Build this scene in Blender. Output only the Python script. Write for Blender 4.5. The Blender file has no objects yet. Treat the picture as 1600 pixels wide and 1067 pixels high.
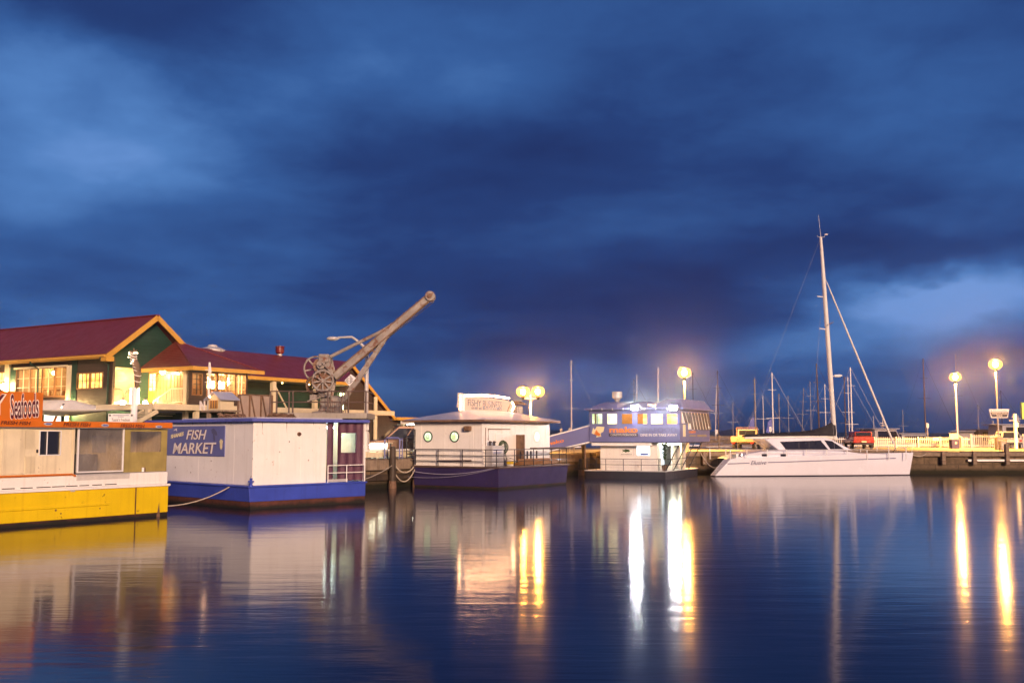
import bpy, bmesh, math, random
from mathutils import Vector, Matrix
random.seed(7)
R = math.radians
SC = bpy.context.scene
COL = SC.collection
# ------------------------------------------------------------------ camera
F, CX, CY, YH, EYE = 1600.0, 800.0, 533.5, 680.5, 2.5
PITCH = math.atan((YH - CY) / F)
cam_d = bpy.data.cameras.new('camera'); cam = bpy.data.objects.new('camera', cam_d); COL.objects.link(cam)
cam_d.sensor_width = 36.0; cam_d.lens = 36.0 * F / 1600.0; cam_d.clip_end = 8000; cam_d.clip_start = 0.1
cam.location = (0, 0, EYE); cam.rotation_euler = (R(90) + PITCH, 0, 0)
SC.camera = cam
SC.view_settings.view_transform = 'Standard'; SC.view_settings.look = 'None'
SC.view_settings.exposure = 0.22; SC.view_settings.gamma = 1.0
SC.render.engine = 'CYCLES'
SC.cycles.use_denoising = True
SC.cycles.max_bounces = 6; SC.cycles.diffuse_bounces = 2; SC.cycles.glossy_bounces = 3
SC.cycles.transparent_max_bounces = 8; SC.cycles.sample_clamp_indirect = 6.0
SC.cycles.caustics_reflective = False; SC.cycles.caustics_refractive = False
# ------------------------------------------------------------------ node helpers
class NT:
    def __init__(s, tree): s.t = tree; s.n = tree.nodes; s.l = tree.links
    def new(s, typ, **kw):
        n = s.n.new(typ)
        for k, v in kw.items(): setattr(n, k, v)
        return n
    def put(s, sock, v):
        if isinstance(v, bpy.types.NodeSocket): s.l.new(v, sock)
        elif v is not None: sock.default_value = v
    def math(s, op, a, b=None, c=None, clamp=False):
        n = s.new('ShaderNodeMath', operation=op, use_clamp=clamp)
        for i, v in enumerate((a, b, c)):
            if v is not None: s.put(n.inputs[i], v)
        return n.outputs[0]
    def mix(s, f, a, b, mode='MIX'):
        n = s.new('ShaderNodeMix', data_type='RGBA', blend_type=mode)
        s.put(n.inputs[0], f); s.put(n.inputs[6], c4(a)); s.put(n.inputs[7], c4(b))
        return n.outputs[2]
    def noise(s, vec, scale, detail=4, rough=0.55, dist=0.0):
        n = s.new('ShaderNodeTexNoise')
        if vec is not None: s.put(n.inputs['Vector'], vec)
        n.inputs['Scale'].default_value = scale; n.inputs['Detail'].default_value = detail
        n.inputs['Roughness'].default_value = rough; n.inputs['Distortion'].default_value = dist
        return n.outputs[0]
    def mapr(s, v, a, b, c=0.0, d=1.0):
        n = s.new('ShaderNodeMapRange'); s.put(n.inputs[0], v)
        for i, x in enumerate((a, b, c, d)): n.inputs[i + 1].default_value = x
        return n.outputs[0]
    def mapping(s, vec, scale=(1, 1, 1), loc=(0, 0, 0)):
        n = s.new('ShaderNodeMapping'); s.put(n.inputs[0], vec)
        n.inputs['Scale'].default_value = scale; n.inputs['Location'].default_value = loc
        return n.outputs[0]
def c4(c):
    if isinstance(c, bpy.types.NodeSocket) or c is None: return c
    return (c[0], c[1], c[2], 1.0) if len(c) == 3 else tuple(c)
# ------------------------------------------------------------------ world: cloudy blue hour sky
W = bpy.data.worlds.new('World'); SC.world = W; W.use_nodes = True
wt = NT(W.node_tree); W.node_tree.nodes.clear()
tc = wt.new('ShaderNodeTexCoord'); d_ = tc.outputs['Generated']
sp = wt.new('ShaderNodeSeparateXYZ'); wt.put(sp.inputs[0], d_)
X, Y, Z = sp.outputs
AZ = wt.math('ARCTAN2', X, Y); EL = wt.math('ARCSINE', Z)
den = wt.math('ADD', wt.math('ABSOLUTE', Z), 0.16)
cb = wt.new('ShaderNodeCombineXYZ'); wt.put(cb.inputs[0], wt.math('DIVIDE', X, den)); wt.put(cb.inputs[1], wt.math('DIVIDE', Y, den))
deck = cb.outputs[0]
n1 = wt.noise(deck, 1.05, 6, 0.48, 0.25)
n2 = wt.noise(wt.mapping(deck, (1, 1, 1), (5.3, 2.1, 0)), 2.6, 6, 0.52, 0.2)
wv = wt.noise(wt.mapping(d_, (1, 1, 1.6), (3, 1, 7)), 5.5, 8, 0.6, 0.0)
wu = wt.math('MULTIPLY', wt.math('SUBTRACT', wv, 0.5), 0.15)
wz = wt.math('MULTIPLY', wt.math('SUBTRACT', wt.noise(wt.mapping(d_, (1, 1, 1.6), (9, 4, 2)), 6.0, 8, 0.6), 0.5), 0.11)
U_ = wt.math('ADD', AZ, wu); V_ = wt.math('ADD', EL, wz)
def blob(px, py, ax, ay, amp):
    u0 = math.atan((px - 800) / 1600); v0 = math.atan((YH - py) / 1600) * math.cos(u0)
    a = wt.math('POWER', wt.math('DIVIDE', wt.math('SUBTRACT', U_, u0), ax / 1600), 2.0)
    b = wt.math('POWER', wt.math('DIVIDE', wt.math('SUBTRACT', V_, v0), ay / 1600), 2.0)
    return wt.math('MULTIPLY', wt.math('EXPONENT', wt.math('MULTIPLY', wt.math('ADD', a, b), -1.0)), amp)
T = wt.math('ADD', 0.37, wt.math('MULTIPLY', wt.math('SUBTRACT', n1, 0.5), 0.78))
T = wt.math('ADD', T, wt.math('MULTIPLY', wt.math('SUBTRACT', n2, 0.5), 0.38))
for b in [(30, 70, 150, 60, .30), (150, 190, 170, 70, .30), (90, 110, 60, 30, -.14), (0, 260, 120, 60, .12), (330, 210, 240, 80, .12), (1390, 485, 150, 52, .58), (1570, 470, 130, 42, .48), (1260, 545, 150, 35, .20),
          (1450, 90, 340, 130, .10), (620, 90, 230, 90, .12), (660, 610, 300, 45, .26), (1300, 620, 400, 40, .16), (120, 330, 190, 60, .12), (330, 500, 260, 50, .08),
          (760, 270, 280, 90, -.20), (960, 470, 360, 75, -.30), (1480, 385, 200, 42, -.26), (860, 560, 180, 34, -.20), (300, 20, 200, 60, -.12), (1250, 250, 260, 70, -.06), (1500, 570, 200, 24, -.10)]:
    T = wt.math('ADD', T, blob(*b))
n3 = wt.noise(wt.mapping(deck, (1, 1, 1), (2.7, 8.4, 0)), 6.5, 8, 0.62, 0.35)
T = wt.math('ADD', T, wt.math('MULTIPLY', wt.math('SUBTRACT', n3, 0.5), 0.17))
T = wt.math('ADD', T, 0.0, clamp=True)
cr = wt.new('ShaderNodeValToRGB'); wt.put(cr.inputs[0], T)
E = cr.color_ramp.elements
E[0].position = 0.0; E[0].color = (.0105, .021, .096, 1)
E[1].position = 1.0; E[1].color = (.170, .330, .700, 1)
for p, c in ((.25, (.0165, .045, .168, 1)), (.5, (.034, .103, .305, 1)), (.75, (.078, .200, .485, 1))):
    e = E.new(p); e.color = c
# town glow: a violet tint low over the harbour lamps
glow = wt.math('MULTIPLY', wt.math('EXPONENT', wt.math('MULTIPLY', wt.math('ABSOLUTE', EL), -13.0)), 0.13)
skyc = wt.mix(glow, cr.outputs[0], (.17, .145, .38))
bg = wt.new('ShaderNodeBackground'); wt.put(bg.inputs[0], skyc); bg.inputs[1].default_value = 0.96
# a little of the physical twilight sky on top
sk = wt.new('ShaderNodeTexSky', sky_type='NISHITA'); sk.sun_disc = False; sk.sun_elevation = R(-4); sk.sun_rotation = R(160)
bg2 = wt.new('ShaderNodeBackground'); wt.put(bg2.inputs[0], sk.outputs[0]); bg2.inputs[1].default_value = 0.05
ad = wt.new('ShaderNodeAddShader'); wt.put(ad.inputs[0], bg.outputs[0]); wt.put(ad.inputs[1], bg2.outputs[0])
wo = wt.new('ShaderNodeOutputWorld'); wt.put(wo.inputs[0], ad.outputs[0])
# ------------------------------------------------------------------ directional lamp standing in for the unseen town lamps behind the camera
sd = bpy.data.lights.new('town_light', 'SUN'); so = bpy.data.objects.new('town_light', sd); COL.objects.link(so)
sd.energy = 4.7; sd.angle = R(12); sd.color = (1.0, 0.67, 0.47)
SUN = Vector((0.33, -0.94, 0.24)).normalized()
so.rotation_euler = SUN.to_track_quat('Z', 'Y').to_euler()
so.location = SUN * 60
# ------------------------------------------------------------------ picture point -> place helpers
cp, sn_ = math.cos(PITCH), math.sin(PITCH)
def ray(px, py):
    x = (px - CX) / F; y = (CY - py) / F
    return Vector((x, cp - y * sn_, sn_ + y * cp))
CAMP = Vector((0, 0, EYE))
def atz(px, py, z): r = ray(px, py); return CAMP + r * ((z - EYE) / r.z)
def atd(px, py, d): r = ray(px, py); return CAMP + r * (d / r.y)
class Frame:
    def __init__(s, o, u):
        s.o = Vector((o[0], o[1], 0)); u = Vector((u[0], u[1], 0)).normalized()
        s.u = u; s.v = Vector((-u.y, u.x, 0)); s.ang = math.atan2(u.y, u.x)
    def loc(s, w): d = Vector(w) - s.o; return Vector((d.dot(s.u), d.dot(s.v), d.z))
    def w(s, u, v, z=0): return s.o + s.u * u + s.v * v + Vector((0, 0, z))
    def hv(s, px, py, v):
        r = ray(px, py); t = ((s.o - CAMP).dot(s.v) + v) / r.dot(s.v); return s.loc(CAMP + r * t)
    def hu(s, px, py, u):
        r = ray(px, py); t = ((s.o - CAMP).dot(s.u) + u) / r.dot(s.u); return s.loc(CAMP + r * t)
    def hz(s, px, py, z): return s.loc(atz(px, py, z))
class Face:
    """a vertical plane of a frame; outward is the negative axis"""
    def __init__(s, fr, axis, val): s.f, s.ax, s.val = fr, axis, val
    def pt(s, px, py, o=0.0):
        return s.f.hv(px, py, s.val - o) if s.ax == 'v' else s.f.hu(px, py, s.val - o)
    def rect(s, x0, y0, x1, y1):
        xm, ym = (x0 + x1) / 2, (y0 + y1) / 2; i = 0 if s.ax == 'v' else 1
        a, b = sorted((s.pt(x0, ym)[i], s.pt(x1, ym)[i])); z0, z1 = sorted((s.pt(xm, y0)[2], s.pt(xm, y1)[2]))
        return (a, b, z0, z1)
    def box(s, mb, r, o0, o1):
        a, b, z0, z1 = r; lo, hi = s.val - max(o0, o1), s.val - min(o0, o1)
        if s.ax == 'v': mb.box(a, b, lo, hi, z0, z1)
        else: mb.box(lo, hi, a, b, z0, z1)
    def p(s, a, z, o=0.0): return Vector((a, s.val - o, z)) if s.ax == 'v' else Vector((s.val - o, a, z))
    def ring(s, mb, r, w, o0, o1):
        a, b, z0, z1 = r
        s.box(mb, (a - w, a, z0 - w, z1 + w), o0, o1); s.box(mb, (b, b + w, z0 - w, z1 + w), o0, o1)
        s.box(mb, (a, b, z0 - w, z0), o0, o1); s.box(mb, (a, b, z1, z1 + w), o0, o1)
    def grid(s, mb, r, na, nz, w, o0, o1):
        a, b, z0, z1 = r
        for i in range(1, na): x = a + (b - a) * i / na; s.box(mb, (x - w / 2, x + w / 2, z0, z1), o0, o1)
        for j in range(1, nz): z = z0 + (z1 - z0) * j / nz; s.box(mb, (a, b, z - w / 2, z + w / 2), o0 + .004, o1 - .004)
    def wall(s, mb, r, holes, o0, o1):
        a, b, z0, z1 = r
        A = sorted(set([a, b] + [min(max(h[i], a), b) for h in holes for i in (0, 1)]))
        for i in range(len(A) - 1):
            if A[i + 1] - A[i] < 1e-4: continue
            xm = (A[i] + A[i + 1]) / 2; cuts = sorted([(h[2], h[3]) for h in holes if h[0] < xm < h[1]])
            z = z0
            for c0, c1 in cuts:
                if c0 > z: s.box(mb, (A[i], A[i + 1], z, c0), o0, o1)
                z = max(z, c1)
            if z < z1: s.box(mb, (A[i], A[i + 1], z, z1), o0, o1)
# ------------------------------------------------------------------ mesh builder
class MB:
    def __init__(s): s.v = []; s.f = []
    def add(s, vs, fs):
        k = len(s.v); s.v += [tuple(p) for p in vs]; s.f += [tuple(i + k for i in f) for f in fs]
    def box(s, x0, x1, y0, y1, z0, z1):
        s.add([(x0, y0, z0), (x1, y0, z0), (x1, y1, z0), (x0, y1, z0), (x0, y0, z1), (x1, y0, z1), (x1, y1, z1), (x0, y1, z1)],
              [(0, 3, 2, 1), (4, 5, 6, 7), (0, 1, 5, 4), (1, 2, 6, 5), (2, 3, 7, 6), (3, 0, 4, 7)])
    def loft(s, loops, caps=True):
        n = len(loops[0]); vs = [p for l in loops for p in l]; fs = []
        for k in range(len(loops) - 1):
            for i in range(n):
                j = (i + 1) % n; fs.append((k * n + i, k * n + j, (k + 1) * n + j, (k + 1) * n + i))
        if caps: fs.append(tuple(range(n - 1, -1, -1))); fs.append(tuple((len(loops) - 1) * n + i for i in range(n)))
        s.add(vs, fs)
    def prism(s, poly, vec):
        v = Vector(vec); s.loft([[Vector(p) for p in poly], [Vector(p) + v for p in poly]])
    def bar(s, p0, p1, w, h=None, up=(0, 0, 1)):
        p0, p1 = Vector(p0), Vector(p1); h = h or w; d = (p1 - p0).normalized(); u = Vector(up)
        if abs(d.dot(u)) > .98: u = Vector((1, 0, 0))
        a = d.cross(u).normalized() * (w / 2); b = a.cross(d).normalized() * (h / 2)
        s.loft([[p - a - b, p + a - b, p + a + b, p - a + b] for p in (p0, p1)])
    def cyl(s, p0, p1, r0, r1=None, n=10, caps=True):
        p0, p1 = Vector(p0), Vector(p1); r1 = r0 if r1 is None else r1; d = (p1 - p0).normalized()
        u = Vector((0, 0, 1)) if abs(d.z) < .9 else Vector((1, 0, 0)); a = d.cross(u).normalized(); b = d.cross(a)
        s.loft([[p + (a * math.cos(t) + b * math.sin(t)) * r for t in [2 * math.pi * i / n for i in range(n)]] for p, r in ((p0, r0), (p1, r1))], caps)
    def tube(s, pts, r, n=6):
        pts = [Vector(p) for p in pts]; loops = []
        for i, p in enumerate(pts):
            d = (pts[min(i + 1, len(pts) - 1)] - pts[max(i - 1, 0)]).normalized()
            u = Vector((0, 0, 1)) if abs(d.z) < .95 else Vector((1, 0, 0)); a = d.cross(u).normalized(); b = d.cross(a)
            rr = r[i] if isinstance(r, (list, tuple)) else r
            loops.append([p + (a * math.cos(t) + b * math.sin(t)) * rr for t in [2 * math.pi * k / n for k in range(n)]])
        s.loft(loops)
    def lathe(s, c, prof, n=14, axis=(0, 0, 1)):
        c = Vector(c); q = Vector(axis).to_track_quat('Z', 'Y')
        s.loft([[c + q @ Vector((max(r, .0008) * math.cos(t), max(r, .0008) * math.sin(t), z)) for t in [2 * math.pi * i / n for i in range(n)]] for r, z in prof])
    def ball(s, c, r, n=12, m=8, sc=(1, 1, 1)):
        c = Vector(c)
        s.loft([[c + Vector((r * math.sin(a) * math.cos(t) * sc[0], r * math.sin(a) * math.sin(t) * sc[1], -r * math.cos(a) * sc[2])) for t in [2 * math.pi * i / n for i in range(n)]]
                for a in [0.02 + (math.pi - .04) * k / m for k in range(m + 1)]])
    def torus(s, c, Rr, r, axis, n=28, m=6):
        c = Vector(c); q = Vector(axis).to_track_quat('Z', 'Y'); k0 = len(s.v); fs = []
        for i in range(n):
            t = 2 * math.pi * i / n
            for j in range(m):
                a = 2 * math.pi * j / m; rr = Rr + r * math.cos(a)
                s.v.append(tuple(c + q @ Vector((rr * math.cos(t), rr * math.sin(t), r * math.sin(a)))))
        for i in range(n):
            for j in range(m):
                i2, j2 = (i + 1) % n, (j + 1) % m
                s.f.append((k0 + i * m + j, k0 + i2 * m + j, k0 + i2 * m + j2, k0 + i * m + j2))
    def build(s, name, mat, parent=None, bevel=0.0, smooth=False):
        me = bpy.data.meshes.new(name); me.from_pydata(s.v, [], s.f)
        bm = bmesh.new(); bm.from_mesh(me); bmesh.ops.recalc_face_normals(bm, faces=bm.faces); bm.to_mesh(me); bm.free()
        me.materials.append(mat)
        if smooth: me.shade_smooth(); me.set_sharp_from_angle(angle=R(38))
        o = bpy.data.objects.new(name, me); COL.objects.link(o)
        if parent is not None: o.parent = parent
        if bevel > 0:
            m = o.modifiers.new('bevel', 'BEVEL'); m.width = bevel; m.segments = 2; m.limit_method = 'ANGLE'; m.angle_limit = R(40)
        return o
def thing(name, label, cat, loc=(0, 0, 0), rz=0.0, group=None):
    o = bpy.data.objects.new(name, None); COL.objects.link(o); o.location = loc; o.rotation_euler = (0, 0, rz)
    o['label'] = label; o['category'] = cat
    if group: o['group'] = group
    o.empty_display_size = .3
    return o
def fthing(name, fr, label, cat, group=None): return thing(name, label, cat, fr.o, fr.ang, group)
def tag(o, label, cat, group=None, kind=None):
    o['label'] = label; o['category'] = cat
    if group: o['group'] = group
    if kind: o['kind'] = kind
    return o
def struct(o, kind='structure'): o['kind'] = kind; return o
def dup(root, loc, rz, label):
    def cpy(o, par):
        c = o.copy(); COL.objects.link(c); c.parent = par
        for ch in o.children: cpy(ch, c)
        return c
    r = cpy(root, None); r.location = loc; r.rotation_euler = (0, 0, rz); r['label'] = label
    return r
_dg = None
def text(s, mat, parent, bl, br, tl, nrm, name='lettering', off=0.0, shear=0.0, depth=.008, spacing=1.0, lift=0.0):
    """letters filling the parallelogram bl, br, tl of the parent's space"""
    cu = bpy.data.curves.new('text', 'FONT'); cu.body = s; cu.size = 1; cu.offset = off; cu.shear = shear; cu.resolution_u = 3; cu.space_character = spacing
    cu.extrude = 0.0
    o = bpy.data.objects.new('text', cu); COL.objects.link(o)
    bpy.context.view_layer.update()
    me = bpy.data.meshes.new_from_object(o.evaluated_get(bpy.context.evaluated_depsgraph_get()))
    bpy.data.objects.remove(o); bpy.data.curves.remove(cu)
    xs = [v.co.x for v in me.vertices]; ys = [v.co.y for v in me.vertices]
    x0, x1, y0, y1 = min(xs), max(xs), min(ys), max(ys)
    bl, br, tl, nrm = Vector(bl), Vector(br), Vector(tl), Vector(nrm).normalized()
    bm = bmesh.new(); bm.from_mesh(me)
    for v in bm.verts:
        a = (v.co.x - x0) / (x1 - x0); b = (v.co.y - y0) / (y1 - y0)
        v.co = bl + (br - bl) * a + (tl - bl) * b + nrm * (lift + depth)
    ex = bmesh.ops.extrude_face_region(bm, geom=bm.faces[:])
    bmesh.ops.translate(bm, verts=[g for g in ex['geom'] if isinstance(g, bmesh.types.BMVert)], vec=-nrm * depth)
    bmesh.ops.recalc_face_normals(bm, faces=bm.faces); bm.to_mesh(me); bm.free()
    me.shade_flat(); me.materials.clear(); me.materials.append(mat); me.name = name
    o = bpy.data.objects.new(name, me); COL.objects.link(o); o.parent = parent
    return o
def ftext(s, mat, parent, face, x0, y0, x1, y1, o=.01, y0r=None, y1r=None, **kw):
    y0r = y0 if y0r is None else y0r; y1r = y1 if y1r is None else y1r
    nrm = (0, -1, 0) if face.ax == 'v' else (-1, 0, 0)
    return text(s, mat, parent, face.pt(x0, y1, o), face.pt(x1, y1r, o), face.pt(x0, y0, o), nrm, **kw)
# ------------------------------------------------------------------ materials
MATS = {}
def mat(name, col, rough=.6, metal=0.0, var=.12, vs=1.5, streak=0.0, scol=None, spots=0.0, spcol=(.09, .035, .012), sps=6.0, bump=0.0, bs=20.0, emit=None, es=0.0, tide=None, wave=None, spec=.4, coat=0.0):
    if name in MATS: return MATS[name]
    m = bpy.data.materials.new(name); m.use_nodes = True; m.node_tree.nodes.clear(); t = NT(m.node_tree)
    b = t.new('ShaderNodeBsdfPrincipled'); out = t.new('ShaderNodeOutputMaterial'); t.put(out.inputs[0], b.outputs[0])
    oc = t.new('ShaderNodeTexCoord').outputs['Object']
    c = c4(col)
    if var > 0:
        n = t.noise(oc, vs, 5, .6); f = t.mapr(n, .3, .7)
        c = t.mix(f, tuple(x * (1 - var) for x in col), tuple(min(1, x * (1 + var * .6)) for x in col))
    if streak > 0:
        n = t.noise(t.mapping(oc, (5.0, 5.0, .22)), 1.6, 5, .62); f = t.math('MULTIPLY', t.mapr(n, .52, .72), streak)
        c = t.mix(f, c, scol or tuple(x * .45 for x in col))
    if spots > 0:
        n = t.noise(oc, sps, 7, .7, .4); f = t.mapr(n, .66 - spots * .25, .72 - spots * .2)
        c = t.mix(f, c, spcol)
    if tide is not None:   # wet weed and scum along the waterline
        sz = t.new('ShaderNodeSeparateXYZ'); t.put(sz.inputs[0], oc)
        w_ = t.mapr(t.math('ADD', sz.outputs[2], t.math('MULTIPLY', t.math('SUBTRACT', t.noise(oc, 2.2, 6, .7), .5), .30)), tide - .05, tide + .07, 1, 0)
        c = t.mix(w_, c, (.014, .012, .008))
    t.put(b.inputs['Base Color'], c)
    rn = t.noise(oc, vs * 3.1, 3, .5); t.put(b.inputs['Roughness'], t.mapr(rn, .2, .8, max(.02, rough - .08), min(1, rough + .1)))
    b.inputs['Metallic'].default_value = metal; b.inputs['Specular IOR Level'].default_value = spec
    if coat: b.inputs['Coat Weight'].default_value = coat
    h = None
    if wave:
        axis, scl, dist = wave
        w = t.new('ShaderNodeTexWave', wave_type='BANDS', bands_direction=axis, wave_profile='SAW' if dist == 'saw' else 'SIN'); t.put(w.inputs['Vector'], oc); w.inputs['Scale'].default_value = scl
        h = w.outputs[1]; hb = 1.0
        if dist == 'saw': t.put(b.inputs['Base Color'], t.mix(t.math('MULTIPLY', t.mapr(h, .80, .95), .6), c, tuple(x * .3 for x in col)))  # darker board-gap lines, their shadow mixed into the base colour
    if bump > 0 and h is None: h = t.noise(oc, bs, 4, .6)
    if h is not None:
        bn = t.new('ShaderNodeBump'); bn.inputs['Strength'].default_value = bump or .4; bn.inputs['Distance'].default_value = .03; t.put(bn.inputs['Height'], h); t.put(b.inputs['Normal'], bn.outputs[0])
    if emit: b.inputs['Emission Color'].default_value = c4(emit); b.inputs['Emission Strength'].default_value = es
    MATS[name] = m; return m
def lampm(name, col, s):
    if name in MATS: return MATS[name]
    m = bpy.data.materials.new(name); m.use_nodes = True; m.node_tree.nodes.clear(); t = NT(m.node_tree)
    e = t.new('ShaderNodeEmission'); e.inputs[0].default_value = c4(col); e.inputs[1].default_value = s
    o = t.new('ShaderNodeOutputMaterial'); t.put(o.inputs[0], e.outputs[0]); MATS[name] = m; return m
def litwin(name, col, s, dark=(.25, .11, .03), scale=2.2, thr=(.38, .62)):
    """a lit room seen through a window: brighter and darker furnishings"""
    m = bpy.data.materials.new(name); m.use_nodes = True; m.node_tree.nodes.clear(); t = NT(m.node_tree)
    oc = t.new('ShaderNodeTexCoord').outputs['Object']
    n = t.noise(t.mapping(oc, (1, 1, 1.5)), scale, 3, .5); c = t.mix(t.mapr(n, *thr), dark, col)
    e = t.new('ShaderNodeEmission'); t.put(e.inputs[0], c); e.inputs[1].default_value = s
    o = t.new('ShaderNodeOutputMaterial'); t.put(o.inputs[0], e.outputs[0]); return m
def glassm(name, tint=(1, 1, 1), refl=.25, rough=.02):
    m = bpy.data.materials.new(name); m.use_nodes = True; m.node_tree.nodes.clear(); t = NT(m.node_tree)
    tr = t.new('ShaderNodeBsdfTransparent'); tr.inputs[0].default_value = c4(tint)
    g = t.new('ShaderNodeBsdfGlossy'); g.inputs['Roughness'].default_value = rough
    lw = t.new('ShaderNodeLayerWeight'); lw.inputs[0].default_value = refl
    mx = t.new('ShaderNodeMixShader'); t.put(mx.inputs[0], t.mapr(lw.outputs[0], 0, 1, .03, .5)); t.put(mx.inputs[1], tr.outputs[0]); t.put(mx.inputs[2], g.outputs[0])
    o = t.new('ShaderNodeOutputMaterial'); t.put(o.inputs[0], mx.outputs[0]); return m
def glarem():
    # softly glowing lamp bowl; its orange emission imitates glare round the bulb
    m = bpy.data.materials.new('lamp_glare_bowl'); m.use_nodes = True; m.node_tree.nodes.clear(); t = NT(m.node_tree)
    tr = t.new('ShaderNodeBsdfTransparent'); e = t.new('ShaderNodeEmission'); e.inputs[0].default_value = (1.0, .40, .055, 1); e.inputs[1].default_value = 5.5
    mx = t.new('ShaderNodeMixShader'); mx.inputs[0].default_value = .5; t.put(mx.inputs[1], tr.outputs[0]); t.put(mx.inputs[2], e.outputs[0])
    o = t.new('ShaderNodeOutputMaterial'); t.put(o.inputs[0], mx.outputs[0]); return m
def plasticm():
    m = bpy.data.materials.new('cloudy_plastic'); m.use_nodes = True; m.node_tree.nodes.clear(); t = NT(m.node_tree)
    oc = t.new('ShaderNodeTexCoord').outputs['Object']
    tr = t.new('ShaderNodeBsdfTransparent'); tr.inputs[0].default_value = (.92, .88, .82, 1)
    df = t.new('ShaderNodeBsdfDiffuse'); df.inputs[0].default_value = (.52, .49, .45, 1)
    gl = t.new('ShaderNodeBsdfGlossy'); gl.inputs['Roughness'].default_value = .16
    n = t.noise(t.mapping(oc, (1.5, 1.5, .8)), 1.6, 5, .6, .6)
    bn = t.new('ShaderNodeBump'); bn.inputs['Strength'].default_value = .35; bn.inputs['Distance'].default_value = .05; t.put(bn.inputs['Height'], n); t.put(gl.inputs['Normal'], bn.outputs[0])
    m1 = t.new('ShaderNodeMixShader'); t.put(m1.inputs[0], t.mapr(n, .3, .7, .04, .22)); t.put(m1.inputs[1], tr.outputs[0]); t.put(m1.inputs[2], df.outputs[0])
    m2 = t.new('ShaderNodeMixShader'); m2.inputs[0].default_value = .07; t.put(m2.inputs[1], m1.outputs[0]); t.put(m2.inputs[2], gl.outputs[0])
    o = t.new('ShaderNodeOutputMaterial'); t.put(o.inputs[0], m2.outputs[0]); return m
def watm():
    m = bpy.data.materials.new('harbour_water'); m.use_nodes = True; m.node_tree.nodes.clear(); t = NT(m.node_tree)
    oc = t.new('ShaderNodeTexCoord').outputs['Object']
    b = t.new('ShaderNodeBsdfPrincipled'); b.inputs['Base Color'].default_value = (.004, .008, .030, 1)
    b.inputs['IOR'].default_value = 1.34
    pt = t.noise(t.mapping(oc, (.05, .12, 1)), 1.0, 3, .5)
    t.put(b.inputs['Roughness'], t.mapr(pt, .3, .7, .085, .115))
    h1 = t.noise(t.mapping(oc, (.5, 1.6, 1)), 1.0, 2, .5, .2); h2 = t.noise(t.mapping(oc, (1.6, 9.0, 1)), 1.0, 3, .55)
    h = t.math('ADD', t.math('MULTIPLY', h1, .30), t.math('MULTIPLY', h2, .09))
    bn = t.new('ShaderNodeBump'); bn.inputs['Strength'].default_value = 1.0; bn.inputs['Distance'].default_value = .02
    t.put(bn.inputs['Height'], h); t.put(b.inputs['Normal'], bn.outputs[0])
    o = t.new('ShaderNodeOutputMaterial'); t.put(o.inputs[0], b.outputs[0]); return m
def stonem():
    m = bpy.data.materials.new('quay_stone'); m.use_nodes = True; m.node_tree.nodes.clear(); t = NT(m.node_tree)
    oc = t.new('ShaderNodeTexCoord').outputs['Object']
    sp = t.new('ShaderNodeSeparateXYZ'); t.put(sp.inputs[0], oc)
    cb = t.new('ShaderNodeCombineXYZ'); t.put(cb.inputs[0], t.math('ADD', sp.outputs[0], t.math('MULTIPLY', sp.outputs[1], .6))); t.put(cb.inputs[1], sp.outputs[2])
    br = t.new('ShaderNodeTexBrick'); t.put(br.inputs['Vector'], cb.outputs[0]); br.inputs['Scale'].default_value = 1.0
    br.inputs['Brick Width'].default_value = 1.5; br.inputs['Row Height'].default_value = .62; br.inputs['Mortar Size'].default_value = .022
    br.inputs['Color1'].default_value = (.23, .16, .10, 1); br.inputs['Color2'].default_value = (.15, .11, .075, 1); br.inputs['Mortar'].default_value = (.05, .04, .03, 1)
    n = t.noise(oc, 2.4, 6, .65); c = t.mix(t.mapr(n, .35, .7), br.outputs[0], (.07, .052, .036))
    wet = t.mapr(t.math('ADD', sp.outputs[2], t.math('MULTIPLY', n, .35)), .36, .60, 1, 0)   # tide mark: wet, weedy lower stone
    c = t.mix(wet, c, (.018, .017, .010))
    b = t.new('ShaderNodeBsdfPrincipled'); t.put(b.inputs['Base Color'], c); t.put(b.inputs['Roughness'], t.mapr(wet, 0, 1, .9, .75)); b.inputs['Specular IOR Level'].default_value = .12
    bn = t.new('ShaderNodeBump'); bn.inputs['Strength'].default_value = .5; bn.inputs['Distance'].default_value = .05; t.put(bn.inputs['Height'], n); t.put(b.inputs['Normal'], bn.outputs[0])
    o = t.new('ShaderNodeOutputMaterial'); t.put(o.inputs[0], b.outputs[0]); return m
SODC = (1.0, .50, .13); WARMC = (1.0, .66, .28)
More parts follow.
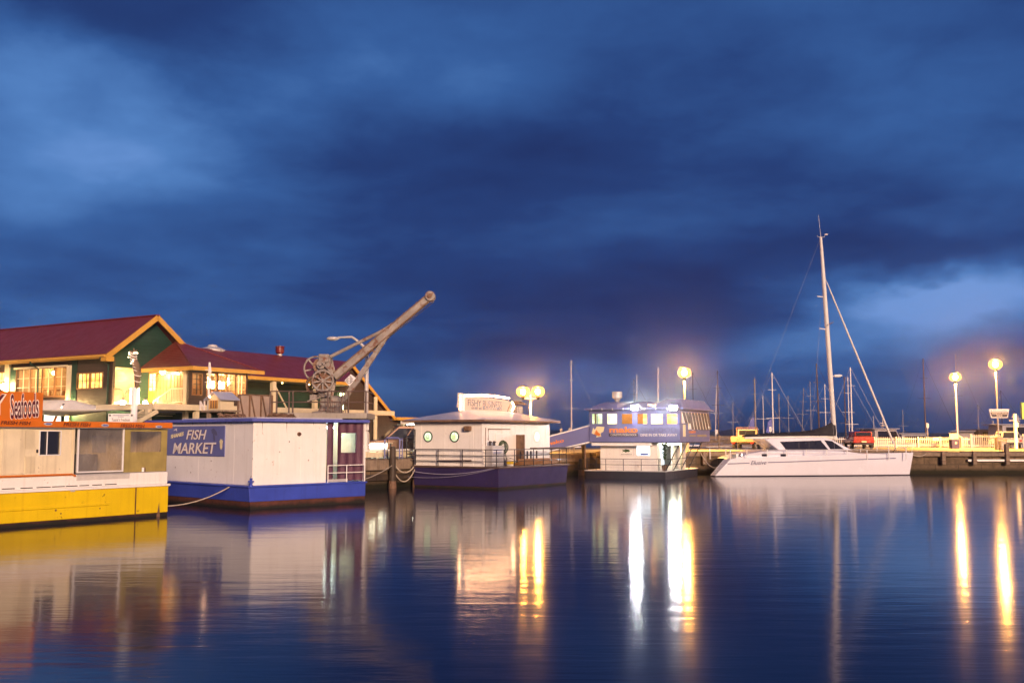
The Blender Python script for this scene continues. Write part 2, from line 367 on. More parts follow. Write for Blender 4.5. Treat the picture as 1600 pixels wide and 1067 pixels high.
M = dict(
    white=mat('white_paint', (.87, .83, .77), .5, var=.06, streak=.22, scol=(.55, .45, .35), spots=.06, spcol=(.30, .17, .09)),
    cream=mat('cream_paint', (.76, .66, .45), .55, var=.12, streak=.4, scol=(.42, .33, .20), spots=.05),
    cleanwhite=mat('clean_white', (.78, .76, .74), .35, var=.05, coat=.2),
    gelcoat=mat('gelcoat', (.73, .72, .78), .22, var=.05, vs=.4, coat=.4, streak=.12, scol=(.62, .58, .56)),
    yellow=mat('yellow_hull', (.76, .53, .006), .42, var=.12, vs=.8, streak=.35, scol=(.50, .26, .010), spots=.08, spcol=(.10, .04, .01), sps=2.5),
    antifoul=mat('rusty_antifoul', (.095, .032, .022), .75, tide=.10, var=.4, vs=3, spots=.3, spcol=(.03, .016, .012), sps=4),
    orange=mat('orange_sign', (.62, .155, .010), .5, var=.1, vs=1.2, streak=.2),
    maroon=mat('maroon_letter', (.10, .010, .022), .5, var=0),
    brownletter=mat('brown_letter', (.10, .018, .012), .5, var=0),
    bluehull=mat('blue_hull', (.045, .075, .42), .42, var=.18, vs=.9, streak=.3, scol=(.03, .04, .2), spots=.06, sps=3),
    navyhull=mat('navy_hull', (.030, .020, .085), .5, var=.22, vs=.8, streak=.3, scol=(.05, .03, .10), spots=.10, spcol=(.12, .06, .05), sps=2),
    violetsign=mat('violet_blue_sign', (.135, .15, .36), .5, var=.1),
    bluefascia=mat('blue_fascia', (.10, .12, .42), .5, var=.25, vs=2.5, streak=.3, spots=.1, spcol=(.2, .2, .35)),
    letterwhite=mat('letter_white', (.84, .76, .68), .5, var=0),
    lettercream=mat('letter_cream', (.80, .68, .38), .5, var=0),
    letterdark=mat('letter_dark', (.02, .012, .03), .5, var=0),
    letterorange=mat('letter_orange', (.75, .20, .02), .5, var=0),
    lettergrey=mat('letter_grey', (.10, .10, .20), .5, var=0),
    purple=mat('purple_curtain', (.115, .045, .075), .6, var=.3, vs=3, streak=.5, scol=(.05, .02, .04)),
    roomwall=mat('room_wall', (.34, .22, .11), .7, var=.3, vs=2.5), olive=mat('olive_tarp', (.36, .28, .09), .45, var=.2, vs=2.5, streak=.75, scol=(.17, .13, .05), bump=.25, bs=6),
    grey=mat('grey_metal', (.33, .31, .30), .45, metal=.3, var=.15, spots=.04),
    lightgrey=mat('galvanised', (.55, .52, .50), .5, metal=.2, var=.12),
    dark=mat('dark_metal', (.035, .030, .040), .45, metal=.3, var=.3),
    railbrown=mat('rail_brown', (.11, .07, .06), .5, var=.3, vs=4),
    rust=mat('rusty_cream_steel', (.30, .265, .235), .65, var=.35, vs=2.0, spots=.50, spcol=(.16, .055, .022), sps=3.0, streak=.45, scol=(.24, .12, .06), bump=.2, bs=12),
    rustdark=mat('rust_brown_steel', (.20, .115, .07), .7, var=.4, vs=3.5, spots=.4, spcol=(.08, .032, .016), sps=5, bump=.3, bs=14),
    timber=mat('weathered_timber', (.25, .185, .13), .85, var=.35, vs=2.5, streak=.5, scol=(.06, .045, .03), bump=.5, bs=9),
    darktimber=mat('wet_timber', (.055, .038, .026), .6, var=.4, vs=3, spots=.2, spcol=(.02, .02, .01), bump=.6, bs=8),
    concrete=mat('concrete', (.36, .32, .27), .85, var=.25, vs=1.2, streak=.3, bump=.3, bs=16),
    asphalt=mat('quay_paving', (.21, .185, .15), .85, var=.35, vs=.35, bump=.3, bs=9, spots=.12, spcol=(.09, .08, .065), sps=1.4),
    redroof=mat('red_iron_roof', (.175, .025, .019), .42, var=.14, vs=.6, wave=('X', 2.1, 0), bump=.35, streak=.1),
    redroof2=mat('red_iron_wing_roof', (.175, .025, .019), .42, var=.14, vs=.6, wave=('Y', 2.1, 0), bump=.35),
    trim=mat('ochre_trim', (.58, .31, .045), .5, var=.12, vs=2),
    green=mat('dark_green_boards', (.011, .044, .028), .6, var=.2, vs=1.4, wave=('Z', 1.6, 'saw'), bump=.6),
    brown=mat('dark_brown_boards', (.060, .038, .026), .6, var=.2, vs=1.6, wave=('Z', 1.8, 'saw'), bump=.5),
    creamwall=mat('cream_wall', (.66, .56, .36), .7, var=.12),
    woodframe=mat('varnished_timber', (.30, .14, .045), .45, var=.25, vs=5),
    black=mat('black_rubber', (.018, .017, .018), .7, var=.2),
    canvas=mat('black_sail_cover', (.015, .013, .017), .75, var=.3, vs=2, bump=.3, bs=5),
    sailcloth=mat('sail_cloth', (.74, .70, .64), .7, var=.1, bump=.2, bs=3),
    rope=mat('mooring_rope', (.50, .42, .32), .9, var=.25, vs=8),
    bluerope=mat('blue_rope', (.28, .26, .36), .9, var=.25, vs=8),
    redcar=mat('red_car_paint', (.36, .05, .025), .28, var=.06, coat=.5),
    bronzecar=mat('bronze_car_paint', (.20, .115, .07), .3, var=.06, metal=.4, coat=.5),
    silvercar=mat('silver_car_paint', (.50, .47, .42), .28, var=.05, metal=.4, coat=.5),
    creamcar=mat('cream_car_paint', (.52, .47, .34), .35, var=.06, coat=.4),
    chrome=mat('chrome', (.6, .6, .6), .2, metal=1.0, var=.05),
    tail=mat('tail_lamp_red', (.45, .02, .015), .3, var=0),
    carglass=mat('dark_car_glass', (.02, .022, .028), .08, var=0, spec=.8),
    boatglass=mat('smoked_boat_glass', (.018, .018, .028), .07, var=.2, vs=1.2, spec=.7),
    metalroof=mat('pale_iron_roof', (.42, .42, .50), .4, var=.15, vs=1, streak=.2, wave=('X', 2.4, 0), bump=.2),
    mauveblue=mat('mauve_blue_cladding', (.135, .14, .30), .45, var=.12, vs=1),
    hill=mat('dark_bush_hill', (.012, .018, .022), .95, var=.4, vs=.02),
    stone=stonem(), water=watm(),
    glass=glassm('clear_glass'), plastic=plasticm(),
    sod=lampm('sodium_bulb', (1.0, .41, .06), 2600.0), sod2=lampm('sodium_bulb_far', (1.0, .41, .06), 1700.0), glarebowl=glarem(),
    warm=lampm('warm_bulb', WARMC, 420.0), drumred=mat('dark_red_metal', (.17, .018, .012), .4, var=.1), warmsoft=lampm('warm_shade', (1.0, .62, .22), 9.0), flood=lampm('flood_lamp', (.95, .97, 1.0), 900.0),
    tube=lampm('fluorescent_tube', (.95, 1.0, .72), 50.0), bulb=lampm('string_bulb', (1.0, .50, .24), 48.0), postbulb=lampm('post_bulb', (1.0, .75, .45), 6.0), letterfaint=mat('letter_faint', (.13, .08, .08), .5, var=0), unlitwhite=mat('unlit_boat_white', (.30, .30, .36), .4, var=.08), ledorange=lampm('rope_light', (1.0, .45, .12), 20.0),  # cruiser white is greyed, putting their lack of light into the colour
    coolwin=lampm('cool_lit_window', (.85, .95, 1.0), 1.9), greenwin=lampm('green_white_window', (.78, 1.0, .72), 1.5), yelsign=lampm('lit_yellow_sign', (.95, .85, .15), 1.1),
    winA=litwin('lit_window_yellow', (1.0, .70, .20), 2.4, (.8, .35, .06), 2.0), winB=litwin('lit_window_cream', (1.0, .88, .50), 2.6, (.75, .55, .24), 3.0),
    winO=litwin('orange_blind', (.62, .22, .03), 1.0, (.5, .17, .02), 2.0),
    winGreen=litwin('pale_green_window', (.85, 1.0, .62), 1.4, (.5, .62, .25), 3.0),
    leafy=mat('plant_leaf', (.03, .07, .02), .6, var=.4, vs=8),
)
# ================================================================== SETTING
QZ = 1.42                                                       # quay top above the water
wm = MB(); wm.add([(-900, -120, 0), (900, -120, 0), (900, 2600, 0), (-900, 2600, 0)], [(0, 1, 2, 3)])
struct(wm.build('water', M['water']))
G = lambda px, py: atz(px, py, 0.0)
b3o, b3e = G(779, 765), G(888, 756)
WD = (b3e - b3o); WD.z = 0; WD.normalize()
WN = Vector((WD.y, -WD.x, 0))                                   # toward the water
W0 = Vector((-6.5, 48.8, 0))                                    # a point of the wharf edge
PY = 67.4                                                       # front of the right pier
WDn = G(571, 785) - G(388, 796); WDn.z = 0; WDn.normalize(); WNn = Vector((WDn.y, -WDn.x, 0))   # the nearer stretch turns a little
def wl(t, back=0.0, z=0.0): return W0 + (WD if t >= 0 else WDn) * t - (WN if t >= 0 else WNn) * back + Vector((0, 0, z))
tc_ = (PY - W0.y) / WD.y; corner = wl(tc_)
poly = [wl(-60), wl(0), corner, Vector((120, PY + .6, 0)), Vector((120, 97, 0)), Vector((-150, 97, 0)), Vector((-150, -2, 0))]
q = MB(); q.loft([[p + Vector((0, 0, -1.5)) for p in poly], [p + Vector((0, 0, QZ - .02)) for p in poly]])
struct(q.build('quay_wall', M['stone']))
q = MB(); ins = [p + Vector((0, 0, QZ - .016)) for p in poly]; q.add(ins, [tuple(range(len(ins)))])
struct(q.build('quay_paving', M['asphalt']))
# hills across the estuary
hm = MB(); random.seed(3)
prof = [(-900, 6), (200, 7), (560, 12), (700, 16), (860, 13), (900, 9), (1090, 9), (1115, 10), (1145, 14), (1180, 15), (1230, 9), (1300, 8), (1400, 9), (1480, 7), (1560, 9), (1640, 12), (2600, 8)]
top, bot = [], []
hv = []; HY = 1500.0
fine = []
for i in range(len(prof) - 1):
    for k in range(6):
        a = k / 6; s_ = a * a * (3 - 2 * a); fine.append((prof[i][0] + (prof[i + 1][0] - prof[i][0]) * a, prof[i][1] + (prof[i + 1][1] - prof[i][1]) * s_ + random.uniform(-.5, .5)))
fine.append(prof[-1])
for r_, (dy, sc) in enumerate(((0, 0.0), (60, .35), (140, .8), (220, 1.0), (420, .6), (700, -.05))):
    for px, h in fine: hv.append(((px - 800) / 1600 * HY * (1 + dy / HY), HY + dy, h * sc * .95 - (1 if sc <= 0 else 0)))
n = len(fine); hf = [(r_ * n + i, r_ * n + i + 1, (r_ + 1) * n + i + 1, (r_ + 1) * n + i) for r_ in range(5) for i in range(n - 1)]
hm.add(hv, hf); struct(hm.build('hills', M['hill'], smooth=True))

# ---------------- pier edge: timber fendering, kerbs
def along(px): return (px - 800) / 1600 * PY
x0, x1 = corner.x + .4, 60.0
kerb = MB()
for a in range(0, 60, 6):
    xa = x0 + a
    if xa > x1: break
    kerb.box(xa, xa + 5.2, PY + .3, PY + .55, QZ - .01, QZ + .07)
o = kerb.build('kerb', M['timber'], bevel=.03); struct(o)
wal = thing('fender_rail', 'long weathered timber rails bolted along the stone face of the right hand pier', 'fender', (0, 0, 0))
m_ = MB(); m_.box(x0, x1, PY - .16, PY + .1, QZ - .26, QZ - .02); m_.build('top_rail', M['timber'], wal, bevel=.02)
m_ = MB(); m_.box(along(1502) + .2, x1, PY - .13, PY + .1, QZ - .60, QZ - .46); m_.build('rubbing_strip', M['white'], wal, bevel=.02)
for px, lb in ((1098, 'timber fender pile on the pier beside the two storey seafood boat'), (1468, 'timber fender pile on the pier just past the catamaran bow'), (1516, 'timber fender pile on the pier between the catamaran bow pile and the dock name sign'),
               (1567, 'tall timber fender pile on the pier below the dock name sign'), (1622, 'timber fender pile at the far right of the pier')):
    p = thing('fender_pile', lb, 'pile', (along(px), PY - .16, 0), 0, 'timber piles along the pier face')
    m_ = MB(); tall = .55 if px == 1567 else .06
    m_.box(-.12, .12, -.14, .16, QZ - .8, QZ + tall); m_.build('pile_timber', M['timber'], p, bevel=.03)
    for z_ in (.62, .18): m_ = MB(); m_.box(-.135, .135, -.155, .1, QZ - z_, QZ - z_ + .07); m_.build('strap', M['rustdark'], p)
# left wharf: timber face, piles, low white barrier
tf = thing('wharf_fascia', 'brown timber beams along the left wharf edge behind the moored barges', 'fender')
def wbar(mb, t0, t1, bk0, bk1, z0, z1):
    if t0 < 0 < t1: wbar(mb, t0, -.001, bk0, bk1, z0, z1); wbar(mb, 0, t1, bk0, bk1, z0, z1); return
    P = [wl(t0, bk0), wl(t1, bk0), wl(t1, bk1), wl(t0, bk1)]; mb.loft([[p + Vector((0, 0, z)) for p in P] for z in (z0, z1)])
m_ = MB(); wbar(m_, -40, tc_ - .5, -.24, .2, QZ - .55, QZ - .06); m_.build('edge_beam', M['timber'], tf, bevel=.03)
m_ = MB(); wbar(m_, -40, tc_ - .5, -.16, .1, QZ - 1.05, QZ - .75); m_.build('lower_beam', M['darktimber'], tf, bevel=.03)
piles = []
for i, (px, h, lb) in enumerate(((603, 2.0, 'tall dark timber mooring pile between the blue barge and the white restaurant barge'), (640, .9, 'short rusty brown pile hard against the white restaurant barge'),
                              (899, 1.05, 'dark timber pile between the white restaurant barge and the two storey boat'), (909, 1.6, 'slim raking black pile left of the two storey boat hull'), )):
    r_ = ray(px, 700); t_ = None
    # intersect the view column with the wharf edge line
    A = r_.x / r_.y; t_ = (A * W0.y - W0.x) / (WD.x - A * WD.y); c = wl(t_, -.42)
    p = thing('mooring_pile', lb, 'pile', (c.x, c.y, 0), math.atan2(WD.y, WD.x), 'mooring piles at the left wharf')
    m_ = MB()
    if px == 909: m_.cyl((0, 0, -1), (-.5, .1, h + .6), .13, .12, 10)
    else: m_.lathe((0, 0, 0), [(.17, -1), (.17, .5), (.155, h * .7), (.15, h - .08), (.12, h - .02), (0, h)], 12)
    m_.build('pile_timber', M['darktimber'], p, smooth=True)
    m_ = MB(); m_.lathe((0, 0, 0), [(.175, -.4), (.20, -.2), (.19, .2), (.165, .38)], 12); m_.build('weed_collar', M['rustdark'], p, smooth=True)
    piles.append((c, h))
bar_ = thing('low_barrier', 'low cream rail barrier along the wharf edge in front of the parked bronze car', 'barrier')
m_ = MB(); wbar(m_, -6, 3.5, .45, .5, QZ + .04, QZ + .30); m_.build('board', M['cream'], bar_)
m_ = MB(); wbar(m_, -6, 3.5, .41, .47, QZ + .33, QZ + .42); m_.build('top_rail', M['white'], bar_)
for k in range(5):
    m_ = MB(); wbar(m_, -5.8 + k * 2.2, -5.68 + k * 2.2, .50, .6, QZ - .02, QZ + .42); m_.build('post', M['cream'], bar_)

# ---------------- ropes
def rope(name, lb, a, b, sag, m='rope', r=.022, n=14, cat='rope', extra=None):
    a, b = Vector(a), Vector(b); pts = []
    for i in range(n + 1):
        t = i / n; p = a.lerp(b, t); p.z -= sag * 4 * t * (1 - t); pts.append(p)
    mb = MB(); mb.tube(pts, r, 6); o = mb.build(name, M[m], smooth=True); tag(o, lb, cat, 'mooring ropes'); return o

# ================================================================== BOAT 1: yellow punt
o1 = G(262, 805.5); e1 = G(0, 825.6); FY = Frame(o1, o1 - e1)
fy = Face(FY, 'v', 0.0)
boat = fthing('fish_punt', FY, 'yellow hulled fish punt with cream cabin and orange sign, foreground left', 'boat')
L1, B1 = -15.0, 4.0
zt = FY.hv(200, 757, 0)[2]; zw = FY.hv(240, 737.5, 0)[2]; zb = FY.hv(262, 799.5, 0)[2]
def hullbox(mb, u0, u1, v0, v1, z0, z1): mb.box(u0, u1, v0, v1, z0, z1)
m_ = MB(); m_.box(L1, 0, 0, B1, zb, zt - .09); m_.build('hull', M['yellow'], boat, bevel=.02)
m_ = MB(); m_.box(L1, -.01, .012, B1 - .012, -.6, zb); m_.build('waterline_band', M['antifoul'], boat)
m_ = MB(); m_.box(L1, .04, -.05, B1 + .05, zt - .09, zt - .02); m_.build('rub_rail', M['white'], boat, bevel=.015)
m_ = MB(); m_.box(L1, -.02, .03, B1 - .03, zt - .02, zw); m_.build('bulwark', M['white'], boat, bevel=.02)
m_ = MB()
for x0_, x1_ in ((4, 24), (33, 52), (58, 80), (82, 102), (104, 122), (125, 140), (145, 160), (165, 183)):
    r_ = fy.rect(x0_, 760.5 - x0_ * .028, x1_, 762 - x0_ * .028); fy.box(m_, (r_[0], r_[1], zt + .02, zt + .045), -.06, -.024)
m_.build('scupper', M['black'], boat)
m_ = MB(); r_ = fy.rect(6, 0, 198, 1); fy.box(m_, (r_[0], r_[1], zb + .33, zb + .40), -.02, .035); m_.build('rubbing_strake', M['yellow'], boat, bevel=.012)
m_ = MB(); a_ = fy.pt(211, 780)[0]; fy.box(m_, (a_, a_ + .035, zb, zt - .1), -.02, .012); m_.build('hull_seam', M['antifoul'], boat)
m_ = MB(); a_ = fy.pt(247, 790)[0]
m_.prism([fy.p(a_ - .05, zb - .15, .004), fy.p(a_ + .08, zb - .15, .004), fy.p(a_ + .03, zb + .32, .004)], (0, .03, 0))
m_.build('rust_patch', M['rustdark'], boat)
for px, py, w in ((87, 797, .03), (95, 802, .022), (156, 794, .02)): 
    m_ = MB(); c = fy.pt(px, py); m_.lathe((c[0], .02, c[2]), [(0, -.03), (w, -.028), (w, .03), (0, .031)], 8, (0, -1, 0)); m_.build('rust_patch', M['rustdark'], boat)
m_ = MB(); fy.box(m_, fy.rect(110, 764, 117, 768), -.02, .01); m_.build('name_plate', M['lightgrey'], boat)
# deck + cabin
zc = FY.hv(200, 669.5, .12)[2]; zf = FY.hv(200, 660.5, 0.0)[2]
m_ = MB(); m_.box(L1, -.05, .05, B1 - .05, zw - .02, zw + .02); m_.build('deck', M['grey'], boat)
fc = Face(FY, 'v', .12); zd = zw + .02
aR = fc.pt(261, 700)[0]; aP = fc.pt(120, 700)[0]
win = fc.rect(62.5, 674, 94, 710)
cab = MB(); fc.wall(cab, (L1, fc.pt(113, 700)[0], zd, zc), [win], -.08, 0); 
cab.box(L1, aR, B1 - .2, B1 - .12, zd, zc); cab.box(aR - .06, aR, .2, B1 - .2, zd, zc)
cab.build('cabin', M['cream'], boat)
m_ = MB(); fc.box(m_, fc.rect(2, 668, 37.5, 741), 0, .025); d = m_.build('door', M['cream'], boat, bevel=.008); 
m_ = MB()
for k in range(22):
    r_ = fc.rect(39, 668 + k * 1.5, 54, 669.1 + k * 1.5); fc.box(m_, r_, .0, .02)
m_.build('louvre_shutter', M['cream'], boat); m_ = MB()
for k in range(17):
    r_ = fc.rect(39, 712 + k * 1.6, 54, 713.1 + k * 1.6); fc.box(m_, r_, .0, .02)
m_.build('louvre_shutter', M['cream'], boat)
m_ = MB(); fc.box(m_, fc.rect(56.5, 702, 58.5, 707), 0, .04); m_.build('latch', M['dark'], d)
m_ = MB(); fc.ring(m_, win, .03, -.02, .02); x_ = fc.pt(74, 690)[0]; fc.box(m_, (x_ - .015, x_ + .015, win[2], win[3]), -.03, .0); wf = m_.build('window', M['cleanwhite'], boat, bevel=.008)
m_ = MB(); fc.box(m_, win, -.055, -.05); m_.build('pane', M['carglass'], wf)
# the plastic sheeted serving bay
bay = fc.rect(121, 668, 193, 737)
m_ = MB(); m_.box(fc.pt(113, 700)[0], aR - .07, 1.6, 1.66, zd, zc); m_.build('back_wall', M['cream'], boat)
m_ = MB(); fc.ring(m_, (bay[0] + .04, bay[1] - .04, bay[2] + .03, bay[3] - .03), .045, -.04, .03); m_.build('bay_frame', M['cleanwhite'], boat, bevel=.008)
m_ = MB(); fc.box(m_, (bay[0] + .04, bay[1] - .04, bay[2] + .03, bay[3] - .03), -.012, -.006); m_.build('plastic_sheet', M['plastic'], boat)
m_ = MB(); m_.box(fc.pt(144, 700)[0], fc.pt(178, 700)[0], .9, 1.4, zd, zd + .55); m_.build('counter', M['grey'], boat, bevel=.02)
m_ = MB(); bw = Face(FY, 'v', 1.6); bw.box(m_, bw.rect(144, 680, 165, 707), 0, .02); m_.build('hatch', M['lightgrey'], boat)
# olive tarp panel with clear window
tw = fc.rect(204, 674, 252, 706)
m_ = MB(); fc.wall(m_, (bay[1] + .02, aR, zd, zc), [tw], -.03, .0); m_.build('tarp', M['olive'], boat)
m_ = MB(); fc.box(m_, tw, -.02, -.012); m_.build('tarp_window', M['plastic'], boat)
m_ = MB(); p_ = fc.rect(113, 668, 120, 741); fc.box(m_, (p_[0], p_[0] + .05, zd, zc), -.06, .03); m_.build('corner_post', M['cream'], boat)
m_ = MB(); p_ = fc.rect(117, 736.5, 200, 743); 
for k in range(46): a_ = p_[0] + (p_[1] - p_[0]) * k / 46; m_.box(a_, a_ + .018, .015, .04, zw - .16, zw - .02)
m_.box(p_[0], p_[1], .02, .045, zw - .03, zw + .0); m_.build('grating', M['lightgrey'], boat)
m_ = MB(); r_ = fy.rect(-200, 740, 112, 742); m_.tube([(L1, -.005, zw + .02), (r_[1], -.005, zw + .02), (r_[1] + .12, -.005, zw - .03)], .03); m_.build('orange_handrail', M['orange'], boat)
for px in (221.5, 223.5):
    m_ = MB(); c = fc.pt(px, 732); m_.lathe((c[0], .06, zd), [(.04, 0), (.04, .13), (0, .135)], 10); m_.build('drink_can', M['cleanwhite' if px < 222 else 'rustdark'], boat)
# roof, fascia, lettering
m_ = MB(); m_.box(L1, aR + .05, .0, B1, zc - .0, zf - .1); m_.build('roof', M['lightgrey'], boat)
ff = Face(FY, 'v', -.02); zfa = FY.hv(131, 667.8, -.02)[2]; zfb = FY.hv(131, 658.5, -.02)[2]
m_ = MB(); ff.box(m_, (L1, aR + .06, zfa, zfb), -.05, .03); m_.build('fascia', M['orange'], boat, bevel=.01)
fl = Face(FY, 'v', -.05)
yt = lambda x: 656.2 + x * 0.0262
for a_, b_ in ((1, 48), (99, 142), (188, 226)):
    ftext('FRESH FISH', M['brownletter'], boat, fl, a_, yt(a_) + 1.0, b_, yt(a_) + 6.8, .004, yt(b_) + 1.0, yt(b_) + 6.6, shear=.25, off=.02)
for px in (75, 164, 248):
    m_ = MB(); c = fl.pt(px, yt(px) + 4); lp = []
    m_.loft([[Vector((c[0] + .13 * math.cos(t), -.05 - dd, c[2] + .048 * math.sin(t))) for t in [2 * math.pi * i / 18 for i in range(18)]] for dd in (0, .015)])
    bd = m_.build('emblem', M['lightgrey'], boat); m_ = MB()
    m_.prism([Vector((c[0] + x, -.066, c[2] + z)) for x, z in ((-.09, 0), (-.04, .025), (.03, .02), (.09, .035), (.07, 0), (.09, -.03), (.03, -.018), (-.04, -.02))], (0, .004, 0)); m_.build('fish_mark', M['bluefascia'], bd)
sb = fthing('sign_board', FY, 'large orange seafoods sign board standing on the yellow punt roof', 'sign')
fs = Face(FY, 'v', .02); r_ = fs.rect(-60, 614, 67, 655)
m_ = MB(); zl = fs.pt(0, 611)[2]; zr = fs.pt(67, 613.5)[2]
m_.prism([fs.p(r_[0], zfb - .02), fs.p(r_[1], zfb - .02), fs.p(r_[1], zr), fs.p(r_[0], zl)], (0, .07, 0)); m_.build('board', M['orange'], sb)
for off, mt, o_ in ((.055, 'letterwhite', .003), (.012, 'maroon', .011)):
    e_ = 1.0 if off > .03 else 0
    ftext('Seafoods', M[mt], sb, fs, 16.5 - e_, 616 - e_, 60 + e_, 655 + e_, o_, 620 - e_, 651.5 + e_, off=off)
    ftext('Y', M[mt], sb, fs, -15 - e_ * 1.5, 616 - e_, 7.5 + e_ * 3, 642 + e_ * 6, o_, off=off * .8)

# ================================================================== BOAT 2: blue barge
o2 = G(388, 796); e2 = G(571, 785); FB = Frame(o2, e2 - o2); L2 = (e2 - o2).length
boat = fthing('market_barge', FB, 'blue hulled market barge with plain white cabin and blue roof edge', 'boat')
side, bow = Face(FB, 'v', 0.0), Face(FB, 'u', 0.0)
B2 = 7.0; zd = side.pt(480, 755.5)[2]; zb = side.pt(480, 779.5)[2]
def tap(z): return (zd - z) * .10
def hl(z, g=0.0): return [Vector((tap(z) - g, -g + tap(z) * .2, z)), Vector((L2 + g, -g + tap(z) * .2, z)), Vector((L2 + g, B2 + g, z)), Vector((tap(z) - g, B2 + g, z))]
m_ = MB(); m_.loft([hl(zb), hl(zd - .06)]); m_.build('hull', M['bluehull'], boat, bevel=.02)
m_ = MB(); m_.loft([hl(-.6, -.012), hl(zb, -.012)]); m_.build('waterline_band', M['antifoul'], boat)
m_ = MB(); m_.loft([hl(zd - .06, .05), hl(zd, .05)]); m_.build('gunwale', M['bluehull'], boat, bevel=.015)
ci = FB.hz(395.5, 757, zd); cv = max(.12, ci[1]); cu = max(.1, ci[0])
print('BLUE cabin corner', ci, 'deck', zd, 'B', side.pt(571, 748))
cs, cf = Face(FB, 'v', .22), Face(FB, 'u', cu if cu < 1.2 else .5); cf = Face(FB, 'u', FB.hv(395.5, 700, .22)[0])
zr = cs.pt(480, 659.5)[2]; aE = cs.pt(510, 700)[0]; rE = cs.pt(569, 700)[0]
ze0 = zr
m_ = MB(); m_.box(cf.val, aE, .22, B2 - .3, zd, zr); m_.build('cabin', M['white'], boat, bevel=.015)
m_ = MB()
for px in (437, 470, 492): a_ = cs.pt(px, 700)[0]; cs.box(m_, (a_, a_ + .014, zd, zr - .03), 0, .006)
m_.build('panel_joint', M['white'], boat); m_ = MB()
for px in (311, 366): a_ = cf.pt(px, 700)[1]; cf.box(m_, (a_, a_ + .014, zd, zr - .03), 0, .003)
m_.build('panel_joint', M['white'], boat)
m_ = MB()
for px, py in ((437, 706), (482, 719), (452, 690), (298, 738), (330, 720), (274, 730)):
    f_ = cs if px > 396 else cf; c = f_.pt(px, py); f_.box(m_, (c[0 if px > 396 else 1] - .02, c[0 if px > 396 else 1] + .02, c[2] - .02, c[2] + .025), .0, .004)
m_.build('rust_mark', M['rustdark'], boat)
random.seed(31)
for px in (268, 273, 301, 322, 345, 352, 358, 361, 377, 410, 448, 490):
    f_, i_ = (cs, 0) if px > 396 else (cf, 1); a_ = f_.pt(px, 664)[i_]; m_ = MB(); h_ = random.uniform(.08, .5) if px > 396 else random.uniform(.06, .16)
    m_.prism([f_.p(a_ - .016, zr - .003, .001), f_.p(a_ + .016, zr - .003, .001), f_.p(a_ + .006, zr - h_ * .6, .001), f_.p(a_ + .001, zr - h_, .001)], (0, -.003, 0) if px > 396 else (-.003, 0, 0)); m_.build('drip_stain', M['rustdark' if px < 396 else 'rust'], boat)
# curtained stern shelter
wn = cs.rect(533, 676.5, 557, 707); gp = cs.rect(521.5, 664, 528, 744)
m_ = MB(); fv = Face(FB, 'v', .25)
def curtain(a, b, z0, z1, holes=(), ph=0.0):
    m = MB(); n = max(4, int((b - a) / .06)); xs = sorted(set([a + (b - a) * i / n for i in range(n + 1)] + [h[i] for h in holes for i in (0, 1)])); zs = sorted(set([z0, z1] + [h[i] for h in holes for i in (2, 3)]))
    for i in range(len(xs) - 1):
        for j in range(len(zs) - 1):
            xm, zm = (xs[i] + xs[i + 1]) / 2, (zs[j] + zs[j + 1]) / 2
            if any(h[0] < xm < h[1] and h[2] < zm < h[3] for h in holes): continue
            y = lambda x: .25 + .028 * math.sin(x * 17 + ph)
            P = [(xs[i], y(xs[i]), zs[j]), (xs[i + 1], y(xs[i + 1]), zs[j]), (xs[i + 1], y(xs[i + 1]), zs[j + 1]), (xs[i], y(xs[i]), zs[j + 1])]
            m.loft([[Vector(p) for p in P], [Vector(p) + Vector((0, .02, 0)) for p in P]])
    return m
curtain(aE + .08, gp[0], zd + .05, zr).build('curtain', M['purple'], boat)
c_ = curtain(gp[1], rE, zd + .05, zr, [wn], 2.0).build('curtain', M['purple'], boat)
m_ = MB(); m_.box(aE, rE, B2 - .36, B2 - .3, zd, zr); m_.box(rE, rE + .05, .4, B2 - .3, zd, zr); m_.build('back_wall', M['greenwin'] if False else M['creamwall'], boat)
m_ = MB(); fv.ring(m_, wn, .03, -.04, .03); wf = m_.build('window', M['purple'], boat)
m_ = MB(); fv.box(m_, wn, -.03, -.025); m_.build('pane', M['glass'], wf)
m_ = MB(); m_.box(aE + .3, rE - .3, 1.7, 1.78, zr - .2, zr - .14); m_.build('tube_lamp', lampm('bay_tube', (.80, 1.0, .85), 80.0), boat)
m_ = MB(); m_.box(aE + .5, rE - .3, 2.2, 2.8, zd, zd + .75); m_.build('bench', M['lightgrey'], boat, bevel=.02)
m_ = MB(); cor = rE + .28; zp = zr
for z in (zd, ): m_.box(rE - .02, rE + .05, .2, .27, zd, zr)
m_.build('corner_post', M['white'], boat)
# roof with blue fascia
zt2 = cs.pt(480, 655.5)[2] + .02
vl = cf.f.hu(225, 660, cf.val - .2)[1]
m_ = MB(); m_.box(cf.val - .18, rE + .1, .02, max(vl, B2 - .1), zr, zt2); m_.build('roof', M['bluefascia'], boat, bevel=.015)
m_ = MB(); m_.box(cf.val + .5, rE - .6, .8, B2 - 1.0, zt2, zt2 + .06); m_.build('roof_skin', M['metalroof'], boat)
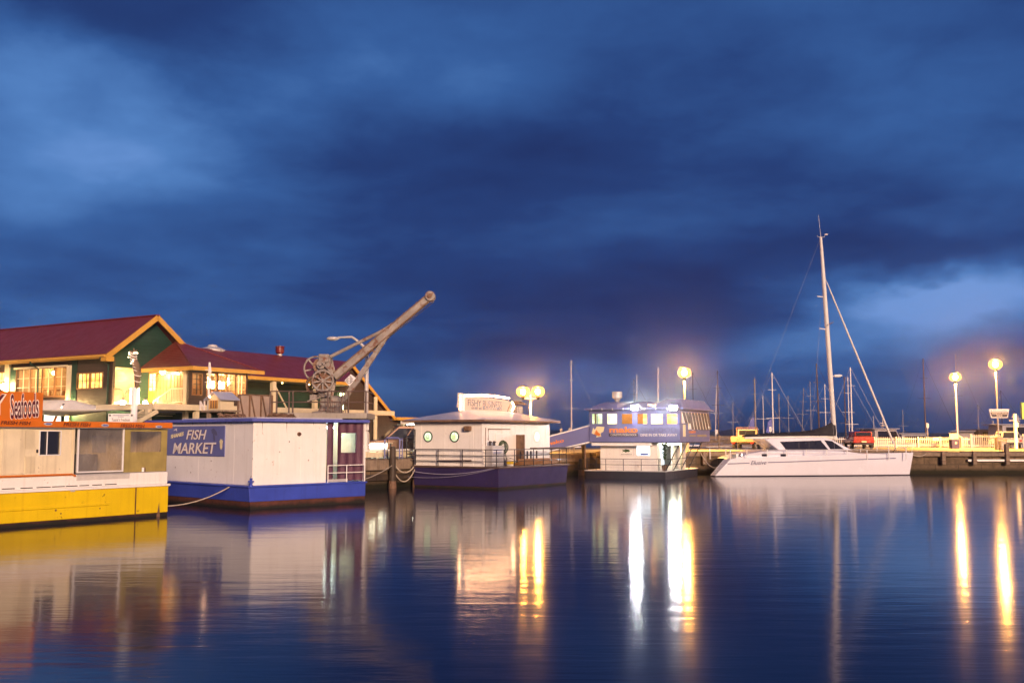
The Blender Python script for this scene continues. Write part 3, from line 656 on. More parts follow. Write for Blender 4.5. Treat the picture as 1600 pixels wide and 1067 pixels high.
# painted sign on the bow end
sg = cf.rect(262, 665.5, 352, 712)
m_ = MB(); cf.box(m_, (sg[0], sg[1] + .15, sg[2], sg[3]), 0, .03); sgn = m_.build('sign_panel', M['violetsign'], boat, bevel=.005)
sf = Face(FB, 'u', cf.val - .03)
for off, mt, o_ in ((.04, 'maroon', .003), (.012, 'letterwhite', .010)):
    e_ = .8 if off > .05 else 0
    ftext('FISH', M[mt], sgn, sf, 291 - e_, 671.5 - e_, 323 + e_, 686.5 + e_, o_, 671.0 - e_, 686.6 + e_, off=off, shear=.3)
    ftext('MARKET', M[mt], sgn, sf, 270 - e_, 692 - e_, 338 + e_, 708.5 + e_, o_, 692 - e_, 708.5 + e_, off=off, shear=.22)
ftext('SHANES', M['lettercream'], sgn, sf, 267, 679, 287, 685, .006, 674.5, 680.5, off=.03, shear=.15)
def emblem(pts, sx, face, px, py, w, h, mt, par, name):
    m = MB(); c0, c1, c2 = face.pt(px, py + h, .004), face.pt(px + w, py + h, .004), face.pt(px, py, .004)
    P = [c0 + (c1 - c0) * x + (c2 - c0) * y for x, y in pts]; nn = Vector((-1, 0, 0)) if face.ax == 'u' else Vector((0, -1, 0))
    m.prism(P, nn * .006); return m.build(name, M[mt], par)
FISHP = [(0, .5), (.15, .72), (.4, .85), (.65, .72), (.8, .56), (1, .85), (.93, .5), (1, .15), (.8, .44), (.65, .28), (.4, .15), (.15, .28)]
emblem([(0, .2), (.25, .6), (.6, .8), (.95, 1), (.8, .6), (.95, 0), (.6, .5), (.3, .35)], 1, sf, 271, 669, 6, 5, 'letterwhite', sgn, 'fish_emblem')
emblem([(.1, .9), (.5, 1), (.9, .75), (1, .5), (.75, .45), (.6, .55), (.7, .2), (.5, 0), (.4, .25), (.35, .6), (.2, .6)], 1, sf, 329, 669, 11, 21, 'violetsign' if False else 'lettergrey', sgn, 'prawn_emblem')
emblem([(.2, .2), (.5, 0), (.8, .2), (.85, .6), (1, .8), (.8, .85), (.7, 1), (.55, .85), (.3, 1), (.3, .82), (.05, .8), (.2, .6)], 1, sf, 342.5, 685.5, 6, 17, 'lettercream', sgn, 'crayfish_emblem')
m_ = MB(); c = cs.pt(467, 678); m_.lathe((c[0], .22, c[2]), [(.075, 0), (.075, .03), (.05, .05), (.045, .1), (0, .11)], 10, (0, -1, 0)); m_.build('wall_fitting', M['rustdark'], boat, smooth=True)
# bollard
m_ = MB(); c = FB.hz(383.5, 757.5, zd); c = Vector((max(.03, cf.val - .14), .08, zd)); m_.lathe(c, [(.07, 0), (.07, .03), (.045, .04), (.045, .22), (.06, .25), (0, .27)], 10); m_.cyl(c + Vector((-.09, .05, .15)), c + Vector((.09, -.05, .15)), .025); m_.build('bollard', M['bluehull'], boat, smooth=True)
# white stern rails
m_ = MB(); ra = side.pt(514, 740)[0]; top_ = zd + .62
for u in (ra, ra + (L2 - ra) * .5, L2 - .02): m_.cyl((u, .06, zd), (u, .06, top_), .018)
for z in (top_, zd + .35): m_.tube([(ra, .06, z), (L2 - .02, .06, z), (L2 - .02, 1.6, z)], .018)
m_.build('stern_rail', M['white'], boat)
m_ = MB(); m_.box(ra, ra + .9, .06, .1, zd + .02, zd + .12); m_.build('fish_tub', M['greenwin'] if False else M['lightgrey'], boat)
bb = FB.w(0, 0, 0)
rope('mooring_rope', 'cream rope hanging from the blue barge bow down toward the yellow punt', FB.w(.02, 1.2, zd - .05), FY.w(.1, 1.2, .28), .25, 'rope', .02)

# ================================================================== BOAT 3: white restaurant barge
o3 = b3o; e3 = b3e; FR = Frame(o3, e3 - o3); L3 = (e3 - o3).length
side, bow = Face(FR, 'v', 0.0), Face(FR, 'u', 0.0)
boat = fthing('restaurant_barge', FR, 'white cabin barge with round portholes and navy hull, light bulb sign on roof', 'boat')
B3 = bow.pt(646, 745)[1]; zd = bow.pt(776, 729.5)[2]
print('R deck', zd, 'B3', B3, 'L3', L3)
rk = lambda z: (zd - z) * .12
h3 = lambda z, g=0.0: [Vector((rk(z) * .6 - g, rk(z) * .4 - g, z)), Vector((L3 - rk(z) * 1.2 + g, rk(z) * .4 - g, z)), Vector((L3 - rk(z) * 1.2 + g, B3 + g, z)), Vector((rk(z) * .6 - g, B3 + g, z))]
m_ = MB(); m_.loft([h3(.10), h3(zd - .08)]); m_.build('hull', M['navyhull'], boat, bevel=.02)
m_ = MB(); m_.loft([h3(-.5, -.01), h3(.10, -.01)]); m_.build('waterline_band', M['antifoul'], boat)
m_ = MB(); m_.loft([h3(zd - .08, .06), h3(zd, .06)]); m_.build('gunwale', M['railbrown'], boat, bevel=.015)
cc = FR.hz(753, 728.5, zd); print('R cabin corner', cc)
cu = .25; vs_ = Face(FR, 'u', cu).pt(753, 700)[1]
cf = Face(FR, 'u', cu); cs = Face(FR, 'v', vs_)
zr = cf.pt(753, 658.5)[2]; vL = cf.pt(646.5, 700)[1]; uR = cs.pt(859, 700)[0]
print('R cabin', cu, vs_, vL, uR, 'zr', zr)
m_ = MB(); m_.box(cu, uR, vs_, vL, zd, zr); m_.build('cabin', M['white'], boat, bevel=.01)
m_ = MB()
for px in (658, 695, 740): a_ = cf.pt(px, 700)[1]; cf.box(m_, (a_, a_ + .025, zd, zr), 0, .012)
for px in (784, 800, 820, 852): a_ = cs.pt(px, 700)[0]; cs.box(m_, (a_, a_ + .025, zd, zr), 0, .012)
cf.box(m_, (vs_ - .012, vs_ + .03, zd, zr), 0, .014)
m_.build('wall_batten', M['white'], boat)
ov = .42
E_ = [Vector((cu - ov, vs_ - ov, 0)), Vector((uR + ov, vs_ - ov, 0)), Vector((uR + ov, vL + ov, 0)), Vector((cu - ov, vL + ov, 0))]
zpk = zr + .62; rd = (vL - vs_) / 2
m_ = MB(); m_.loft([[p + Vector((0, 0, zr)) for p in E_], [p + Vector((0, 0, zr + .09)) for p in E_]]); m_.build('eave', M['rustdark'], boat)
m_ = MB(); z0 = zr + .094; mid = (vs_ + vL) / 2
A, B_ = Vector((cu + rd * .8, mid, zpk)), Vector((uR - rd * .5, mid, zpk)); P = [p + Vector((0, 0, z0)) for p in E_]
m_.add(P + [A, B_], [(0, 1, 5, 4), (1, 2, 5), (2, 3, 4, 5), (3, 0, 4), (3, 2, 1, 0)]); m_.build('roof', M['metalroof'], boat)
# portholes
for px, rr in ((669, 7.7), (710.3, 7.9)):
    c = cf.pt(px, 682); r0 = (cf.pt(px, 682 - rr)[2] - c[2])
    m_ = MB(); m_.torus((cu - .01, c[1], c[2]), r0, .035, (1, 0, 0), 26, 6); pf = m_.build('porthole', M['dark'], boat, smooth=True)
    m_ = MB(); m_.lathe((cu - .012, c[1], c[2]), [(0, -.01), (r0 - .01, -.008), (r0 - .01, .008), (0, .01)], 24, (1, 0, 0)); m_.build('pane', M['winGreen'], pf)
    if px < 700:
        m_ = MB(); cf.ring(m_, (c[1] - .05, c[1] + .05, c[2] - .05, c[2] + .05), .02, .02, .03); m_.build('sticker', M['dark'], pf)
    else:
        m_ = MB(); cf.box(m_, (c[1] - .16, c[1] + .16, c[2] - .13, c[2] - .10), .02, .03); cf.box(m_, (c[1] - .02, c[1] + .0, c[2] - .12, c[2] + .2), .02, .03); m_.build('blind_cord', M['cream'], pf)
c = cs.pt(838.5, 682); r0 = cs.pt(838, 674)[2] - c[2]
m_ = MB(); m_.torus((c[0], vs_ - .01, c[2]), r0, .035, (0, 1, 0), 26, 6); pf = m_.build('porthole', M['white'], boat, smooth=True)
m_ = MB(); m_.lathe((c[0], vs_ - .012, c[2]), [(0, -.01), (r0 - .01, -.008), (r0 - .01, .008), (0, .01)], 24, (0, 1, 0)); m_.build('pane', lampm('bright_porthole', (1.0, .95, .68), 2.4), pf)
m_ = MB(); cf.box(m_, cf.rect(728, 665.5, 737, 673), 0, .22); m_.build('vent_hood', M['rustdark'], boat, bevel=.02)
# pipes, gas cupboard, door, hose
m_ = MB(); q1, q2, q3 = cs.pt(762, 688), cs.pt(762, 670), cs.pt(796, 670.5)
m_.tube([(q1[0], vs_ - .04, q1[2]), (q2[0], vs_ - .04, q2[2]), (q3[0], vs_ - .04, q3[2])], .02)
q1, q2 = cs.pt(758, 700), cs.pt(758, 668); m_.tube([(q1[0], vs_ - .03, q1[2]), (q2[0], vs_ - .03, q2[2])], .014)
m_.build('gas_pipe', M['rustdark'], boat)
gas = cs.rect(757.5, 696, 777, 727); dr = cs.rect(796, 679, 806, 727)
cab_ = thing('gas_cupboard', 'pale steel cupboard with two regulators against the barge cabin wall', 'cupboard', FR.w(0, 0, 0), FR.ang)
m_ = MB(); cs.box(m_, (gas[0], gas[1], zd, gas[3]), .01, .42); m_.build('cupboard_body', M['lightgrey'], cab_, bevel=.02)
m_ = MB(); cs.box(m_, (gas[0] + .05, gas[1] - .05, gas[3] - .36, gas[3] - .14), .42, .425); pn = m_.build('notice', M['cleanwhite'], cab_)
m_ = MB()
for z in (.18, .22, .30, .34): cs.box(m_, (gas[0] + .1, gas[1] - .12 - (z * 7 % .2), gas[3] - z - .012, gas[3] - z + .008), .425, .43)
m_.build('small_print', M['bluefascia'], pn)
for k in range(2):
    m_ = MB(); a_ = gas[0] + .12 + k * .36; m_.cyl((a_, vs_ - .22, gas[3]), (a_, vs_ - .22, gas[3] + .22), .055); m_.cyl((a_ - .07, vs_ - .22, gas[3] + .17), (a_ + .13, vs_ - .22, gas[3] + .17), .03); m_.build('regulator', M['dark'], cab_)
m_ = MB(); cs.box(m_, cs.rect(774, 678, 795, 726), 0, .03); m_.build('side_door', M['white'], boat, bevel=.01)
m_ = MB(); m_.loft([[Vector((dr[1], vs_ - .01, z)), Vector((dr[1] + .05, vs_ - .01, z)), Vector((dr[1] - .15, vs_ - .62, z)), Vector((dr[1] - .2, vs_ - .62, z))] for z in (zd + .03, dr[3])]); m_.build('open_door', M['rustdark'], boat)
hz_ = cs.pt(782.5, 697)
hose = MB()
for k in range(5): hose.torus((hz_[0], vs_ - .06 - k * .035, hz_[2] - k * .02), .27 + .03 * (k % 2), .02, (.05 * k, 1, .1), 20, 5)
hose.tube([(hz_[0] + .1, vs_ - .2, hz_[2] - .25), (hz_[0] + .14, vs_ - .22, zd + .3), (hz_[0] + .2, vs_ - .3, zd + .03)], .02)
ho = hose.build('garden_hose', M['leafy'], smooth=True); ho.location = FR.o; ho.rotation_euler = (0, 0, FR.ang); tag(ho, 'coiled dark green hose hung on the white cabin wall', 'hose')
for i, (px, mt, lb) in enumerate(((783, 'lightgrey', 'grey bucket on the barge deck beside the gas cupboard'), (797, 'letterwhite', 'white bucket with yellow label on the barge deck below the open door'))):
    c = FR.hz(px, 727.5, zd); bk = thing('bucket', lb, 'bucket', FR.w(c[0], max(c[1], .25), zd), 0, 'buckets on the barge deck')
    m_ = MB(); m_.lathe((0, 0, 0), [(.16, 0), (.19, .34), (.2, .35), (.17, .35), (.15, .03), (0, .03)], 14); m_.build('pail', M[mt], bk, smooth=True)
    m_ = MB(); m_.torus((0, 0, .34), .19, .012, (.3, .2, 1), 16, 5); m_.build('handle', M['dark'], bk)
    if i: m_ = MB(); m_.lathe((0, 0, 0), [(.172, .08), (.184, .22), (.176, .22), (.166, .08)], 14); m_.build('label_band', M['yellow'], bk)
# rail
tp = bow.pt(700, 702)[2]; rl = MB(); eps = .08
loop = lambda z: [(.08, B3 - .1, z), (.08, eps, z), (L3 - .08, eps, z), (L3 - .08, 2.5, z)]
for z in (tp, zd + (tp - zd) * .64, zd + (tp - zd) * .30): rl.tube(loop(z), .022)
ra_ = rl.build('rail', M['dark'], boat)
def posts(pts, parent, z0, z1, r, mt, nm='post'):
    for p in pts:
        m = MB(); m.cyl((p[0], p[1], z0), (p[0], p[1], z1), r, n=8); m.build(nm, M[mt], parent)
posts([(.08, bow.pt(px, 715)[1]) for px in (648, 683, 721, 757)] + [(side.pt(px, 715)[0], eps) for px in (778, 790, 806, 821.5, 836, 851, 864, 876, 887)], ra_, zd, tp, .022, 'dark')
m_ = MB(); u0, u1 = side.pt(836, 700)[0], L3 - .02; m_.box(u0, u1, -.12, .30, tp + .02, tp + .07); m_.build('rail_shelf', M['railbrown'], boat, bevel=.01)
m_ = MB(); u0, u1 = side.pt(824, 722)[0], L3 - .3; m_.box(u0, u1, .5, 1.05, zd + .02, zd + .12); m_.box(u0, u1, .5, .55, zd + .12, zd + .32); m_.build('deck_bench', M['woodframe'], boat, bevel=.01)
for px in (830, 835.5, 840.5, 846, 855): 
    u = side.pt(px, 715)[0]; m_ = MB(); m_.box(u, u + .05, .6, .66, zd, tp - .1); m_.build('chair_leg', M['dark'], boat)
m_ = MB(); a_ = cf.pt(652, 700)[1]
for dv in (0, .5): m_.cyl((.05, a_ + dv, zd), (.05, a_ + dv, zr - .35), .03)
for k in range(6): m_.cyl((.05, a_, zd + .25 + k * .3), (.05, a_ + .5, zd + .25 + k * .3), .02)
m_.build('ladder', M['dark'], boat)
m_ = MB(); a0, a1 = cf.pt(687, 724)[1], cf.pt(738, 722)[1]; m_.cyl((.16, a0, zd + .25), (.16, a1, zd + .28), .03); m_.build('boat_hook', M['railbrown'], boat)
m_ = MB(); c = FR.hz(777, 650, zr + .3); kv = mid + .75; kx = Face(FR, 'v', kv).pt(806, 655)[0]
kz = zr + .3; m_.box(kx - .28, kx + .28, kv - .28, kv + .28, kz - .1, kz + .65); m_.build('chimney', M['rust'], boat, bevel=.02); 
m_ = MB(); m_.loft([[Vector((kx + a * s_ * .8, kv + b * s_ * .8, z)) for a, b in ((-1, -1), (1, -1), (1, 1), (-1, 1))] for s_, z in ((.55, kz + .72), (.55, kz + .77), (.25, kz + .93))]); m_.build('chimney_cap', M['rustdark'], boat)
# bulb lit sign on the roof
sgn = fthing('bulb_sign', FR, 'scroll shaped roof sign edged with glowing bulbs on the white barge', 'sign')
su = Face(FR, 'v', mid); 
# the sign stands along the ridge
sA, sB = su.pt(722, 640)[0], su.pt(795, 640)[0]
zbt = lambda px: su.pt(px, 642 + (px - 720) * .055)[2]
zb_ = su.pt(757, 645)[2]; zt_ = su.pt(757, 621)[2]
Ls = sB - sA
prof_ = [(0, zb_ + .02), (Ls, zb_ + .02)]
for k in range(7): prof_.append((Ls + .30 * math.sin(math.pi * k / 6), zb_ + .1 + (zt_ - zb_ - .25) * k / 6))
for k in range(11): x = Ls * (1 - k / 10); prof_.append((x - (.0 if k else .15), zt_ - .10 + .07 * math.sin(math.pi * (k / 10)) + (.05 * k / 10)))
prof_ += [(-.0, zt_ + .16), (-.28, zt_ + .16), (-.28, zt_ - .25), (-.36, zt_ - .55), (-.24, zb_ + .35), (-.2, zb_ + .02)]
m_ = MB(); m_.prism([Vector((sA + x, mid - .06, z)) for x, z in prof_], (0, .14, 0)); m_.build('board', lampm('lit_sign_board', (.95, .53, .35), 1.05), sgn)
m_ = MB(); m_.box(sA - .22, sA + .12, mid - .085, mid - .06, zb_ + .05, zt_ + .12); m_.build('scroll_edge', M['white'], sgn)
m_ = MB(); P_ = [Vector((sA + Ls - .25, mid - .08, zb_ + .1)), Vector((sA + Ls - .12, mid - .08, zb_ + .35)), Vector((sA + Ls - .12, mid - .08, zt_ - .5)), Vector((sA + Ls + .05, mid - .08, zt_ - .2))]; m_.tube(P_, .025); m_.build('scroll_line', M['rustdark'], sgn)
fsn = Face(FR, 'v', mid - .06)
ftext('FISHY', M['letterfaint'], sgn, fsn, 731, 623.5, 752, 634, .006, 625, 635.5, off=.0)
ftext('BUSINESS', M['letterfaint'], sgn, fsn, 754.5, 625.2, 784, 636, .006, 627.5, 638, off=.0)
m_ = MB(); random.seed(5)
for k in range(22):
    x = sA + .75 + k * (Ls - 1.5) / 22; w = random.uniform(.03, .09); fsn.box(m_, (x, x + w, zb_ + .16, zb_ + .16 + random.choice((.10, .14, .12))), .004, .010)
m_.build('small_lettering', M['letterfaint'], sgn)
for k in range(4):
    x = sA + Ls * (.08 + .25 * k); m_ = MB(); m_.box(x, x + .06, mid - .03, mid + .04, zpk - .25, zb_ + .04); m_.build('leg', M['rustdark'], sgn)
bl = MB(); bpts = []
tb_ = MB(); tb_.tube([(sA + .15 + (Ls - .3) * k / 16, mid - .1, zt_ + .03 + .07 * math.sin(math.pi * k / 16)) for k in range(17)], .045, 8); tb_.build('neon_tube', M['bulb'], sgn, smooth=True)
for k in range(0): a = k / 12; bpts.append((sA + .15 + (Ls - .3) * a, zt_ + .03 + .07 * math.sin(math.pi * a)))
for k in range(1, 6): bpts.append((sA + Ls + .36 * math.sin(math.pi * k / 6), zt_ - .1 - (zt_ - zb_ - .2) * k / 6))
for k in range(6): bpts.append((sA - .32, zb_ + .15 + (zt_ - zb_) * k / 6))
for x, z in bpts:
    m_ = MB(); m_.ball((x, mid - .1, z), .052 if x > sA else .035, 8, 6); m_.build('bulb', M['bulb'], sgn)
for k in range(4):
    x = sA + .9 + k * (Ls - 1.0) / 3.4; m_ = MB(); m_.loft([[Vector((x + a * .30, mid - .35 + b * .12, z)) for a, b in ((-1, -1), (1, -1), (1, 1), (-1, 1))] for z in (zb_ - .22, zb_ - .14)]); m_.build('sign_light', lampm('amber_sign_light', (1.0, .42, .05), 2.4), sgn, bevel=.02)
# ropes between barge and wharf pile
c0, h0 = piles[0]
rp = FR.w(.1, B3 - .05, zd + .05)
rope('mooring_rope', 'thick pale rope drooping from the barge corner to the tall mooring pile', rp, c0 + Vector((0, 0, 1.25)), .45, r=.035)
rope('mooring_rope', 'lower pale rope drooping from the barge corner to the mooring pile foot', rp + Vector((0, 0, -.15)), c0 + Vector((.1, 0, .75)), .55, r=.03)
rope('mooring_rope', 'thin rope running from the mooring pile down to the blue barge stern', c0 + Vector((0, 0, 1.1)), FB.w(L2 - .05, 2.2, .62), .25, r=.022)
rope('mooring_rope', 'rope slung low across the restaurant barge navy bow', FR.w(-.03, .12, zd - .02), FR.w(-.06, B3, zd - .28), .22, 'bluerope', .022)
rope('mooring_rope', 'second lower rope slung across the restaurant barge navy bow', FR.w(-.03, .10, zd - .05), FR.w(-.06, B3 + .3, zd - .55), .20, 'bluerope', .014)

# ================================================================== BOAT 4: two storey seafood boat
o4 = G(1039.5, 749.5); e4 = G(1090, 743); FM = Frame(o4, e4 - o4); L4 = (e4 - o4).length
side, bow = Face(FM, 'v', 0.0), Face(FM, 'u', 0.0)
boat = fthing('seafood_boat', FM, 'two storey blue and white floating seafood restaurant with floodlit upper windows', 'boat')
B4 = bow.pt(914.5, 745)[1]; zd = bow.pt(980, 735)[2]
print('M', L4, B4, zd, 'wharf in blue frame', [FB.loc(wl(t)) for t in (-20, -10, 0)])
h4 = lambda z, g=0.0: [Vector((-g + (zd - z) * .1, -g, z)), Vector((L4 + g, -g, z)), Vector((L4 + g, B4 + g, z)), Vector((-g + (zd - z) * .1, B4 + g, z))]
m_ = MB(); m_.loft([h4(-.5), h4(zd - .05)]); m_.build('hull', M['dark'], boat, bevel=.02)
m_ = MB(); m_.loft([h4(zd - .05, .04), h4(zd, .04)]); m_.build('deck', M['lightgrey'], boat)
# lower cabin
cl = Face(FM, 'u', .55); ls0 = cl.pt(1027, 715)[1]; ls1 = cl.pt(938, 715)[1]; zl0 = cl.pt(980, 697)[2]
win = cl.rect(995, 696.5, 1015.5, 711.5)
m_ = MB(); cl.wall(m_, (ls0, ls1, zd, zl0 + .25), [win], -.06, 0); ls_ = Face(FM, 'v', ls0)
m_.box(.61, L4 - .4, ls1 - .06, ls1, zd, zl0 + .25); m_.box(L4 - .5, L4 - .4, ls0, ls1 - .06, zd, zl0 + .25)
so_ = (1.3, 3.4, zd + .2, zl0 + .05); ls_.wall(m_, (.61, L4 - .5, zd, zl0 + .25), [so_], -.06, 0)
m_.build('lower_cabin', M['white'], boat, bevel=.008)
m_ = MB(); cl.ring(m_, win, .03, -.02, .03); wf = m_.build('window', M['cleanwhite'], boat, bevel=.01)
m_ = MB(); cl.box(m_, win, -.05, -.045); m_.build('pane', lampm('fish_tank_window', (.80, .92, 1.0), 2.3), wf)
m_ = MB(); r_ = (win[0] + .12, win[1] - .2, win[2] + .02, win[2] + .14); cl.box(m_, r_, -.044, -.03); m_.build('display', M['bluefascia'], wf)
m_ = MB(); cl.ring(m_, cl.rect(969, 696, 990, 711.5), .015, 0, .014); m_.build('fish_panel', M['lightgrey'], boat)
emblem([(0, .2), (.12, .5), (0, .9), (.22, .68), (.45, .95), (.62, .8), (.75, .85), (1, .5), (.8, .25), (.6, .3), (.45, .1), (.22, .38)], 1, cl, 972, 701, 13, 6.5, 'leafy', boat, 'fish_emblem')
m_ = MB()
for k in range(9): a_, b_ = 970.5 + k * 1.9, 971.8 + k * 1.9; cl.box(m_, cl.rect(a_, 709.2, b_, 710.1), .003, .008)
m_.build('fish_caption', M['letterdark'], boat)
m_ = MB(); ls_.box(m_, so_, -.5, -.45); m_.build('hatch_glow', M['coolwin'], boat)
m_ = MB(); m_.ball((1.0, ls0 - .45, zd + .85), .28, 8, 6, (1, 1, 1.8)); 
pl = thing('potted_plant', 'tall leafy pot plant beside the lower deck door of the two storey boat', 'plant', FM.w(.5, ls0 - .45, zd), 0)
m_ = MB(); m_.lathe((0, 0, 0), [(.13, 0), (.18, .35), (.16, .35), (.12, .05), (0, .05)], 12); m_.build('pot', M['rustdark'], pl)
random.seed(11); m_ = MB(); m_.cyl((0, 0, .3), (0, 0, 1.3), .025)
for k in range(70):
    t = random.uniform(0, 6.28); p = random.uniform(.2, 1.2); c = Vector((0, 0, random.uniform(.6, 1.5))) ; d_2 = Vector((math.cos(t), math.sin(t), p)).normalized() * random.uniform(.2, .4); sd_ = Vector((-math.sin(t), math.cos(t), 0)) * .05
    m_.add([c, c + d_2 * .5 + sd_, c + d_2, c + d_2 * .5 - sd_], [(0, 1, 2, 3)])
m_.build('foliage', M['leafy'], pl)
# deck rail
tp = bow.pt(980, 717)[2]; rl = MB()
for z in (tp, (tp + zd) / 2): rl.tube([(.05, B4 - .05, z), (.05, .05, z), (L4 - .3, .05, z)], .02)
ra_ = rl.build('rail', M['dark'], boat)
posts([(.05, bow.pt(px, 725)[1]) for px in (917, 931, 946, 973.5, 1001.5, 1029, 1038)] + [(L4 * k / 4, .05) for k in (1, 2, 3)], ra_, zd, tp, .02, 'dark')
# upper deck block
zf0 = cl.pt(980, 690)[2]
ub = Face(FM, 'u', .0); zu0 = ub.pt(992, 690.5)[2]; zu1 = ub.pt(992, 640)[2]; v0 = ub.pt(1062.5, 665)[1]; v1 = ub.pt(921, 665)[1]
us = Face(FM, 'v', v0); uE = us.pt(1109, 660)[0]
print('M upper', zu0, zu1, v0, v1, uE)
cols = [(925, 941), (948.5, 964), (971.5, 988), (996, 1011), (1017, 1035.5), (1042, 1058)]
holes = [ub.rect(a, 646.5, b, 662) for a, b in cols]
m_ = MB(); ub.wall(m_, (v0, v1, zu0, zu1), holes, -.08, 0)
m_.box(.08, uE, v1 - .08, v1, zu0, zu1); m_.box(uE - .08, uE, v0 + .08, v1 - .08, zu0, zu1)
wz0, wz1 = us.pt(1085, 671)[2] , us.pt(1085, 645)[2]
sw = []
n = 9; ua, ubb = us.pt(1065, 660)[0], uE - .25
for k in range(n): a_ = ua + (ubb - ua) * k / n; sw.append((a_ + .06, a_ + (ubb - ua) / n - .1, wz0 if k > 1 else wz0 + .35, wz1))
us.wall(m_, (.08, uE - .08, zu0, zu1), sw, -.08, 0)
m_.build('upper_wall', M['mauveblue'], boat)
m_ = MB(); m_.box(.1, uE - .1, v0 + .1, v1 - .1, zu0, zu0 + .08); m_.build('upper_floor', M['timber'], boat)
for k, (h, mt) in enumerate(zip(holes, ('winGreen', 'winB', 'winO', 'winA', 'winB', 'winA'))):
    m_ = MB(); ub.ring(m_, h, .03, -.05, .02)
    if k == 0: ub.box(m_, ((h[0] + h[1]) / 2 - .02, (h[0] + h[1]) / 2 + .02, h[2], h[3]), -.03, .01)
    wf = m_.build('window', M['mauveblue'], boat)
    m_ = MB(); ub.box(m_, h, -.07, -.06); pn = m_.build('pane', M[mt], wf)
    if k == 0: m_ = MB(); x = h[0] + (h[1] - h[0]) * .62; ub.box(m_, (x, x + .10, h[2], h[3]), -.058, -.05); m_.build('curtain', M['rustdark'], wf)
    if k == 3: m_ = MB(); ub.box(m_, (h[0] + (h[1] - h[0]) * .45, h[1], h[2], h[3]), -.058, -.05); m_.build('blind', M['winO'], wf)
for k, h in enumerate(sw):
    zb2 = h[2]; m_ = MB(); m_.loft([[Vector((a, v0 - .01 - (.17 if z == zb2 else 0), z)), Vector((b, v0 - .01 - (.17 if z == zb2 else 0), z)), Vector((b, v0 - .04 - (.17 if z == zb2 else 0), z)), Vector((a, v0 - .04 - (.17 if z == zb2 else 0), z))] for (a, b, z) in ((h[0], h[1], zb2), (h[0], h[1], h[3]))])
    aw = m_.build('awning_window', M['dark'], boat)
    m_ = MB(); m_.prism([Vector((h[0] - .03, v0 - .02, h[3])), Vector((h[0] - .03, v0 - .20, zb2)), Vector((h[0] - .03, v0 - .02, zb2))], (.025, 0, 0)); m_.build('cheek', M['cleanwhite'], aw)
    m_ = MB(); us.box(m_, h, -.07, -.06); m_.build('pane', M['winA'], aw)
m_ = MB(); m_.box(.12, uE - .12, (v0 + v1) / 2 - .05, (v0 + v1) / 2 + .05, zu0 + .1, zu1 - .05); m_.build('inner_wall', M['creamwall'], boat)
# white band, deck edge
m_ = MB(); cl.box(m_, (ls0 + .2, v1 - .1, zu0 - .22, zu0 - .05), -.2, .5); m_.build('deck_edge', M['white'], boat, bevel=.01)
m_ = MB(); m_.box(.1, uE, v0 + .3, v1 - .15, zu0 - .05, zu0 - .003); m_.build('deck_slab', M['dark'], boat)
# struts at the near side
m_ = MB(); m_.box(1.2, 3.6, ls0 - .5, ls0 - .42, zu0 - .16, zu0 - .10); m_.build('deck_light', M['tube'], boat)
for k in range(4):
    u = .3 + k * uE / 4.2; m_ = MB(); m_.cyl((u, v0 + .1, zu0), (u, .06, zd), .03); m_.build('strut', M['dark'], boat)
m_ = MB(); m_.box(L4 * .55, L4 * .6, -.6 + .7, .22, zd, zu0); m_.build('post', M['cream'], boat)
# roof
zr0 = zu1
m_ = MB(); m_.box(-.25, uE + .25, v0 - .25, v1 + .2, zr0, zr0 + .12); m_.build('eave', M['mauveblue'], boat, bevel=.02)
wid = (v1 - v0) 
for k in range(3):
    a_, b_ = v0 + wid * k / 3 + .1, v0 + wid * (k + 1) / 3 - .1
    if k == 0: a_ -= .2
    m_ = MB(); h_ = .62 if k == 0 else .5
    m_.loft([[Vector((u, v, z)) for u, v in ((i, a_ + i * .3), (uE - i, a_ + i * .3), (uE - i, b_ - i * .9), (i, b_ - i * .9))] for i, z in ((0.0, zr0 + .123), (.35, zr0 + .36), (.8, zr0 + h_))]); m_.build('roof', M['mauveblue'], boat)
m_ = MB(); 
for k in range(9):
    v = v0 + wid * k / 8.4; m_.box(-.3, -.24, v, v + .05, zr0 - .02, zr0 + .1)
m_.build('gutter_bracket', M['lightgrey'], boat)
fk = thing('exhaust_vent', 'squat galvanised chimney vent on the two storey boat roof', 'vent', FM.w(.9, ub.pt(956.5, 640)[1], zr0 + .1), FM.ang)
m_ = MB(); m_.lathe((0, 0, 0), [(.10, 0), (.12, .45), (.20, .55), (.20, .6), (0, .6)], 12); m_.build('stack', M['rust'], fk, smooth=True)
m_ = MB(); m_.lathe((0, 0, 0), [(.27, .6), (.29, .62), (.29, .98), (.26, 1.0), (.26, .66), (0, .64)], 14); m_.build('cowl', M['lightgrey'], fk, smooth=True)
for px, lb in ((992, 'left blue white floodlight under the two storey boat eave'), (1052, 'right blue white floodlight under the two storey boat eave near its corner')):
    c = ub.pt(px, 637, .45); fl_ = thing('floodlight', lb, 'lamp', FM.w(c[0], c[1], c[2]), FM.ang, 'floodlights on the seafood boat')
    m_ = MB(); m_.box(-.02, .14, -.22, .22, -.13, .15); m_.cyl((.1, 0, 0), (.44, 0, -.05), .03); m_.build('housing', M['dark'], fl_, bevel=.02)
    m_ = MB(); m_.box(-.05, -.022, -.19, .19, -.11, .12); m_.build('lens', M['flood'], fl_)
pr = None
for px, py in ((1057, 627), (1066, 627.5), (1082, 629.5)):
    c = us.pt(px, py, -.9); m_ = MB(); m_.ball((c[0], c[1], c[2]), .13, 10, 6, (1.6, 1, .6)); m_.build('roof_lamp', M['ledorange'], boat)
m_ = MB(); m_.tube([us.pt(1014, 632, -.6), us.pt(1020, 634, -.6), us.pt(1024, 634, -.5)], .03); m_.build('rope_light', M['ledorange'], boat)
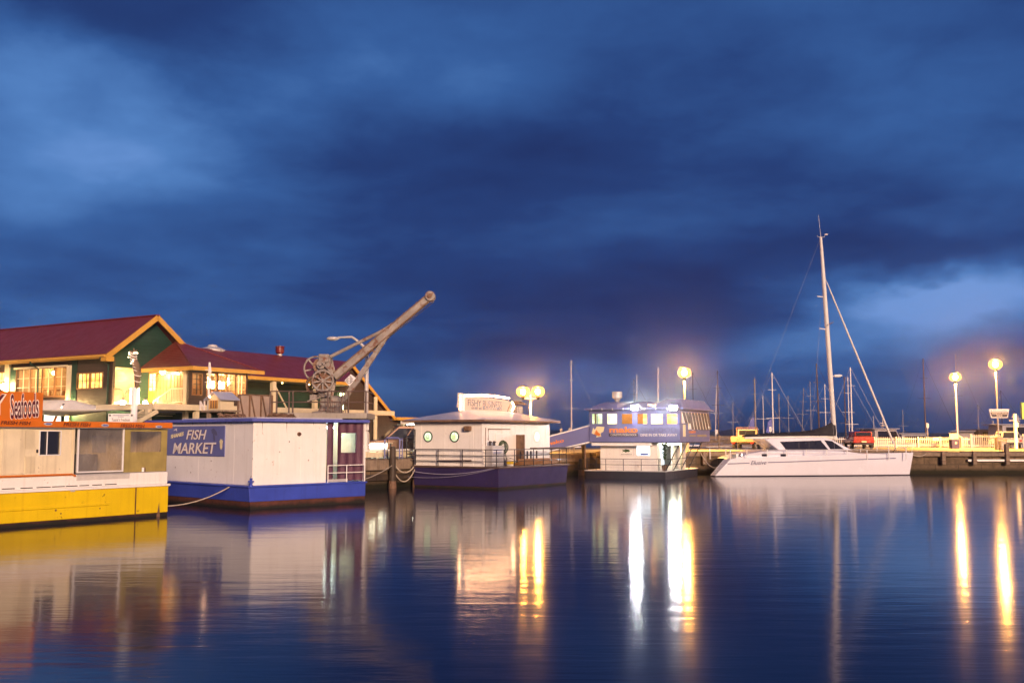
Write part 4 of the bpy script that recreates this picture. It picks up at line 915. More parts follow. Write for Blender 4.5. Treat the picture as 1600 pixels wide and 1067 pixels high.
# lettering on the upper band
ftext('mako', M['letterorange'], boat, ub, 952, 666.5, 996.5, 676, .008, 666.5, 676, off=.03)
m_ = MB(); ub.box(m_, ub.rect(952, 677, 996.5, 681.6), .003, .02); m_.build('name_strip', M['dark'], boat)
ftext('CONSTITUTION DOCK', M['letterwhite'], boat, ub, 954, 677.8, 995, 680.8, .024)
ftext('SEAFOOD', M['lettergrey'], boat, ub, 1001, 668, 1057, 675.5, .008, off=.012)
ftext('DINE IN OR TAKE AWAY', M['letterwhite'], boat, ub, 1001, 677.5, 1058, 681.5, .008, off=.0)
emblem([(0, .4), (.12, .9), (.25, .7), (.4, 1), (1, .95), (.92, .55), (.7, .4), (.75, .12), (.35, .05), (.45, .4), (.2, .3)], 1, ub, 924.5, 666, 20, 18, 'lettercream', boat, 'seafood_emblem')
emblem([(.1, .3), (.35, .8), (.55, .5), (.8, .35), (.7, .1), (.4, .2)], 1, ub, 927, 668, 14, 15, 'letterorange', boat, 'crayfish_emblem')
ftext('mako', M['letterorange'], boat, us, 1076.5, 671.5, 1087, 677, .008, 670.5, 676.5, off=.03)
m_ = MB(); us.box(m_, us.rect(1077, 679.5, 1087, 681.5), .003, .01); us.box(m_, us.rect(1089, 679, 1104, 682), .003, .008); m_.build('name_strip', M['olive'], boat)
m_ = MB(); us.box(m_, us.rect(1067, 663, 1071, 682), .003, .012); m_.build('side_emblem', M['lettercream'], boat)
# covered gangway from wharf to upper deck
gA = FM.w(.6, v1 - .05, 0); gB = wl((gA - W0).dot(WD) - 1.5, 1.0)
gw = thing('gangway', 'sloping gangway with blue banner sides up to the two storey boat', 'gangway')
za, zbq = zu0 + .05, zu0 - .75
dn = (gB - gA); dn.z = 0; ln = dn.length; dn.normalize(); ln = min(ln, 3.6); gB = gA + dn * ln
sd2 = Vector((-dn.y, dn.x, 0))
if sd2.y > 0: sd2 = -sd2
m_ = MB(); m_.loft([[gA + sd2 * .45 + Vector((0, 0, za - .08)), gA - sd2 * .45 + Vector((0, 0, za - .08)), gA - sd2 * .45 + Vector((0, 0, za)), gA + sd2 * .45 + Vector((0, 0, za))], [gB + sd2 * .45 + Vector((0, 0, zbq - .08)), gB - sd2 * .45 + Vector((0, 0, zbq - .08)), gB - sd2 * .45 + Vector((0, 0, zbq)), gB + sd2 * .45 + Vector((0, 0, zbq))]]); m_.build('walkway', M['grey'], gw)
for s_ in (1, -1):
    m_ = MB(); q_ = sd2 * (.47 * s_); P = [gA + q_ + Vector((0, 0, za + .03)), gB + q_ + Vector((0, 0, zbq + .03)), gB + q_ + Vector((0, 0, zbq + .78)), gA + q_ + Vector((0, 0, za + .92))]
    m_.prism(P, sd2 * (.03 * s_)); bn_ = m_.build('banner', M['mauveblue'], gw)
    m_ = MB(); m_.bar(P[2] + Vector((0, 0, .05)), P[3] + Vector((0, 0, .05)), .05); m_.bar(P[1] - Vector((0, 0, .04)), P[0] - Vector((0, 0, .04)), .06); m_.build('handrail', M['white'], gw)
    if s_ == 1:
        bx = (P[1] - P[0]); bx_up = P[3] - P[0]; st = P[1] + sd2 * .035; xd = -bx
        text('mako', M['letterorange'], bn_, st + xd * .22 + Vector((0, 0, .30)), st + xd * .52 + Vector((0, 0, .30)), st + xd * .22 + Vector((0, 0, .52)), sd2, off=.03, name='lettering')
        emb = MB(); emb.prism([st + xd * (.08 + .09 * x) + Vector((0, 0, .25 + .28 * y)) for x, y in FISHP], sd2 * .008); emb.build('fish_emblem', M['lettercream'], bn_)
for t in (.15, .85):
    m_ = MB(); p = gA.lerp(gB, t); m_.cyl(p + Vector((0, 0, .6 if t < .5 else QZ - .02)), p + Vector((0, 0, za + (zbq - za) * t)), .05); m_.build('post', M['rustdark'], gw)

# ================================================================== BOAT 5: catamaran
o5 = G(1119, 744.6); e5 = G(1436, 742.6); FC = Frame(o5, e5 - o5); L5 = (e5 - o5).length
sd5 = Face(FC, 'v', 0.0)
boat = fthing('catamaran', FC, 'white sailing catamaran moored alongside the pier with black boom cover', 'boat')
B5 = 3.9
print('CAT', L5)
zs = sd5.pt(1142, 717)[2]; zbw = sd5.pt(1428, 707)[2]; 
uS = sd5.pt(1142, 717)[0]
def catxs(u0, z0f, hull_w, v_c):
    """one slim hull as lofted stations"""
    loops = []
    N = 16
    for k in range(N + 1):
        t = k / N; u = u0 + (L5 - u0) * t
        zt3 = z0f(t); w = hull_w * (1 - max(0, (t - .45) / .55) ** 2.2 * .93) * (.8 + .2 * min(1, t * 4))
        z_b = -.35 + .25 * (1 - min(1, t * 3)) + .2 * max(0, t - .9) * 10 * .3
        loops.append((u, w, zt3, z_b))
    return loops
def cat_hull(mb, vc, du, lower=False, grow=0.0):
    L = []
    N = 18; hw = .62
    for k in range(N + 1):
        t = k / N
        ztop = zs + (zbw - zs) * t + .05 * math.sin(math.pi * t)
        w = hw * (1 - max(0, (t - .4) / .6) ** 2.4 * .94) * (.86 + .14 * min(1, t * 5)) + grow
        ut = uS + du * (1 - t) + (L5 - uS - 0) * t; ub_ = du * (1 - t) + (L5 - .30) * t      # raked stern steps, near plumb bow
        if not lower: rows = [(ub_, .055 - 0, .80), (ub_ + (ut - ub_) * .35, .055 + (ztop - .055) * .35, .93), (ut, ztop - .02, 1.0), (ut, ztop, .97)]
        else: rows = [(ub_ + .25 * (1 - t), -.3, .35), (ub_ + .05, -.1, .7), (ub_, .055, .80)]
        L.append([Vector((u, vc - w * f, z)) for u, z, f in rows] + [Vector((u, vc + w * f, z)) for u, z, f in reversed(rows)])
    mb.loft(L)
    return
for vc in (.62, B5 - .62):
    du = 0.0 if vc < 1 else 1.25
    m_ = MB(); cat_hull(m_, vc, du); hl_ = m_.build('hull', M['gelcoat'], boat, smooth=True)
    m_ = MB(); cat_hull(m_, vc, du, lower=True, grow=.006); m_.build('boot_top', M['letterdark'], hl_, smooth=True)
m_ = MB(); z0_ = zs - .1
m_.box(uS + .9, L5 * .72, .7, B5 - .7, z0_ - .35, zs + .05); m_.build('bridge_deck', M['gelcoat'], boat, bevel=.03)
m_ = MB(); m_.add([(L5 * .72, .9, zs + .1), (L5 - .9, 1.0, zbw - .03), (L5 - .9, B5 - 1.0, zbw - .03), (L5 * .72, B5 - .9, zs + .1)], [(0, 1, 2, 3)]); m_.build('trampoline', M['dark'], boat)
m_ = MB(); m_.cyl((L5 - .7, .6, zbw - .12), (L5 - .7, B5 - .6, zbw - .12), .09, n=10); m_.build('crossbeam', M['lightgrey'], boat)
# deck side coaming (long sloping white moulding)
ca = Face(FC, 'v', .30)
def P2(px, py, v): q = FC.hv(px, py, v); return q
pro = [P2(1196, 716, .42), P2(1140, 716, .42), P2(1156, 711, .42), P2(1172, 703.5, .42), P2(1210, 702, .42), P2(1300, 702.5, .42), P2(1330, 707, .42), P2(1355, 711, .42)]
pro = [P2(1146, 717, .42), P2(1172, 708, .42), P2(1205, 703.5, .42), P2(1300, 702.5, .42), P2(1345, 708, .42), P2(1372, 712, .42)]
m_ = MB(); m_.prism([Vector((p[0], .42, p[2])) for p in pro], (0, B5 - .84, 0)); m_.build('deck_moulding', M['gelcoat'], boat, bevel=.04)
# coachroof
cpz = [P2(1219, 704, .75), P2(1196, 686.5, .75), P2(1205, 684.5, .75), P2(1290, 683.5, .75), P2(1300, 686, .75), P2(1335, 704, .75)]
def cabin_loop(v, inset): 
    c = sum((Vector((p[0], 0, p[2])) for p in cpz), Vector()) / len(cpz)
    return [Vector((p[0], v, p[2])) for p in cpz]
m_ = MB(); m_.loft([cabin_loop(.85, 0), cabin_loop(B5 - .85, 0)]); m_.build('coachroof', M['gelcoat'], boat, bevel=.07)
wp = [P2(1228, 702.2, .83), P2(1218.8, 690.0, .83), P2(1282, 688.0, .83), P2(1294, 702.0, .83)]
m_ = MB(); m_.prism([Vector((p[0], .842, p[2])) for p in wp], (0, -.012, 0)); wnd = m_.build('saloon_window', M['boatglass'], boat)
m_ = MB()
for px in (1248, 1264): a_ = P2(px, 695, .83)[0]; m_.box(a_, a_ + .03, .824, .828, wp[1][2] - .42, wp[1][2] - .02)
m_.build('mullion', M['dark'], wnd)
# windscreen panel follows the raked front
f0, f1 = Vector((cpz[4][0], 0, cpz[4][2])), Vector((cpz[5][0], 0, cpz[5][2])); nd = Vector((-(f1 - f0).z, 0, (f1 - f0).x)).normalized(); nd = nd if nd.x > 0 else -nd
wsA, wsB = f0.lerp(f1, .15) + nd * .012, f0.lerp(f1, .8) + nd * .012
m_ = MB(); m_.prism([Vector((wsA.x, 1.0, wsA.z)), Vector((wsA.x, B5 - 1.0, wsA.z)), Vector((wsB.x, B5 - 1.0, wsB.z)), Vector((wsB.x, 1.0, wsB.z))], nd * .012); m_.build('windscreen', M['boatglass'], boat)
sw_ = [P2(1288, 687.5, .83), P2(1297.5, 701.5, .83), P2(1319, 701.5, .83), P2(1300, 689, .83)]
m_ = MB(); m_.prism([Vector((p[0], .842, p[2])) for p in sw_], (0, -.012, 0)); m_.build('front_quarter_window', M['boatglass'], boat)
for x0_, x1_ in ((1190, 1198.5), (1219.5, 1230)):
    m_ = MB(); r_ = Face(FC, 'v', .42).rect(x0_, 709.2, x1_, 712.8); m_.box(r_[0], r_[1], .405, .425, r_[2], r_[3]); m_.build('portlight', M['boatglass'], boat, bevel=.008)
# stripe and name follow the sheer on the near hull
def hull_v(u, z):   # outer face of near hull
    t = max(0, min(1, (u - .2) / (L5 - .2))); w = .62 * (1 - max(0, (t - .4) / .6) ** 2.4 * .94) * (.86 + .14 * min(1, t * 5)); return .62 - w
def stripe(mb, px0, px1, yf, th):
    N = 30
    for k in range(N):
        a, b = px0 + (px1 - px0) * k / N, px0 + (px1 - px0) * (k + 1) / N; Q = []
        for px in (a, b):
            q = sd5.pt(px, yf(px)); v = hull_v(q[0], q[2]); q = FC.hv(px, yf(px), v); Q.append((q[0], hull_v(q[0], q[2]), q[2]))
        (ua, va, z_a), (u_b, vb, z_b) = Q
        mb.loft([[Vector((ua, va - .012, z_a)), Vector((ua, va + .03, z_a)), Vector((ua, va + .03, z_a + th)), Vector((ua, va - .012, z_a + th))], [Vector((u_b, vb - .012, z_b)), Vector((u_b, vb + .03, z_b)), Vector((u_b, vb + .03, z_b + th)), Vector((u_b, vb - .012, z_b + th))]], caps=True)
yf = lambda px: 725.0 - (px - 1137) * .0330
m_ = MB(); stripe(m_, 1137, 1171, yf, .05); m_.build('stripe', M['lettergrey'], boat)
m_ = MB(); stripe(m_, 1200, 1400, yf, .05); m_.build('stripe', M['lettergrey'], boat)
q0, q1, q2 = (FC.hv(px, py, hull_v(sd5.pt(px, py)[0], 0) - .0) for px, py in ((1173, 726), (1197.5, 725.4), (1173, 719.6)))
text('Elusive', M['lettergrey'], boat, q0, q1, q2, (0, -1, 0), shear=.35, lift=.012)
# stern gear, rails
for vc, du in ((.62, 0), (B5 - .62, 1.25)):
    m_ = MB()
    for k in range(3): m_.box(du + uS * .35 + k * .32 - .1, uS * .35 + k * .32 + .34 + du, vc - .38, vc + .38, .28 + k * .22, .34 + k * .22)
    m_.build('stern_step', M['gelcoat'], boat)
rl = MB(); zt5 = lambda px: 702.5
def railpt(px, py): q = sd5.pt(px, py); return Vector((q[0], .12, q[2]))
tops = [railpt(px, 702.6 - (px - 1140) * .0) for px in (1168, 1200, 1230, 1261, 1293, 1325, 1356, 1390)]
rl.tube([railpt(1142, 702.5)] + tops + [railpt(1417, 700)], .018, 5); rl.tube([p - Vector((0, 0, .22)) for p in tops], .012, 5)
rl.tube([Vector((p[0], B5 - .12, p[2])) for p in [railpt(1142, 702.5)] + tops + [railpt(1417, 700)]], .011, 5)
ra_ = rl.build('lifeline', M['lightgrey'], boat)
for p in [railpt(1142, 702.5)] + tops + [railpt(1417, 700)]:
    for v in (.12, B5 - .12):
        m_ = MB(); m_.cyl((p[0], v, zs - .08), (p[0], v, p[2] + .02), .032, n=6); m_.build('stanchion', M['cleanwhite'], ra_)
m_ = MB()
m_.tube([(L5 - .15, .5, zbw), (L5 - .05, .5, zbw + .55), (L5 - .1, B5 - .5, zbw + .55), (L5 - .15, B5 - .5, zbw)], .02); m_.build('bow_rail', M['cleanwhite'], boat)
m_ = MB(); a_ = P2(1150, 716, .6); m_.box(a_[0], a_[0] + .5, .6, 1.4, zs, zs + .32); m_.build('cockpit_locker', M['cleanwhite'], boat, bevel=.05)
m_ = MB(); a_ = P2(1158, 712, .5); m_.lathe((a_[0], .5, zs + .12), [(.10, 0), (.12, .05), (.1, .2), (0, .25)], 10); m_.build('winch', M['chrome'], boat)
# mast, boom, cover, forestay
mv = 1.95; mb_, mt_ = FC.hv(1304.5, 690, mv), FC.hv(1282.5, 371, mv)
mb_ = Vector((mb_[0], mv, cpz[3][2] - .1)); mt_ = Vector((mt_[0], mv, mt_[2]))
m_ = MB(); ax = mt_ - mb_
m_.tube([mb_, mb_ + ax * .55, mb_ + ax * .8, mt_], [.15, .14, .12, .085], 10); mast = m_.build('mast', M['sailcloth'], boat, smooth=True)
mp = lambda t: mb_ + ax * t
m_ = MB()
for t in (.54, .70): m_.bar(mp(t) + Vector((-.05, -.0, 0)), mp(t) + Vector((-.55, .0, .05)), .05)
m_.bar(mp(.56), mp(.56) + Vector((.0, -.9, .1)), .04); m_.build('spreader', M['lightgrey'], mast)
m_ = MB(); c = mp(.31); m_.tube([c, c + Vector((.35, 0, 0))], .025); m_.lathe(c + Vector((.38, 0, 0)), [(.0, -.12), (.085, -.1), (.10, .25), (.06, .4), (0, .42)], 10, (1, 0, .05)); m_.build('radar_pod', M['cleanwhite'], mast, smooth=True)
m_ = MB(); c = mt_; m_.cyl(c, c + Vector((-.12, 0, 1.5)), .016, .008, 5); m_.tube([c + Vector((-.25, 0, .12)), c + Vector((-.22, 0, .02)), c + Vector((.25, 0, .02)), c + Vector((.3, 0, .2))], .02, 5); m_.box(c.x + .3, c.x + .5, mv - .01, mv + .01, c.z + .18, c.z + .24); m_.build('masthead_aerial', M['lightgrey'], mast)
bA = FC.hv(1300, 683, mv); bB = FC.hv(1163, 683.5, mv); bA = Vector((mb_.x, mv, bA[2])); bB = Vector((bB[0], mv, bB[2]))
m_ = MB(); m_.bar(bA, bB, .14, .18); boom = m_.build('boom', M['sailcloth'], boat, bevel=.03)
tc5 = [FC.hv(px, py, mv) for px, py in ((1304, 657), (1301.5, 658), (1290, 665), (1272, 671), (1250, 674), (1200, 677), (1170, 678.5), (1160, 680.5))]
bc5 = [FC.hv(px, py, mv) for px, py in ((1304, 681), (1301.5, 681), (1290, 680.5), (1272, 680.5), (1250, 681), (1200, 681.8), (1170, 682.5), (1160, 683))]
L_ = []
for a, b in zip(tc5, bc5):
    w = .10 + .12 * min(1, (a[2] - b[2]) / .5); L_.append([Vector((b[0], mv - w, b[2] + .02)), Vector((b[0], mv - w * 1.1, (a[2] + b[2]) / 2)), Vector((a[0], mv - .03, a[2])), Vector((a[0], mv + .03, a[2])), Vector((b[0], mv + w * 1.1, (a[2] + b[2]) / 2)), Vector((b[0], mv + w, b[2] + .02))])
m_ = MB(); m_.loft(L_); m_.build('sail_cover', M['canvas'], boom, smooth=True)
fsA = mp(.795) + Vector((.1, 0, 0)); fsB = FC.hv(1399, 690, mv); fsB = Vector((L5 - .75, mv, zbw + .25)); fsB.x = FC.hv(1399, 690, mv)[0]
m_ = MB(); m_.tube([fsA, fsA.lerp(fsB, .08), fsA.lerp(fsB, .5), fsA.lerp(fsB, .93), fsB], [.012, .045, .062, .07, .03], 8); m_.build('furled_jib', M['sailcloth'], boat, smooth=True)
m_ = MB(); m_.tube([fsB, Vector((L5 - .7, mv, zbw - .1))], .03); m_.build('furler', M['dark'], boat)
for v in (.15, B5 - .15):
    m_ = MB(); m_.cyl(mp(.80), (mb_.x - .9, v, zs), .005, n=4); m_.build('shroud', M['lightgrey'], boat)
m_ = MB(); m_.cyl(mp(1.0), bB + Vector((0, 0, .1)), .0035, n=4); m_.build('topping_lift', M['lightgrey'], boat)
rope('mooring_rope', 'pale rope looping from the pier down to the catamaran stern', Vector((along(1092), PY - .1, QZ + .02)), FC.w(uS - .3, .7, .75), .55, r=.035)
rope('mooring_rope', 'short pale rope from the catamaran bow to the pier face', FC.w(L5 - .05, .6, zbw - .15), Vector((along(1441), PY - .2, QZ - .12)), .12, r=.028)
# ================================================================== RESTAURANT BUILDING (left wharf)
P1 = atd(165, 556, 52.0); FS = Frame((P1.x, P1.y), (math.cos(R(58)), math.sin(R(58))))
rest = fthing('waterfront_restaurant', FS, 'long two storey green boarded waterfront building with red iron roofs and lit rooms', 'building')
zE = P1.z
pk = FS.hv(243, 497, 0); up_, zp_ = pk[0], pk[2]
print('REST eave', zE, 'peak', up_, zp_)
VL = 26.0; W2 = 2 * up_
OVH = .35
# wing roof: gable toward the water
m_ = MB(); th = .14
def slab(mb, a, b, c, d, t): 
    a, b, c, d = map(Vector, (a, b, c, d)); n = (b - a).cross(d - a).normalized(); n = n if n.z > 0 else -n
    mb.loft([[a, b, c, d], [a + n * t, b + n * t, c + n * t, d + n * t]])
slab(m_, (-.0, -.15, zE), (up_, -.15, zp_), (up_, VL, zp_), (0, VL, zE), th)
slab(m_, (W2, -.15, zE), (up_, -.15, zp_), (up_, VL, zp_), (W2, VL, zE), th)
rf = m_.build('wing_roof', M['redroof2'], rest)
m_ = MB(); m_.bar((0, -.19, zE - .02), (up_, -.19, zp_ + .02), .07, .26); m_.bar((W2, -.19, zE - .02), (up_, -.19, zp_ + .02), .07, .26)
m_.box(-.10, .0, -.2, VL, zE - .12, zE + .08); m_.box(-.12, .35, -.22, .25, zE - .26, zE - .02); m_.build('barge_board', M['trim'], rf)
m_ = MB(); m_.bar((up_, -.2, zp_ + th), (up_, VL, zp_ + th), .3, .05); m_.build('ridge_cap', M['redroof2'], rf)
# side wall (faces the camera) with the big windows
wu = .45; fw = Face(FS, 'u', wu); zw1 = zE - .05
zg = QZ
zfl = fw.pt(100, 632)[2]                                     # upper floor level
print('floor', zfl)
bigw = fw.rect(25.5, 575.5, 105, 619); sm = fw.rect(120.5, 583.5, 160, 606); lf = fw.rect(-60, 584, 9, 601)
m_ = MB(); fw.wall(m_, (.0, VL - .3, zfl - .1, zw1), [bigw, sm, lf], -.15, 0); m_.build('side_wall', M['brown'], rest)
m_ = MB(); g_ = fw.rect(16.5, 574, 25, 621); fw.box(m_, g_, 0, .04); m_.build('corrugated_strip', M['green'], rest); m_ = MB(); g2 = fw.rect(112, 572, 120, 632); fw.box(m_, (g2[0], g2[1], zfl - .2, zw1), 0, .04); m_.build('corrugated_strip', M['green'], rest)
m_ = MB(); c_ = fw.rect(9.5, 574, 16.5, 620); fw.box(m_, (c_[0], c_[1], zfl - .2, zw1), 0, .12); c_ = fw.rect(106, 571, 112, 640); fw.box(m_, (c_[0], c_[1], QZ, c_[3]), 0, .12)
fw.box(m_, fw.rect(24, 572.2, 106, 575.3), 0, .10); m_.build('cream_column', M['creamwall'], rest)
# room behind the big window
def room(face, r, depth, backm, lampc, energy, parent, nl=1, lightname='ceiling_light'):
    a, b, z0, z1 = r; m = MB()
    face.box(m, (a - .05, b + .05, z0 - .3, z1 + .25), -depth - .05, -depth); face.box(m, (a - .08, a - .03, z0 - .3, z1 + .25), -depth, -.16); face.box(m, (b + .03, b + .08, z0 - .3, z1 + .25), -depth, -.16)
    face.box(m, (a - .03, b + .03, z0 - .35, z0 - .3), -depth, -.16); face.box(m, (a - .03, b + .03, z1 + .25, z1 + .3), -depth, -.16)
    o = m.build('room', backm, parent)
    for k in range(nl):
        p = face.p(a + (b - a) * (k + .5) / nl, z1 - .12, -depth * .55)
        m = MB(); m.ball(p, .10, 10, 7); g = m.build(lightname, lampm('room_globe_%d' % int(energy), lampc, energy), parent)
        m = MB(); m.cyl(p, p + Vector((0, 0, .35)), .012, n=5); m.build('flex', M['dark'], g)
    return o
room(fw, bigw, 3.2, M['roomwall'], (1.0, .66, .28), 300, rest, 3)
random.seed(21)
for k in range(5):
    a_ = bigw[0] + .4 + (bigw[1] - bigw[0] - .8) * k / 4.5; m_ = MB(); d_0 = -1.0 - random.random()
    fw.box(m_, (a_ - .35, a_ + .35, bigw[2] + .38, bigw[2] + .43), d_0, d_0 - .7); fw.box(m_, (a_ - .04, a_ + .04, bigw[2] - .25, bigw[2] + .38), d_0 - .3, d_0 - .38)
    m_.build('dining_table', M['woodframe'], rest)
m_ = MB(); fw.box(m_, (bigw[0] + .1, bigw[1] - .6, bigw[2] - .2, bigw[2] + .62), -2.6, -3.1); m_.build('bar_counter', M['woodframe'], rest)
for k in range(5):
    a_ = bigw[0] + .3 + (bigw[1] - bigw[0] - .6) * k / 4.6; m_ = MB(); h_ = random.uniform(.25, .5); fw.box(m_, (a_, a_ + .45, bigw[2] + .85, bigw[2] + .85 + h_), -3.15, -3.19); m_.build('wall_panel', M['white' if k % 2 else 'winB'], rest)
m_ = MB(); fw.ring(m_, bigw, .07, -.1, .03)
for t in (.28, .52, .76): a_ = bigw[1] - (bigw[1] - bigw[0]) * t; fw.box(m_, (a_ - .05, a_ + .05, bigw[2], bigw[3]), -.1, .02)
wf = m_.build('window', M['woodframe'], rest)
m_ = MB(); fw.grid(m_, bigw, 8, 3, .02, -.07, -.03); m_.build('glazing_bars', M['cream'], wf)
m_ = MB(); fw.box(m_, (sm[0], sm[1], sm[2], sm[3]), -.10, -.09); 
m_ = MB(); fw.ring(m_, sm, .06, -.08, .03); a_ = (sm[0] + sm[1]) / 2; fw.box(m_, (a_ - .05, a_ + .05, sm[2], sm[3]), -.08, .02); wf = m_.build('window', M['woodframe'], rest)
m_ = MB(); fw.box(m_, sm, -.12, -.11); m_.build('pane', M['winA'], wf)
m_ = MB(); fw.grid(m_, sm, 6, 2, .018, -.09, -.05); m_.build('glazing_bars', M['dark'], wf)
m_ = MB(); fw.ring(m_, lf, .06, -.08, .03); wf = m_.build('window', M['woodframe'], rest)
m_ = MB(); fw.box(m_, lf, -.12, -.11); m_.build('pane', M['winA'], wf); m_ = MB(); fw.grid(m_, lf, 9, 2, .018, -.09, -.05); m_.build('glazing_bars', M['dark'], wf)
m_ = MB(); m_.box(-.19, -.10, -.1, VL, zE - .06, zE + .03); m_.build('gutter', M['trim'], rest)
for v_ in (.25, 6.2): m_ = MB(); m_.tube([(-.14, v_, zE - .06), (-.1, v_, zE - .2), (wu - .08, v_, zE - .42), (wu - .08, v_, QZ)], .045, 8); m_.build('downpipe', M['green'], rest)
# gable end facing the water, with an open lit balcony room
fg = Face(FS, 'v', .30)
zbal = fg.pt(190, 573.5)[2]; br_ = fg.rect(167, 573.5, 216, 627); br_ = (max(br_[0], wu + .28), br_[1], br_[2], br_[3])
m_ = MB(); 
m_.prism([Vector((wu, .3, zw1 - .2)), Vector((wu, .3, zE + .02)), Vector((up_, .3, zp_ - .05)), Vector((W2 - .4, .3, zE)), Vector((W2 - .4, .3, zw1 - .2))], (0, .15, 0))
fg.wall(m_, (wu, W2 - .4, zfl - .1, zw1 - .2), [(br_[0], br_[1], zfl - .02, zbal)], -.15, 0)
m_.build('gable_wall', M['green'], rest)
m_ = MB(); fg.box(m_, (wu - .03, wu + .07, zfl - .1, zE - .1), -.05, .04); fg.box(m_, (br_[1] - .02, br_[1] + .08, zfl - .1, zbal), -.05, .04); m_.build('corner_board', M['green'], rest)
room(fg, (br_[0] + .1, br_[1] - .08, zfl + .3, zbal - .27), 2.4, M['creamwall'], (1.0, .72, .34), 190, rest, 1, 'balcony_light')
bk = Face(FS, 'v', 2.6)
m_ = MB(); r_ = (br_[0] + .12, br_[0] + .5, zfl + .9, zfl + 1.75); bk.ring(m_, r_, .03, 0, .04); m_.build('picture', M['dark'], rest)
m_ = MB(); r_ = (br_[0] + .9, br_[1] - .3, zfl + .4, zbal - .55); bk.box(m_, r_, .0, .03); m_.build('glass_door', M['winB'], rest)
m_ = MB(); fg.box(m_, (br_[0], br_[1], zfl - .02, zfl + .10), -.1, .05); 
m_.build('balcony_floor', M['woodframe'], rest)
for k in range(2):
    m_ = MB(); a_ = br_[0] + .45 + k * .95; m_.loft([[Vector((a_ - w, .55, z)), Vector((a_ + w, .55, z)), Vector((a_ + w, .62, z)), Vector((a_ - w, .62, z))] for w, z in ((.42, zfl + .12), (.44, zfl + .55), (.36, zfl + .72), (.15, zfl + .8))]); m_.build('wicker_chair', M['rustdark'], rest, bevel=.02)
# deck band and ground floor
zdk = zfl - .22
m_ = MB(); m_.box(wu - .9, W2 + 12, -4.4, -.0, zdk - .16, zdk + .12); m_.build('balcony_deck', M['creamwall'], rest)
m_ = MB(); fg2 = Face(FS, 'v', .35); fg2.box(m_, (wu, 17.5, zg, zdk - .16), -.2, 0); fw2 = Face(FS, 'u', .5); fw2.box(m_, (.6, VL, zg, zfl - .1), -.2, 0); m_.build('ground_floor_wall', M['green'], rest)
for k, (u, v) in enumerate(((-.6, -4.2), (2.3, -4.2), (5.0, -4.2), (8.0, -4.2), (11.5, -4.2), (15, -4.2))):
    m_ = MB(); m_.box(u - .12, u + .12, v - .1, v + .12, zg, zdk - .16); m_.build('deck_post', M['creamwall'], rest)
def globe(name, lb, p, r, mt, parent=None, drop=None):
    if parent is None:
        t_ = thing(name, lb, 'lamp', p, 0, 'lamps along the restaurant'); o = Vector((0, 0, 0))
    else: t_, o = parent, Vector(p)
    m = MB(); m.ball(o, r, 12, 8); m.build('globe', M[mt], t_)
    m = MB(); m.cyl(o + Vector((0, 0, r * .8)), o + Vector((0, 0, r + (drop or .12))), r * .45); m.build('fitting', M['dark'], t_); return t_
# pavilion
uC = FS.hv(219, 576, 0)[0]; vC = Face(FS, 'u', uC).pt(302, 573)[1]; zC = Face(FS, 'u', uC).pt(302, 573)[2]
uD = FS.hv(412, 587, vC)[0]; ap = FS.hv(283, 533, .0)
print('PAV', uC, vC, zC, uD, ap)
um = (uC + uD) / 2; za_ = ap[2]; apx = Vector((ap[0] - .2, .2, za_))
c1, c2, c3, c4_ = Vector((uC, .2, zC)), Vector((uC, vC, zC)), Vector((uD, vC, zC)), Vector((uD, .2, zC))
m_ = MB(); m_.add([c1, c2, c3, c4_, apx] + [p - Vector((0, 0, .12)) for p in (c1, c2, c3, c4_)], [(0, 1, 4), (1, 2, 4), (2, 3, 4), (0, 3, 4), (5, 6, 1, 0), (6, 7, 2, 1), (7, 8, 3, 2), (5, 6, 7, 8)]); pr_ = m_.build('pavilion_roof', M['redroof'], rest)
m_ = MB(); m_.bar(c2 + Vector((0, 0, .02)), apx + Vector((0, 0, .02)), .14, .05); m_.bar(c3 + Vector((0, 0, .02)), apx + Vector((0, 0, .02)), .12, .05); m_.build('hip_cap', M['redroof'], pr_)
m_ = MB(); m_.bar(c1 + Vector((-.04, 0, -.06)), c2 + Vector((-.04, -.04, -.06)), .07, .2); m_.bar(c2 + Vector((-.04, -.04, -.06)), c3 + Vector((0, -.04, -.06)), .07, .2); m_.build('fascia', M['trim'], pr_)
iv = vC + .45; iu = uC + .45
fpv, fpu = Face(FS, 'v', iv), Face(FS, 'u', iu)
# pavilion windows on the water side
pw = [fpv.rect(a, 584, b, 620) for a, b in ((301, 315), (323.5, 337), (341, 352.5), (355, 366), (369, 383))]
dz = min(p[2] for p in pw); m_ = MB(); zpt = zC - .12; uPE = fpv.pt(387, 600)[0]
pw = [(p[0], p[1], max(p[2], zfl + .45), min(p[3], zpt - .12)) for p in pw]
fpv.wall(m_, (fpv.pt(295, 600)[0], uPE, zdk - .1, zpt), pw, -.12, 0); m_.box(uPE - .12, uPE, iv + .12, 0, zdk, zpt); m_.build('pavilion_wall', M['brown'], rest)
for k, p in enumerate(pw):
    m_ = MB(); fpv.ring(m_, p, .05, -.08, .025); wf = m_.build('window', M['woodframe'], rest)
    m_ = MB(); fpv.grid(m_, p, 2 if k < 4 else 3, 4 if k < 4 else 3, .022, -.06, -.02); m_.build('glazing_bars', M['dark' if k < 4 else 'cream'], wf)
    if k < 4: m_ = MB(); zz = (p[2] + p[3]) / 2; m_.loft([[Vector((max((p[0] + p[1]) / 2, iu + .95) + a * w, iv + .8 + b * w, z)) for a, b in ((-1, -1), (1, -1), (1, 1), (-1, 1))] for w, z in ((.20, p[2] + .42), (.36, p[3] - .38))]); m_.build('lamp_shade', lampm('lantern_shade', (1.0, .60, .20), 60.0), rest)
